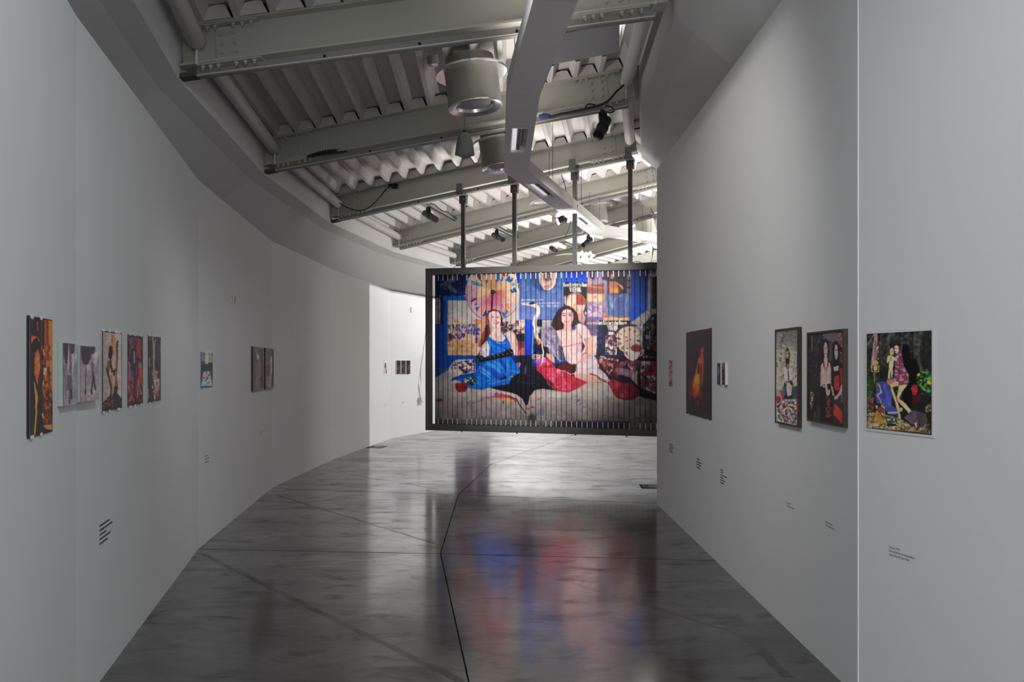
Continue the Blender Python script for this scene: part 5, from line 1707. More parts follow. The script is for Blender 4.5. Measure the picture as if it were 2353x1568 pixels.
# ------------------------------------------------------------------ hanging lily
def petal(mb, c, d, up, ln, wd):
    d, up = d.normalized(), up.normalized()
    s = d.cross(up).normalized()
    rows = []
    for k in range(7):
        t_ = k / 6
        w_ = wd * math.sin(math.pi * min(1, .12 + t_ * .88)) ** .8 if t_ < 1 else .001
        bend = up * (ln * .42 * t_ ** 2 * -.6)
        p = c + d * ln * t_ + bend
        rows.append([p - s * w_, p + up * w_ * -.25, p + s * w_])
    V = [q for r in rows for q in r]
    Fc = []
    for k in range(6):
        for j in range(2):
            Fc.append((k * 3 + j, k * 3 + j + 1, (k + 1) * 3 + j + 1, (k + 1) * 3 + j))
    mb.add(V, Fc)
def lily(base, stem_pts, blooms, leaves, label):
    t = thing('hanging_lily', label, 'flower', base, 'hanging lilies')
    MB().tube(stem_pts, [.012] * (len(stem_pts) - 1) + [.005], 8).build('stem', M['stem'], t, smooth=True)
    for (c, ax, sz) in blooms:
        ax = Vector(ax).normalized()
        ref = Vector((0, 0, 1)) if abs(ax.z) < .9 else Vector((1, 0, 0))
        a = ax.cross(ref).normalized()
        b = ax.cross(a)
        core = None
        for k in range(6):
            th_ = 2 * math.pi * k / 6 + .3
            rad_ = a * math.cos(th_) + b * math.sin(th_)
            mb = MB()
            petal(mb, Vector(c), rad_ * .85 + ax * .62, ax, sz * (1 if k % 2 else .88), sz * .24)
            mb.build('petal', M['petal'], t, smooth=True, fix=False)
        st = MB()
        for k in range(5):
            th_ = 2 * math.pi * k / 5
            st.tube([Vector(c), Vector(c) + ax * sz * .6 + (a * math.cos(th_) + b * math.sin(th_)) * sz * .12], .004, 5)
        st.build('stamens', M['leaf'], t)['kind'] = 'stuff'
    for (c, dr, ln) in leaves:
        mb = MB()
        petal(mb, Vector(c), Vector(dr), Vector((0, -.5, 1)), ln, ln * .16)
        mb.build('leaf', M['leaf'], t, smooth=True, fix=False)
D = 16.4
lily(A3(1330, 580, D), [A3(1345, 581, D), A3(1330, 583, D), A3(1312, 584, D), A3(1296, 584, D), A3(1277, 588, D)],
     [(A3(1333, 589, D - .05), (.1, -1, -.45), .185), (A3(1351, 588, D - .05), (.25, -.9, -.5), .165)],
     [(A3(1346, 579, D), (-1, 0, .05), .12), (A3(1338, 582, D), (1, -.1, .3), .11), (A3(1358, 580, D), (1, 0, .12), .14), (A3(1344, 582, D), (.6, 0, -.5), .06)],
     'white lily with green leaves hanging on a wire beside the third hanger post')

# ------------------------------------------------------------------ hatches in the floor
def hatch(c, e1, l1, l2, label):
    e1 = Vector((e1[0], e1[1], 0)).normalized()
    e2 = Z3.cross(e1)
    c = Vector(c)
    t = thing('floor_box', label, 'floor box', c, 'floor boxes')
    MB().fbox(c, e1, e2, Z3, (-l1, l1), (-l2, l2), (.0, .003)).build('lid', M['hatchlid'], t)
    f = MB()
    for (a, b) in (((-l1, l1), (-l2, -l2 + .03)), ((-l1, l1), (l2 - .03, l2)), ((-l1, -l1 + .03), (-l2, l2)), ((l1 - .03, l1), (-l2, l2))):
        f.fbox(c, e1, e2, Z3, a, b, (.0, .005))
    f.build('frame', M['hatch'], t)
    MB().fbox(c, e1, e2, Z3, (-l1 + .05, -l1 + .10), (-.04, .04), (.003, .006)).build('flap', M['hatch'], t)
hatch(fl(1500, 1118.5), (1, -.05), .16, .17, 'dark framed floor box beside the end of the straight wall')
hatch(fl(866, 1027.7), (1, -.2), .15, .2, 'dark framed floor box in front of the bright far wall')
# ------------------------------------------------------------------ pictures on the walls
def facet(side, k):
    P = LW if side == 'L' else RW
    a, b = P[k], P[k + 1]
    e = (b - a).normalized()
    n = Vector((e.y, -e.x))
    return a, n
def hit(x, fc, o):
    a, n = fc
    r = (x - CX) / F
    d = (a.dot(n) + o) / (r * n.x + n.y)
    return Vector((r * d, d))
def zat(y, d):
    return EYE + (HY - y) * d / F
class Zoom:
    def __init__(s, ox, oy, k):
        s.ox, s.oy, s.k = ox, oy, k
    def px(s, p):
        return (s.ox + p[0] / s.k, s.oy + p[1] / s.k)
ZA, ZB_, ZC, ZD, ZE, ZF, ZG = Zoom(50, 710, 5.226), Zoom(220, 740, 7.125), Zoom(440, 660, 3.732), Zoom(1520, 730, 6.033), Zoom(1760, 730, 5.6), Zoom(1970, 730, 5.405), Zoom(870, 690, 6.27)

def rect3(zm, quad, fc, off):
    """true rectangle on the wall from the corners TL, TR, BR, BL read off the zoomed photograph"""
    q = [zm.px(p) for p in quad]
    xl, xr = (q[0][0] + q[3][0]) / 2, (q[1][0] + q[2][0]) / 2
    pl, pr = hit(xl, fc, off), hit(xr, fc, off)
    zt_ = (zat(q[0][1], pl.y) + zat(q[1][1], pr.y)) / 2
    zb_ = (zat(q[3][1], pl.y) + zat(q[2][1], pr.y)) / 2
    return v3(pl, zt_), v3(pr, zt_), v3(pl, zb_), v3(pr, zb_)
NRM = lambda fc: Vector((fc[1].x, fc[1].y, 0))

def slab_from(c, n, th, grow=0.0):
    """box behind the rectangle c (TL, TR, BL, BR), th thick towards the wall"""
    u = (c[1] - c[0]).normalized()
    w, h = (c[1] - c[0]).length, (c[0] - c[2]).length
    return MB().fbox(c[2], u, -n, Z3, (-grow, w + grow), (0.0006, th), (-grow, h + grow)), u, w, h

def artwork(name, label, cat, zm, quad, fc, kind, pnt, border=None, th=.003, gain=1.65, dens=1.25, mat_edge='paper', group=None, tapes=0, frame=None, fwid=.02, tilt=0.0):
    n = NRM(fc)
    off = {'print': .006, 'canvas': th, 'framed': .019}[kind]
    C = list(rect3(zm, quad, fc, off))
    if kind == 'print':
        th = .003
    t = thing(name, label, cat, (C[2] + C[3]) / 2, group)
    w, h = (C[1] - C[0]).length, (C[0] - C[2]).length
    q = [zm.px(p) for p in quad]
    pw = abs(q[1][0] - q[0][0]); ph = abs(q[3][1] - q[0][1])
    f = homog(quad)
    nx, ny = max(8, int(pw * dens * 1.3)), max(10, int(ph * dens))
    def colf(U, V, pos):
        X, Y = f(U, V)
        return np.clip(pnt.sample(X, Y) * gain, 0, .95)
    print_grid('image', C[0] + n * .0008, C[1] + n * .0008, C[2] + n * .0008, C[3] + n * .0008, nx, ny, colf, t)
    if kind == 'print':
        g = border or 0.0
        b, u, w_, h_ = slab_from(C, n, th, g)
        b.build('sheet', M[mat_edge], t)
        r_ = random.Random(len(label))
        for k in range(tapes):
            s = (k + .5) / tapes * w + r_.uniform(-.01, .01) * 3
            tw = r_.uniform(.012, .032)
            for (z0, z1) in ((h - .004, h + r_.uniform(.008, .016)), (-r_.uniform(.006, .012), .004)):
                if r_.random() < .82:
                    MB().fbox(C[2] + n * .001, u, -n, Z3, (max(-.01, s - tw), min(w + .01, s + tw)), (-.0016, -.0004), (z0, z1)).build('tape', M['tape'], t)
    elif kind == 'canvas':
        b, u, w_, h_ = slab_from(C, n, th - .001, 0.0)
        b.build('stretcher', M[mat_edge], t)
    else:
        u = (C[1] - C[0]).normalized()
        dep0, dep1 = -.006, .018          # in front of the print, back on the wall
        m = frame or M['wood']
        g = fwid
        for (a, b, c_) in (((-g, w + g), (dep0, dep1), (h, h + g)), ((-g, w + g), (dep0, dep1), (-g, 0))):
            MB().fbox(C[2], u, -n, Z3, a, b, c_).build('frame_bar', m, t)
        for a in ((-g, 0), (w, w + g)):
            MB().fbox(C[2], u, -n, Z3, a, (dep0, dep1), (0, h)).build('frame_bar', m, t)
        MB().fbox(C[2], u, -n, Z3, (0, w), (.002, .016), (0, h)).build('backing', M['slatback'], t)
    return t

AB0, AB1, AB2, AB3, AB4, AB5 = facet('L', 2), facet('L', 3), facet('L', 4), facet('L', 5), facet('L', 6), facet('L', 7)
K1, K2 = facet('R', 0), facet('R', 1)
DKS = [(18, 16, 18), (28, 22, 22), (40, 28, 26)]

# L1: amber theatre-like print
p = Paint(60, 60, 400, 1560, .5, (34, 28, 30))
p.rect(60, 60, 125, 1560, (40, 36, 44))
p.line([(92, 90), (92, 1530)], 8, (92, 74, 60))
p.poly([(230, 120), (370, 150), (372, 1100), (350, 1140), (230, 1020)], (142, 62, 30))
p.poly([(318, 140), (370, 146), (370, 1000), (345, 960), (330, 700)], (196, 116, 40))
p.line([(300, 140), (320, 700), (345, 1010)], 7, (48, 24, 20))
p.line([(285, 140), (290, 600)], 9, (176, 84, 40)); p.line([(262, 150), (262, 520)], 8, (60, 24, 20))
p.line([(250, 140), (246, 700), (240, 1400)], 22, (30, 18, 20))
p.line([(188, 160), (190, 260)], 15, (170, 70, 70)); p.ell(122, 110, 16, 18, (214, 150, 70))
p.poly([(110, 330), (180, 330), (190, 350), (150, 360), (115, 420)], (206, 112, 52)); p.line([(115, 318), (180, 338)], 10, (170, 60, 50))
p.line([(200, 345), (205, 470)], 10, (206, 130, 70))
p.ell(165, 460, 50, 100, (26, 22, 26))
p.poly([(150, 590), (165, 520), (195, 480), (215, 560), (218, 700), (208, 790), (192, 840), (190, 920), (165, 860), (145, 760)], (206, 96, 44), 1, 1)
p.poly([(178, 580), (208, 580), (212, 740), (190, 790)], (228, 140, 66), .9, 2)
p.speck([(150, 520), (215, 540), (205, 800), (150, 760)], [(236, 160, 76), (176, 70, 36), (210, 100, 44)], 30, 6, 16, .5)
p.poly([(140, 860), (160, 900), (188, 1060), (180, 1280), (158, 1530), (145, 1530), (162, 1250), (155, 1020)], (214, 146, 44))
p.rect(258, 712, 294, 788, (216, 206, 196)); p.line([(262, 490), (262, 560)], 18, (206, 150, 60))
p.line([(258, 860), (262, 1080)], 16, (206, 160, 90)); p.poly([(262, 960), (315, 960), (318, 1030), (285, 1060)], (110, 42, 26))
p.poly([(245, 1100), (330, 1080), (360, 1120), (360, 1400), (250, 1400)], (92, 40, 32), 1, 1)
p.speck([(230, 440), (345, 440), (360, 1400), (250, 1400)], [(176, 76, 36), (70, 28, 24), (206, 120, 50), (40, 20, 22), (120, 50, 36)], 120, 6, 17, .7, 3, 90)
p.poly([(250, 1400), (365, 1395), (365, 1460), (300, 1450)], (196, 140, 70), .9, 1); p.ell(245, 1285, 10, 34, (206, 170, 50))
p.poly([(100, 1000), (145, 960), (150, 1200), (140, 1530), (100, 1530)], (34, 34, 40)); p.poly([(185, 1130), (235, 1180), (250, 1440), (170, 1520)], (32, 28, 34))
p.finish()
artwork('photo_print', 'tall amber coloured print of a person in profile taped to the curved wall', 'print', ZA, [(78, 90), (368, 146), (368, 1465), (78, 1540)], AB0, 'print', p, .004, gain=1.81, mat_edge='slatback', tapes=3)

# L2, L3: grey drawings on boards with pale green edges
def board(quad, seed, shapes):
    p = Paint(480, 380, 950, 1200, .5, (150, 138, 142))
    p.rng = np.random.RandomState(seed)
    p.speck([(480, 380), (950, 380), (950, 1200), (480, 1200)], [(160, 148, 152), (140, 128, 134), (168, 156, 160), (132, 122, 128)], 160, 12, 40, .35, 3, 80)
    for (kind, pts, wd, col, al, so) in shapes:
        if kind == 'p':
            p.poly(pts, col, al, so)
        else:
            p.line(pts, wd, col, al)
    return p.finish()
p = board(None, 2, [('p', [(498, 405), (565, 410), (560, 560), (540, 660), (520, 640), (502, 540)], 0, (62, 56, 62), 1, 1), ('p', [(575, 415), (635, 425), (625, 520), (605, 560), (585, 520)], 0, (66, 60, 66), 1, 1),
                    ('p', [(560, 420), (580, 420), (575, 640), (555, 780), (545, 640)], 0, (186, 180, 184), .9, 1), ('p', [(600, 540), (620, 540), (630, 640), (612, 760), (606, 940), (596, 760)], 0, (190, 180, 186), .9, 1),
                    ('p', [(640, 430), (662, 430), (662, 600), (630, 650)], 0, (176, 166, 172), .9, 1), ('l', [(570, 420), (580, 620), (575, 760)], 12, (70, 64, 70), .9, 0), ('l', [(592, 560), (596, 760), (600, 880)], 9, (84, 78, 84), .9, 0),
                    ('p', [(545, 790), (585, 800), (600, 900), (610, 1075), (580, 1080), (568, 1140), (560, 980), (535, 960)], 0, (84, 78, 82), .9, 2), ('l', [(525, 1080), (527, 940), (505, 720)], 9, (66, 58, 62), .8, 0),
                    ('l', [(590, 960), (596, 1080)], 14, (44, 40, 44), .9, 0), ('l', [(572, 1060), (568, 1140)], 12, (44, 40, 44), .9, 0), ('p', [(496, 640), (540, 680), (540, 900), (496, 1000)], 0, (122, 112, 118), .6, 3)])
artwork('photo_board', 'grey picture of long legs on a pale green edged board beside the amber print', 'picture', ZA, [(497, 405), (662, 429), (662, 1140), (490, 1172)], AB0, 'canvas', p, th=.021, mat_edge='greenedge', gain=1.81)
p = board(None, 3, [('p', [(702, 440), (885, 455), (885, 500), (872, 540), (836, 560), (806, 650), (770, 675), (736, 660), (715, 590), (705, 520)], 0, (64, 58, 62), 1, 1),
                    ('p', [(885, 455), (930, 460), (930, 520), (900, 640), (880, 720), (860, 560)], 0, (190, 182, 188), .9, 2), ('p', [(760, 690), (800, 660), (810, 720), (780, 790)], 0, (176, 168, 174), .8, 3),
                    ('l', [(835, 560), (850, 760), (858, 900)], 22, (84, 78, 82), .9, 0), ('l', [(858, 780), (885, 970)], 16, (56, 50, 54), .9, 0), ('l', [(856, 800), (840, 980)], 15, (60, 54, 58), .9, 0), ('l', [(835, 980), (836, 1020)], 20, (40, 36, 40), 1, 0),
                    ('l', [(768, 690), (764, 1010)], 10, (70, 62, 68), .9, 0), ('l', [(764, 970), (762, 1025)], 16, (44, 40, 44), 1, 0), ('l', [(704, 720), (760, 770), (820, 900)], 8, (120, 110, 116), .8, 0),
                    ('p', [(835, 545), (858, 545), (852, 640), (832, 640)], 0, (150, 142, 148), .8, 1)])
artwork('photo_board', 'grey picture of dark skirt and legs on a thick board beside the framed acrobat print', 'picture', ZA, [(703, 440), (931, 461), (931, 1087), (703, 1122)], AB1, 'canvas', p, th=.034, mat_edge='greenedge', gain=1.90)

# L4: legs print
p = Paint(90, 130, 450, 1500, .5, (176, 162, 150))
p.grad([(100, 150), (260, 150), (260, 1400), (100, 1400)], (150, 136, 120), (182, 166, 156), (110, 0), (260, 0))
p.rect(330, 150, 430, 1200, (188, 172, 166), .8)
p.poly([(110, 1340), (240, 1190), (330, 1150), (425, 1270), (425, 1410), (110, 1420)], (74, 42, 30), 1, 1)
p.speck([(115, 1340), (240, 1200), (300, 1400), (115, 1410)], [(130, 74, 44), (60, 36, 30), (150, 90, 56), (40, 28, 28)], 70, 8, 24, .8)
p.line([(345, 340), (350, 600), (330, 860), (345, 1100)], 34, (116, 76, 58)); p.line([(360, 320), (350, 420), (345, 520)], 26, (56, 50, 52))
p.poly([(255, 200), (310, 200), (322, 420), (300, 560), (255, 600), (235, 400)], (206, 130, 84), 1, 1); p.line([(268, 220), (262, 330)], 16, (140, 96, 90))
p.poly([(215, 420), (240, 385), (270, 420), (272, 540), (245, 640), (205, 590)], (22, 24, 26), 1, 1)
p.poly([(195, 640), (245, 630), (235, 760), (190, 900), (160, 800)], (120, 74, 50), 1, 1)
p.line([(180, 780), (225, 960), (250, 1090), (240, 1280)], 30, (48, 34, 32)); p.line([(240, 650), (262, 820), (320, 800)], 34, (62, 40, 34)); p.line([(250, 860), (270, 1060), (262, 1200)], 22, (170, 120, 86))
p.line([(300, 800), (300, 880)], 30, (52, 36, 34)); p.line([(330, 820), (320, 1080)], 26, (150, 98, 72)); p.poly([(296, 1070), (345, 1040), (350, 1200), (410, 1280), (410, 1410), (290, 1410)], (36, 38, 42), 1, 1)
p.line([(110, 840), (170, 822)], 6, (120, 110, 100)); p.line([(245, 1180), (240, 1310)], 22, (60, 36, 30))
for (a, b) in (((98, 150), (430, 195)), ((430, 195), (425, 1405))):
    p.line([a, b], 22 if a[0] < 200 else 14, (28, 24, 28))
p.line([(103, 150), (105, 1470)], 18, (28, 24, 28)); p.poly([(100, 1430), (426, 1365), (426, 1410), (100, 1480)], (34, 32, 36))
p.finish()
artwork('photo_print', 'black bordered print of an acrobat with raised leg taped beside the grey boards', 'print', ZB_, [(98, 140), (430, 188), (426, 1408), (100, 1476)], AB1, 'print', p, .0, gain=1.90, tapes=4, mat_edge='paper')
# L5: red crowd
p = Paint(500, 190, 790, 1420, .5, (36, 30, 36))
p.speck([(515, 250), (770, 260), (772, 1340), (515, 1390)], [(92, 34, 40), (150, 44, 46), (60, 40, 70), (110, 80, 90), (44, 30, 40), (176, 70, 60), (28, 24, 30)], 170, 12, 34, .75, 2.6, 90)
p.poly([(680, 260), (735, 290), (740, 520), (690, 600), (660, 420)], (170, 44, 52), .9, 2); p.poly([(700, 760), (750, 740), (760, 980), (720, 1020)], (196, 60, 52), .9, 2); p.ell(728, 700, 26, 50, (196, 130, 120), .8, 0, 2)
p.poly([(590, 460), (650, 470), (655, 1000), (630, 1250), (595, 760)], (34, 36, 48), 1, 1); p.line([(628, 480), (628, 670)], 13, (196, 196, 220)); p.ell(595, 400, 30, 40, (120, 90, 96), .8, 0, 2); p.line([(575, 780), (580, 960)], 14, (70, 90, 160))
p.poly([(530, 640), (570, 660), (560, 1130), (530, 1180)], (160, 96, 104), .8, 2); p.line([(600, 900), (606, 1080)], 30, (190, 60, 56)); p.line([(690, 960), (680, 1240)], 24, (186, 92, 70)); p.line([(700, 1000), (750, 1180)], 22, (196, 96, 66))
p.poly([(515, 1340), (560, 1220), (610, 1210), (580, 1290)], (200, 80, 66), .9, 2); p.poly([(515, 1350), (772, 1290), (772, 1340), (515, 1390)], (36, 32, 38), .9, 2)
p.finish()
artwork('photo_print', 'dark red print of a crowded scene taped to the curved wall', 'print', ZB_, [(517, 208), (770, 238), (772, 1336), (514, 1390)], AB1, 'print', p, .004, gain=1.81, tapes=3)
# L6: dark print with pale branch
p = Paint(830, 190, 1080, 1350, .5, (52, 54, 62))
p.rect(850, 210, 905, 1320, (44, 44, 50), .7, 2)
p.speck([(850, 230), (905, 240), (905, 800), (850, 820)], [(34, 34, 38), (60, 58, 64), (28, 28, 32)], 40, 12, 30, .7)
p.line([(930, 230), (945, 480), (955, 760), (970, 1000)], 17, (186, 140, 122)); p.line([(975, 280), (955, 400), (960, 600)], 14, (176, 150, 140)); p.line([(880, 580), (878, 740)], 14, (166, 130, 126)); p.line([(935, 560), (940, 800)], 12, (150, 130, 130))
p.poly([(985, 600), (1010, 600), (1010, 800), (985, 780)], (30, 36, 44), .9, 2); p.line([(885, 240), (884, 300)], 12, (176, 110, 90))
p.speck([(920, 800), (1010, 800), (1045, 960), (1040, 1200), (960, 1280), (920, 1080)], [(206, 176, 140), (190, 140, 90), (120, 96, 80), (66, 60, 60), (170, 160, 150), (210, 150, 90)], 130, 6, 18, .85, 2, 90)
p.line([(855, 1100), (865, 1240)], 18, (186, 130, 100)); p.line([(1056, 380), (1054, 500)], 12, (150, 90, 90)); p.rect(1048, 900, 1066, 1300, (30, 28, 30), .8, 1)
p.finish()
artwork('photo_print', 'dark grey print with a pale glittering branch taped at the end of the row', 'print', ZB_, [(848, 226), (1062, 250), (1062, 1290), (850, 1322)], AB1, 'print', p, .004, gain=1.81, tapes=3)
# L7 small print
p = Paint(60, 540, 200, 880, .8, (56, 56, 62))
p.rect(80, 560, 120, 640, (110, 128, 140)); p.rect(138, 560, 180, 650, (170, 170, 130)); p.rect(118, 558, 140, 680, (196, 186, 172)); p.line([(78, 580), (182, 576)], 4, (60, 60, 60))
for x in (84, 104, 150, 168):
    p.line([(x, 560), (x, 660)], 3, (70, 80, 96))
p.rect(90, 662, 175, 722, (40, 42, 48)); p.poly([(84, 850), (100, 730), (155, 722), (178, 850)], (150, 180, 196), 1, 1)
p.speck([(92, 760), (160, 740), (168, 790), (110, 810)], [(206, 176, 150), (180, 110, 80), (90, 60, 60), (216, 200, 180)], 24, 4, 10, .9); p.rect(122, 720, 132, 750, (150, 60, 60)); p.line([(136, 830), (155, 815)], 8, (130, 100, 80))
p.finish()
artwork('photo_print', 'small colour print of a cafe table with blue cloth taped to the curved wall', 'print', ZC, [(77, 558), (183, 562), (181, 858), (78, 866)], AB2, 'print', p, .003, gain=1.90, tapes=2, dens=1.6)
# tiny print high up
p = Paint(325, 60, 395, 150, 1.2, (176, 176, 174))
p.rect(344, 70, 352, 128, (120, 80, 76)); p.rect(366, 76, 378, 132, (76, 80, 76)); p.rect(352, 100, 366, 140, (190, 190, 188)); p.finish()
artwork('photo_print', 'tiny print stuck high on the curved wall above the small cafe print', 'print', ZC, [(336, 68), (383, 76), (383, 142), (333, 134)], AB2, 'print', p, .001, gain=1.98, dens=2.4)
# L8/L9 pair of dark wooden frames
p = Paint(510, 510, 720, 900, .8, (52, 46, 48))
p.speck([(525, 515), (705, 515), (705, 890), (525, 890)], [(58, 50, 52), (44, 38, 40), (70, 56, 54)], 90, 8, 22, .6)
p.poly([(560, 600), (580, 580), (590, 640), (585, 780), (575, 860), (552, 860), (558, 700)], (120, 96, 90), .9, 1); p.ell(570, 600, 10, 22, (200, 170, 156)); p.line([(558, 540), (560, 590)], 6, (190, 170, 160)); p.line([(552, 640), (552, 800)], 5, (150, 124, 116)); p.line([(585, 640), (585, 780)], 5, (150, 124, 116)); p.poly([(545, 820), (585, 800), (590, 870), (540, 870)], (110, 104, 108), .8, 2)
p.line([(596, 660), (600, 760)], 7, (120, 84, 76))
p.rect(636, 560, 660, 660, (74, 52, 44)); p.rect(640, 640, 656, 665, (130, 80, 66)); p.line([(682, 600), (684, 700), (672, 860)], 16, (176, 136, 126)); p.ell(682, 625, 7, 22, (196, 156, 144)); p.poly([(640, 780), (662, 760), (664, 850), (640, 850)], (116, 112, 116), .8, 2); p.rect(636, 670, 662, 760, (34, 30, 32))
p.finish()
artwork('framed_photo', 'dark framed photo of a pale standing dress, first of the touching pair', 'framed picture', ZC, [(528, 522), (606, 532), (606, 872), (528, 878)], AB2, 'framed', p, gain=1.65, dens=1.8, fwid=.018, group='touching pair of dark frames')
artwork('framed_photo', 'dark framed photo of a figure by a chest, second of the touching pair', 'framed picture', ZC, [(634, 534), (698, 540), (698, 858), (634, 866)], AB2, 'framed', p, gain=1.65, dens=1.8, fwid=.018, group='touching pair of dark frames')
# far prints in the bright patch
p = Paint(75, 855, 130, 1080, 1.2, (196, 186, 184)); p.ell(100, 950, 10, 50, (70, 44, 44)); p.rect(98, 1000, 118, 1062, (110, 80, 80)); p.finish()
artwork('photo_print', 'small pale print with dark figure in the bright patch of the far wall', 'print', ZG, [(82, 866), (121, 870), (119, 1066), (82, 1068)], AB4, 'print', p, .001, gain=1.73, dens=2.4)
p = Paint(240, 855, 470, 1080, 1.2, (50, 38, 42))
p.speck([(255, 960), (455, 960), (455, 1062), (255, 1062)], [(96, 70, 72), (66, 48, 52), (40, 30, 34), (120, 96, 92)], 60, 5, 11, .8, 2, 110)
for (x, y) in ((290, 980), (356, 960), (438, 970)):
    p.line([(x - 14, y + 10), (x, y), (x + 6, y - 30)], 6, (196, 184, 184), .8); p.line([(x - 10, y + 26), (x + 6, y + 20)], 5, (150, 120, 110))
p.finish()
for k, (a, b, lb) in enumerate(((262, 312, 'first'), (331, 384, 'middle'), (402, 456, 'last'))):
    artwork('photo_board', 'small dark photo block on the bright wall, %s of three from the seam' % lb, 'picture', ZG, [(a, 870), (b, 871), (b, 1060), (a, 1066)], AB5, 'canvas', p, th=.03, gain=1.0, dens=2.2, mat_edge='paper', group='three dark photo blocks')
p = Paint(450, 95, 495, 190, 1.2, (130, 134, 132)); p.rect(474, 105, 486, 175, (206, 206, 206)); p.finish()
artwork('photo_print', 'tiny grey print high on the bright far wall above the three dark blocks', 'print', ZG, [(457, 104), (487, 104), (487, 176), (457, 184)], AB5, 'print', p, .0, gain=1.65, dens=3)

# ------------------------------------------------------------------ right wall pictures
p = Paint(95, 580, 165, 975, .8, (120, 92, 92))
p.speck([(100, 590), (155, 590), (155, 960), (100, 960)], [(110, 84, 86), (150, 120, 118), (86, 62, 66), (166, 140, 136)], 60, 6, 16, .6, 3, 90); p.rect(100, 900, 155, 960, (92, 66, 68), .6, 2); p.line([(112, 720), (112, 880)], 8, (170, 146, 142)); p.finish()
artwork('photo_print', 'narrow looking mauve print nearest the free end of the straight wall', 'print', ZD, [(103, 596), (152, 592), (152, 958), (104, 956)], K1, 'print', p, .004, gain=1.81, dens=1.8, tapes=1)
# R2 flame coloured figure
p = Paint(325, 130, 705, 1450, .5, (40, 34, 36))
p.speck([(340, 200), (690, 150), (690, 1420), (340, 1330)], [(34, 30, 32), (50, 42, 44), (40, 36, 46), (30, 30, 30), (46, 36, 36)], 110, 14, 44, .6, 4, 88)
p.poly([(600, 240), (650, 200), (650, 320), (610, 320)], (30, 30, 56), .6, 4); p.poly([(640, 500), (688, 500), (690, 900), (650, 860)], (46, 30, 36), .8, 4)
p.poly([(380, 1000), (400, 880), (450, 800), (470, 860), (440, 960), (430, 1200), (400, 1200)], (140, 36, 28), .8, 4)
p.poly([(555, 420), (580, 420), (585, 600), (580, 780), (565, 960), (540, 960), (545, 700), (510, 570), (535, 540)], (206, 66, 36), 1, 1)
p.poly([(505, 600), (520, 560), (540, 570), (536, 800), (530, 980), (500, 1070), (460, 1080), (440, 1000), (438, 920), (470, 780)], (222, 112, 36), 1, 1)
p.poly([(470, 800), (525, 790), (520, 900), (450, 960), (460, 860)], (238, 160, 44), .9, 2); p.poly([(508, 620), (532, 640), (530, 780), (495, 790)], (36, 26, 26), .95, 1); p.line([(555, 640), (548, 980)], 12, (60, 26, 26), .9)
p.line([(450, 920), (500, 940), (520, 920)], 8, (176, 70, 30), .8); p.poly([(430, 1000), (470, 980), (500, 1060), (480, 1120), (440, 1120)], (190, 56, 34), .9, 2)
p.line([(430, 1110), (450, 1250), (470, 1340)], 40, (22, 20, 22)); p.line([(500, 1090), (540, 1020), (520, 1200)], 22, (140, 40, 30), .9); p.line([(555, 1010), (565, 1180), (530, 1230)], 20, (120, 40, 32), .8); p.line([(500, 1150), (510, 1210)], 8, (190, 110, 90)); p.line([(530, 1160), (540, 1340)], 22, (24, 22, 24)); p.line([(470, 1200), (480, 1290)], 12, (130, 40, 34), .8)
p.poly([(345, 1100), (420, 1150), (430, 1350), (345, 1320)], (38, 40, 40), .7, 4); p.poly([(570, 1100), (690, 1100), (690, 1420), (560, 1390)], (38, 38, 38), .7, 4)
p.finish()
artwork('photo_print', 'large black poster with a glowing orange figure pinned to the straight wall', 'print', ZD, [(340, 210), (687, 142), (690, 1425), (345, 1328)], K1, 'print', p, .0, gain=1.65, tapes=4, mat_edge='slatback')
# R3/R4 two small blocks
p = Paint(760, 625, 930, 960, .8, (34, 34, 38))
p.speck([(772, 640), (815, 640), (815, 925), (772, 925)], [(30, 32, 36), (60, 64, 80), (24, 24, 28)], 40, 6, 14, .7, 2, 90); p.poly([(782, 680), (800, 680), (806, 760), (795, 820), (780, 780)], (110, 112, 160), .9, 1); p.line([(778, 800), (790, 920)], 8, (60, 70, 80)); p.line([(772, 640), (772, 925)], 6, (90, 100, 104))
p.rect(836, 636, 884, 925, (44, 36, 46)); p.poly([(838, 640), (880, 640), (880, 700), (838, 700)], (130, 50, 60), .9, 1); p.speck([(838, 650), (882, 650), (882, 920), (838, 920)], [(150, 90, 96), (40, 36, 50), (86, 86, 70), (60, 50, 66)], 40, 6, 13, .7); p.line([(846, 650), (862, 690)], 8, (206, 140, 140)); p.finish()
artwork('photo_board', 'small dark picture block with violet figure beside the orange figure poster', 'picture', ZD, [(771, 636), (816, 632), (817, 932), (772, 926)], K1, 'canvas', p, th=.012, gain=1.81, dens=2, group='pair of small picture blocks')
artwork('photo_board', 'small dark picture block with red top, second of the small pair', 'picture', ZD, [(836, 634), (881, 630), (881, 940), (837, 926)], K1, 'canvas', p, th=.022, gain=1.81, dens=2, group='pair of small picture blocks')
# F1 newspaper room
p = Paint(100, 130, 450, 1430, .6, (150, 148, 134))
p.grad([(110, 150), (420, 130), (420, 420), (110, 420)], (92, 92, 88), (140, 138, 128), (0, 150), (0, 420))
p.grad([(110, 420), (420, 420), (420, 940), (110, 940)], (160, 158, 142), (176, 172, 154), (0, 420), (0, 900))
p.speck([(120, 180), (415, 170), (415, 900), (120, 900)], [(120, 118, 110), (176, 174, 158), (140, 138, 126), (100, 100, 94)], 260, 5, 14, .4, 2.4, 80)
p.speck([(120, 180), (415, 170), (415, 880), (120, 880)], [(70, 70, 66), (54, 54, 52)], 34, 6, 15, .7, 2, 90)
for (a, b, al) in (((130, 345), (340, 390), .8), ((340, 390), (410, 340), .8), ((130, 540), (410, 540), .5), ((340, 390), (335, 860), .5), ((130, 720), (410, 720), .5)):
    p.line([a, b], 5, (190, 188, 172), al)
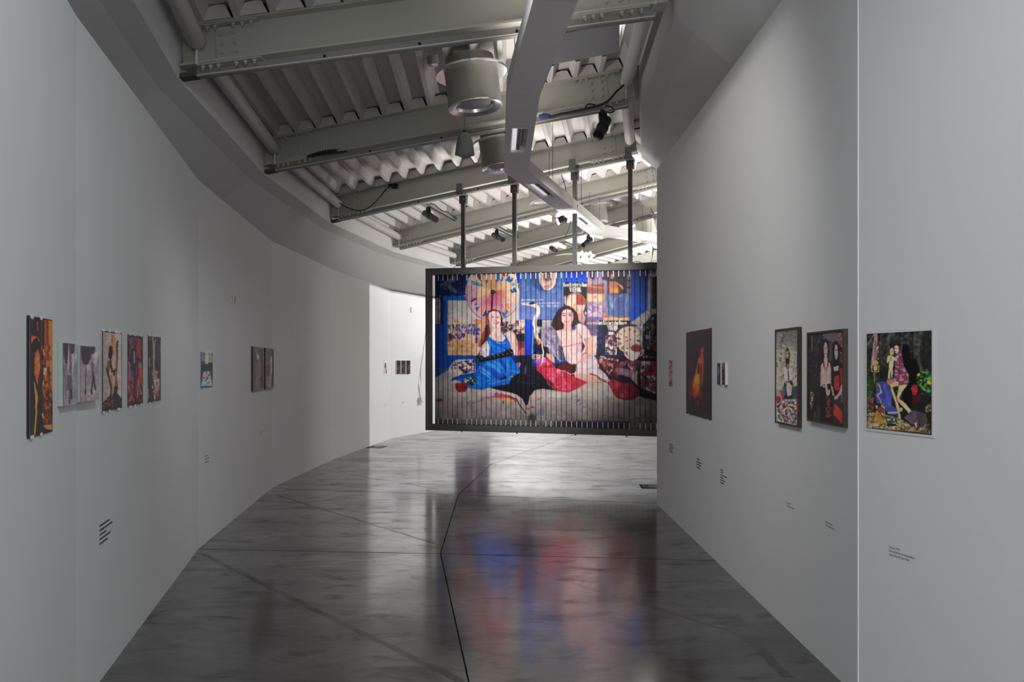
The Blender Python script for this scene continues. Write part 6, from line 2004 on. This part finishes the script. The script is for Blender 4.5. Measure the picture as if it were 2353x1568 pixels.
p.poly([(225, 900), (245, 830), (330, 820), (350, 860), (345, 1060), (215, 1060)], (40, 44, 50), 1, 1); p.poly([(345, 900), (415, 870), (415, 1050), (345, 1050)], (52, 70, 80), 1, 2); p.poly([(210, 910), (245, 880), (250, 1000), (225, 1020)], (56, 110, 150), .9, 1)
p.poly([(252, 430), (275, 388), (295, 410), (305, 540), (300, 650), (275, 690), (255, 620)], (34, 28, 28), 1, 1); p.ell(274, 480, 17, 52, (186, 146, 124), 1, 0, 1); p.ell(285, 632, 18, 40, (140, 96, 80), 1, 0, 1)
for (x, y) in ((268, 470), (282, 470)):
    p.ell(x, y, 4, 5, (60, 40, 40))
p.line([(268, 508), (284, 508)], 6, (150, 70, 66))
p.poly([(236, 640), (262, 660), (290, 690), (318, 640), (328, 800), (300, 830), (240, 810)], (206, 202, 196), 1, 1); p.poly([(268, 840), (300, 840), (340, 890), (330, 1000), (280, 1020), (262, 930)], (206, 176, 158), 1, 1)
p.line([(290, 700), (296, 830)], 22, (90, 70, 62), .9); p.line([(240, 760), (230, 820), (270, 850)], 14, (200, 160, 140)); p.line([(300, 900), (325, 900)], 14, (206, 150, 120)); p.poly([(190, 760), (212, 740), (218, 790), (195, 830)], (190, 110, 64), .9, 1)
p.poly([(135, 1010), (190, 1030), (200, 1090), (140, 1120)], (176, 44, 40), 1, 1); p.poly([(180, 930), (215, 940), (240, 1050), (205, 1040)], (170, 60, 50), 1, 1)
p.poly([(135, 1130), (220, 1060), (415, 1055), (418, 1390), (160, 1340)], (176, 168, 160), 1, 1)
p.speck([(135, 1120), (220, 1060), (415, 1058), (418, 1385), (165, 1335)], [(206, 198, 190), (60, 54, 56), (180, 110, 90), (96, 120, 150), (214, 206, 198), (150, 60, 56), (40, 40, 44), (196, 176, 110)], 280, 6, 16, .85, 2)
p.line([(330, 1260), (400, 1380)], 22, (70, 96, 130), .8); p.line([(200, 1330), (260, 1240)], 10, (40, 36, 40), .8); p.ell(235, 1140, 20, 30, (70, 40, 46), .8, 0, 1)
p.finish()
artwork('framed_photo', 'walnut framed photo of a woman in a room papered with newspaper', 'framed picture', ZE, [(130, 182), (412, 142), (415, 1388), (136, 1338)], K1, 'framed', p, gain=1.81, dens=1.4, fwid=.011, group='walnut framed photographs')
# F2 two women
p = Paint(510, 170, 1020, 1440, .6, (36, 34, 36))
p.speck([(545, 220), (720, 200), (700, 900), (545, 900)], [(44, 46, 44), (30, 30, 32), (60, 64, 56), (26, 28, 30)], 130, 8, 22, .6, 2, 90); p.speck([(640, 240), (700, 230), (650, 800), (590, 800)], [(120, 120, 100), (90, 70, 64), (70, 80, 70)], 40, 4, 8, .8)
p.line([(592, 240), (594, 440)], 7, (150, 140, 110)); p.poly([(730, 210), (885, 190), (990, 190), (990, 330), (850, 320), (740, 290)], (110, 100, 106), .9, 3)
p.speck([(900, 200), (992, 190), (992, 600), (940, 560)], [(130, 56, 60), (90, 80, 84), (160, 70, 70), (60, 54, 56), (176, 160, 160)], 60, 7, 20, .8)
p.poly([(810, 330), (850, 320), (850, 560), (815, 560)], (104, 100, 104), .7, 4)
for (x, y, rx, ry) in ((768, 420, 52, 150), (906, 440, 50, 140)):
    p.ell(x, y, rx, ry, (26, 22, 26), 1, 0, 1)
p.poly([(730, 540), (800, 540), (800, 700), (730, 700)], (26, 22, 26), 1, 2); p.poly([(868, 560), (945, 560), (945, 640), (868, 640)], (26, 22, 26), 1, 2)
p.ell(770, 420, 27, 98, (206, 162, 150), 1, 0, 1); p.ell(906, 445, 24, 98, (206, 164, 154), 1, 0, 1)
for (x, y) in ((758, 395), (784, 392), (896, 418), (918, 414)):
    p.ell(x, y, 8, 7, (60, 40, 44))
p.line([(770, 405), (768, 440)], 6, (176, 124, 116)); p.line([(757, 470), (784, 468)], 10, (156, 70, 72)); p.line([(907, 430), (906, 460)], 6, (176, 124, 116)); p.line([(896, 490), (916, 488)], 9, (156, 74, 74))
# pale draped blouse instead of bare skin, red beads
p.poly([(752, 510), (790, 510), (800, 560), (830, 590), (838, 860), (820, 940), (700, 900), (706, 620), (745, 570)], (202, 170, 158), 1, 1)
p.line([(742, 570), (752, 640), (772, 690), (796, 640), (802, 560)], 15, (110, 34, 36)); p.poly([(720, 640), (830, 640), (835, 850), (715, 840)], (196, 166, 154), .6, 3); p.line([(775, 640), (780, 840)], 8, (150, 120, 112), .6); p.line([(712, 640), (712, 860)], 9, (140, 110, 104), .7); p.line([(830, 640), (834, 930)], 16, (190, 150, 138), .9)
p.poly([(735, 870), (830, 850), (842, 960), (850, 1340), (700, 1310), (694, 900)], (24, 20, 24), 1, 1); p.ell(745, 890, 24, 16, (190, 186, 190), .8); p.line([(770, 850), (790, 960), (800, 1000)], 26, (206, 166, 156)); p.poly([(768, 940), (830, 930), (826, 1000), (780, 1000)], (206, 164, 152), 1, 1)
p.speck([(765, 1010), (830, 1000), (845, 1300), (770, 1280)], [(150, 44, 50), (110, 96, 60), (40, 28, 34), (176, 60, 60)], 46, 6, 16, .8, 2, 90)
p.poly([(872, 640), (940, 620), (930, 690), (880, 690)], (206, 166, 154), 1, 1); p.poly([(846, 700), (880, 690), (945, 680), (992, 640), (992, 860), (960, 960), (880, 980), (850, 880)], (34, 28, 32), 1, 1)
p.poly([(880, 760), (945, 740), (950, 930), (900, 950), (875, 880)], (176, 50, 50), 1, 1); p.poly([(945, 650), (992, 660), (992, 860), (965, 860)], (150, 50, 54), 1, 1); p.line([(985, 880), (950, 980), (900, 1040)], 34, (206, 160, 148)); p.line([(850, 890), (870, 1000)], 22, (196, 150, 140)); p.ell(905, 1040, 26, 30, (206, 160, 148))
p.poly([(870, 1070), (985, 1020), (995, 1390), (880, 1360)], (54, 46, 50), 1, 1); p.poly([(880, 1110), (930, 1140), (985, 1220), (990, 1370), (900, 1280), (870, 1250)], (196, 56, 54), 1, 1); p.poly([(965, 980), (992, 960), (992, 1110), (970, 1090)], (150, 140, 146), .8, 2)
p.speck([(565, 940), (620, 960), (630, 1150), (590, 1190), (565, 1100)], [(190, 160, 110), (120, 96, 60), (216, 196, 150), (60, 50, 40)], 60, 6, 16, .9); p.poly([(620, 1000), (680, 1040), (660, 1160), (600, 1180)], (26, 24, 26), 1, 2); p.line([(632, 1220), (632, 1320)], 12, (116, 84, 62)); p.poly([(670, 1150), (700, 1150), (700, 1330), (650, 1330)], (64, 58, 60), .8, 3)
p.finish()
artwork('framed_photo', 'walnut framed photo of two dark haired women standing side by side', 'framed picture', ZE, [(546, 222), (998, 172), (996, 1386), (548, 1306)], K1, 'framed', p, gain=1.81, dens=1.4, fwid=.011, group='walnut framed photographs')
# R5 seated woman with doll
p = Paint(100, 140, 950, 1480, .5, (30, 30, 28))
p.speck([(120, 205), (920, 165), (920, 1000), (120, 1000)], [(70, 70, 66), (40, 40, 38), (92, 92, 86), (54, 54, 50), (30, 30, 28)], 700, 8, 26, .6)
for (x, s_) in ((720, 40), (770, 44), (640, 30), (560, 26), (400, 26), (300, 20)):
    p.line([(x, 190), (x - 12, 420), (x + 6, 640)], s_, (110, 112, 106), .30)
for (x, s_) in ((835, 40), (880, 36), (690, 20)):
    p.line([(x, 180), (x, 640)], s_, (26, 28, 26), .7)
p.poly([(560, 330), (640, 340), (660, 520), (720, 500), (770, 620), (760, 1000), (640, 1150), (560, 1140)], (10, 10, 10), 1, 3)
p.poly([(210, 200), (250, 200), (255, 240), (240, 540), (165, 640), (180, 480), (205, 300)], (166, 126, 132), 1, 1); p.line([(228, 290), (222, 560)], 18, (130, 84, 92)); p.line([(205, 215), (125, 350)], 9, (130, 130, 126)); p.speck([(240, 340), (262, 340), (275, 540), (250, 540)], [(206, 190, 160), (90, 80, 66)], 20, 6, 14, .9)
p.ell(225, 565, 42, 30, (180, 164, 110)); p.rect(180, 585, 270, 675, (70, 62, 40), .6)
for (a, b) in (((180, 590), (275, 600)), ((178, 672), (268, 672)), ((182, 590), (178, 672)), ((268, 600), (266, 672)), ((225, 600), (222, 670))):
    p.line([a, b], 10, (166, 146, 84))
p.line([(212, 680), (213, 800)], 18, (140, 104, 50)); p.ell(225, 630, 26, 30, (190, 170, 120))
p.speck([(120, 740), (210, 720), (215, 880), (180, 1000), (120, 1000)], [(40, 86, 40), (24, 50, 28), (60, 110, 50), (30, 40, 30)], 90, 7, 18, .85)
p.speck([(740, 680), (860, 630), (918, 660), (918, 940), (800, 900), (740, 820)], [(56, 110, 54), (30, 60, 34), (90, 150, 70), (20, 30, 22), (40, 80, 44)], 130, 9, 22, .9)
for (x, y, r) in ((760, 705, 20), (890, 805, 28), (840, 893, 13), (795, 775, 11)):
    p.ell(x, y, r, r * .9, (206, 160, 44))
p.ell(890, 905, 26, 20, (80, 150, 84))
# woman
p.poly([(450, 350), (460, 300), (500, 278), (535, 300), (545, 350), (520, 400), (540, 440), (500, 440), (462, 390)], (46, 32, 30), 1, 1)
p.poly([(463, 350), (490, 340), (518, 370), (520, 410), (500, 448), (478, 440), (466, 400)], (214, 190, 170), 1, 1)
for x in (476, 502):
    p.ell(x, 382, 8, 6, (50, 40, 42))
p.line([(488, 385), (484, 408)], 5, (176, 146, 128)); p.line([(478, 424), (496, 424)], 7, (150, 70, 66))
p.poly([(478, 470), (530, 400), (555, 460), (575, 560), (570, 620), (625, 660), (650, 800), (600, 835), (515, 835), (450, 790), (470, 660)], (124, 62, 84), 1, 1)
p.speck([(480, 470), (540, 420), (570, 580), (640, 700), (640, 800), (530, 825), (460, 780)], [(176, 126, 142), (96, 40, 60), (190, 150, 160), (110, 52, 74)], 150, 6, 14, .75, 2.4, 20)
p.line([(520, 440), (530, 600), (520, 760)], 12, (70, 28, 44), .7)
p.line([(480, 500), (510, 480)], 26, (196, 160, 130))
p.poly([(360, 800), (380, 770), (460, 770), (450, 860), (400, 850)], (176, 110, 96), 1, 1)
LG = (206, 172, 130)
p.poly([(410, 830), (470, 790), (520, 800), (515, 850), (440, 860), (470, 960), (520, 1100), (545, 1240), (535, 1275), (518, 1260), (480, 1080), (425, 920)], LG, 1, 1)
p.poly([(520, 840), (625, 830), (560, 920), (520, 1000), (600, 1060), (680, 1160), (740, 1260), (745, 1375), (730, 1370), (700, 1270), (620, 1160), (505, 1040), (490, 990), (510, 900)], (212, 180, 140), 1, 1)
p.line([(535, 860), (500, 980)], 12, (176, 136, 96), .7); p.ell(545, 1140, 22, 28, (196, 156, 116)); p.poly([(700, 1210), (735, 1200), (745, 1290), (745, 1380), (715, 1320)], LG, 1, 1)
p.poly([(500, 1150), (520, 1140), (545, 1255), (540, 1275), (520, 1268)], (196, 160, 120), .8, 1)
# doll in a pale suit
p.ell(429, 425, 26, 46, (196, 170, 120), 1, 0, 1); p.poly([(372, 490), (400, 470), (450, 480), (500, 520), (495, 545), (455, 530), (445, 620), (440, 740), (425, 745), (420, 650), (402, 760), (385, 760), (392, 620), (400, 540), (370, 575)], (206, 190, 150), 1, 1); p.ell(422, 420, 5, 5, (70, 50, 40)); p.ell(440, 420, 4, 5, (70, 50, 40)); p.speck([(400, 500), (430, 490), (430, 540), (405, 540)], [(120, 90, 80), (160, 120, 100)], 14, 4, 8, .8)
# flag, red cloth, rug
p.poly([(235, 830), (300, 790), (350, 800), (400, 860), (435, 960), (430, 1090), (500, 1140), (510, 1210), (420, 1220), (370, 1170), (300, 1080), (235, 1060)], (66, 74, 146), 1, 1)
p.line([(270, 830), (300, 930), (250, 970), (300, 1060)], 18, (176, 166, 150), .9); p.line([(330, 830), (370, 960), (400, 1080)], 26, (84, 96, 176), .7); p.line([(390, 1185), (495, 1180)], 22, (186, 176, 160)); p.line([(310, 820), (330, 1000)], 12, (40, 44, 100), .8); p.speck([(230, 800), (280, 790), (260, 900), (230, 900)], [(120, 116, 120), (60, 60, 70)], 30, 6, 14, .7)
p.poly([(665, 870), (700, 825), (740, 830), (755, 900), (740, 970), (690, 960)], (160, 36, 48), 1, 1); p.poly([(690, 960), (760, 960), (800, 1010), (700, 1090), (670, 1060)], (70, 18, 26), 1, 3); p.line([(690, 850), (720, 930)], 12, (196, 60, 70), .7)
p.poly([(120, 1190), (210, 1180), (520, 1240), (700, 1370), (918, 1380), (918, 1440), (120, 1375)], (130, 112, 82), 1, 2)
p.speck([(120, 1190), (210, 1180), (520, 1240), (720, 1360), (915, 1370), (915, 1430), (120, 1372)], [(176, 154, 116), (96, 80, 58), (150, 126, 90), (60, 50, 40), (196, 176, 140)], 420, 6, 15, .7)
p.speck([(120, 1000), (210, 990), (200, 1180), (120, 1180)], [(130, 100, 80), (60, 44, 40), (170, 130, 100), (110, 50, 40)], 80, 8, 20, .8); p.poly([(120, 1220), (160, 1230), (120, 1270)], (120, 40, 40)); p.speck([(850, 1080), (918, 1060), (918, 1170), (850, 1180)], [(130, 110, 90), (60, 50, 40), (160, 140, 120)], 40, 7, 16, .8)
p.speck([(225, 1090), (340, 1080), (345, 1210), (240, 1200)], [(150, 40, 40), (60, 90, 60), (190, 150, 110), (40, 36, 36), (206, 190, 170)], 60, 8, 18, .9)
p.poly([(212, 1210), (280, 1185), (335, 1310), (260, 1330)], (170, 120, 44)); p.ell(430, 1290, 70, 50, (60, 76, 60)); p.speck([(370, 1260), (480, 1250), (490, 1330), (390, 1340)], [(120, 150, 120), (30, 40, 34), (180, 190, 170), (60, 90, 60)], 50, 6, 14, .9); p.ell(430, 1335, 66, 18, (16, 16, 16), .8)
p.poly([(580, 1240), (680, 1150), (860, 1190), (870, 1300), (760, 1380), (740, 1290), (690, 1330)], (84, 74, 86), 1, 2); p.poly([(740, 1180), (860, 1195), (850, 1300), (760, 1370)], (60, 58, 62), .9, 2); p.speck([(800, 1330), (900, 1310), (918, 1430), (800, 1420)], [(70, 64, 54), (140, 124, 96), (30, 28, 26)], 60, 8, 20, .7)
p.finish()
artwork('photo_print', 'white bordered print of a seated woman holding a doll beside the wall corner', 'print', ZF, [(120, 207), (922, 158), (927, 1458), (118, 1378)], K2, 'print', p, .012, gain=1.81, dens=1.35, mat_edge='paper')
t5 = bpy.data.objects['photo_print.' + '%03d' % 0] if 'photo_print.000' in bpy.data.objects else None

# large dark picture on the far wall behind the billboard, mirrored in the floor
FG = facet('L', 8)
p = Paint(0, 0, 100, 200, 1, (58, 46, 66))
p.speck([(0, 0), (100, 0), (100, 200), (0, 200)], [(70, 54, 74), (44, 36, 60), (90, 66, 76), (50, 50, 90)], 120, 5, 16, .6)
p.rect(50, 10, 56, 190, (176, 166, 160))
p.finish()
ZH = Zoom(0, 0, 1)
PQ = [(1047, 640), (1125, 640), (1125, 905), (1047, 905)]
pl_, pr_ = hit(1047, FG, .02), hit(1125, FG, .02)
C = [v3(pl_, 2.75), v3(pr_, 2.75), v3(pl_, .80), v3(pr_, .80)]
t = thing('photo_board', 'large dusky violet picture on the far wall behind the billboard', 'picture', (C[2] + C[3]) / 2)
print_grid('image', C[0], C[1], C[2], C[3], 40, 80, lambda U, V, pos: p.sample(U * 99, V * 199), t)
slab_from(C, NRM(FG), .018)[0].build('stretcher', M['slatback'], t)

# ------------------------------------------------------------------ captions on the walls
def font_mesh(txt, size):
    cu = bpy.data.curves.new('caption', 'FONT')
    cu.body = txt
    cu.size = size
    cu.resolution_u = 2
    o = bpy.data.objects.new('caption_tmp', cu)
    COL.objects.link(o)
    bpy.context.view_layer.update()
    me = bpy.data.meshes.new_from_object(o.evaluated_get(bpy.context.evaluated_depsgraph_get()))
    bpy.data.objects.remove(o, do_unlink=True)
    return me
def wallframe(x, y, fc, off=.0015):
    p_ = hit(x, fc, off)
    n = NRM(fc)
    u = Vector((-n.y, n.x, 0))
    if u.dot(Vector((1, 0, 0))) < 0 and fc in ():
        u = -u
    return v3(p_, zat(y, p_.y)), u, n
lines = ['Roma, 1975', 'riproduzione da diapositiva /', 'reproduced from slide']
O, u, n = wallframe(2043, 1259.5, K2)
ur = -u if u.dot(Vector((2.585, .71, 0)) - Vector((1.66, 4.29, 0))) < 0 else u
tcap = thing('wall_caption', 'three line grey caption under the white bordered print', 'caption', O, 'wall captions')
for k, l in enumerate(lines):
    me = font_mesh(l, .0150)
    me.materials.append(M['ink'])
    o = bpy.data.objects.new('text_line', me)
    Mx = Matrix.Identity(4)
    Mx.col[0][:3] = ur; Mx.col[1][:3] = Z3; Mx.col[2][:3] = n
    Mx.translation = O - Z3 * (.0165 * k)
    me.transform(Mx)
    link(o, tcap)
def faint(x, y, fc, widths, hgt, label, m='inkfaint'):
    """lettering too small to read: broken bars"""
    O, u, n = wallframe(x, y, fc)
    if u.y < 0 and fc[0].x < 0:
        u = -u                      # on the curved wall reading runs away from the viewer
    if fc[0].x > 0 and u.y > 0:
        u = -u                      # on the straight wall it runs towards the viewer
    t = thing('wall_caption', label, 'caption', O, 'wall captions')
    r_ = random.Random(int(x))
    for k, w in enumerate(widths):
        mb = MB()
        s = 0.0
        while s < w:
            b = min(w, s + r_.uniform(.012, .045))
            mb.fbox(O - Z3 * (k * hgt * 1.62), u, n, Z3, (s, b), (-.0008, .0004), (-hgt * .62, 0))
            s = b + .006
        mb.build('text_line', M[m], t)
faint(229, 1208, AB1, (.20, .26, .13, .22, .16), .0140, 'grey five line caption low on the curved wall below the boards', 'ink')
faint(471, 1048, AB2, (.13, .16, .14), .017, 'faint caption below the small cafe print')
faint(599, 993, AB2, (.12, .08), .015, 'faint caption below the touching pair of frames')
faint(884, 930, AB4, (.09, .06), .016, 'faint caption below the small pale print on the far wall')
faint(922, 924.5, AB5, (.20, .12), .014, 'faint caption below the three dark photo blocks')
faint(1538, 1019.5, K1, (.20, .24, .18, .2), .015, 'grey caption nearest the free end of the straight wall', 'ink')
faint(1601, 1053, K1, (.12, .19, .17, .14), .0155, 'grey caption below the orange figure poster', 'ink')
faint(1655.5, 1078, K1, (.09, .08, .21, .1, .14, .11), .0125, 'grey six line caption below the small picture blocks', 'ink')
faint(1808, 1154, K1, (.07, .14), .0105, 'faint two line caption below the newspaper room photo')
faint(1897, 1198, K1, (.10, .13), .0105, 'faint two line caption below the photo of two women')

# ------------------------------------------------------------------ bright framed light on the far wall, with the lily that throws its shadow
LP = Vector((3.75, 19.4, 4.30))
E_, F_, G_ = LW[7], LW[8], LW[9]
def wl_pt(x, fc):
    return hit(x, fc, 0)
edge = wl_pt(849, AB4)
H_ = LW[10]
target = [v3(edge, 3.17), v3(E_, 3.165), v3(F_, 3.17), v3(G_, 3.17), v3(H_, 3.16), v3(H_, -.35), v3(G_, -.3), v3(F_, -.25), v3(E_, -.2), v3(edge, -.15)]
aimp = v3((-1.9, 21.5), 1.6)
ax = (aimp - LP).normalized()
sd = ax.cross(Z3).normalized()
upv = sd.cross(ax).normalized()
DD = .35
inner = []
for q in target:
    r_ = (q - LP)
    k = DD / r_.dot(ax)
    inner.append(LP + r_ * k)
cen = sum(inner, Vector()) / len(inner)
outer = []
for q in inner:
    dr = (q - cen).normalized()
    outer.append(cen + dr * 1.0)
nI = len(inner)
t = thing('framing_spotlight', 'black framing spotlight with shutter plate lighting the far wall, behind the billboard', 'spotlight', LP)
mb = MB()
mb.add(inner + outer, [(i, (i + 1) % nI, nI + (i + 1) % nI, nI + i) for i in range(nI)])
mb.build('shutter_plate', M['black'], t, fix=False)
mb = MB(); mb.tube([LP - ax * .16, LP - ax * .05], .05, 16); mb.build('lamp_head', M['black'], t)
mb = MB(); mb.tube([LP - ax * .1, LP - ax * .1 + Z3 * .5], .012, 8); mb.build('stem', M['black'], t)
lamp_spot(LP, aimp, 1000, 110, .05, .002, (.97, .98, 1.0), 'framing_light')
# lily between lamp and wall (hidden by the billboard, seen as a shadow)
def on_ray(x, y, fc, f_):
    q = hit(x, fc, 0)
    q3 = v3(q, zat(y, q.y))
    return LP + (q3 - LP) * f_
g = .62
st = [on_ray(x, y, AB5, g) for (x, y) in ((985, 700), (981, 740), (975, 790), (966, 850), (961, 885))]
bl = on_ray(964, 915, AB5, g)
lily(st[0], st, [(bl, (0, -.1, -1), .16)], [(st[3], (.3, 0, -1), .16), (st[4], (.8, .2, -.6), .18), (st[4], (-.4, .3, -.8), .16)], 'white lily hanging head down behind the billboard, throwing its shadow on the bright wall')

# ------------------------------------------------------------------ unseen floor uplighters, added to brighten the far roof
for k, (p_, a_, w_, s_) in enumerate(UPL):
    p_, a_ = Vector(p_), Vector(a_)
    d_ = (a_ - p_).normalized()
    t = thing('added_uplighter', ('added black floor uplighter out of sight behind the straight wall end', 'added black floor uplighter out of sight by the far right wall')[k], 'lamp', (p_.x, p_.y, 0), 'added floor uplighters')
    MB().lathe((p_.x, p_.y, 0), Z3, [(.001, 0), (.20, 0), (.20, .02), (.02, .03)], 24).build('base', M['black'], t)
    MB().tube([(p_.x, p_.y, .02), p_ - d_ * .1], .014, 10).build('pole', M['black'], t)
    MB().lathe(p_ - d_ * .1, d_, [(.001, 0), (s_ * .6, .06), (s_ * .74, .085), (s_ * .72, .09), (s_ * .5, .07)], 28).build('bowl', M['black'], t, smooth=True)
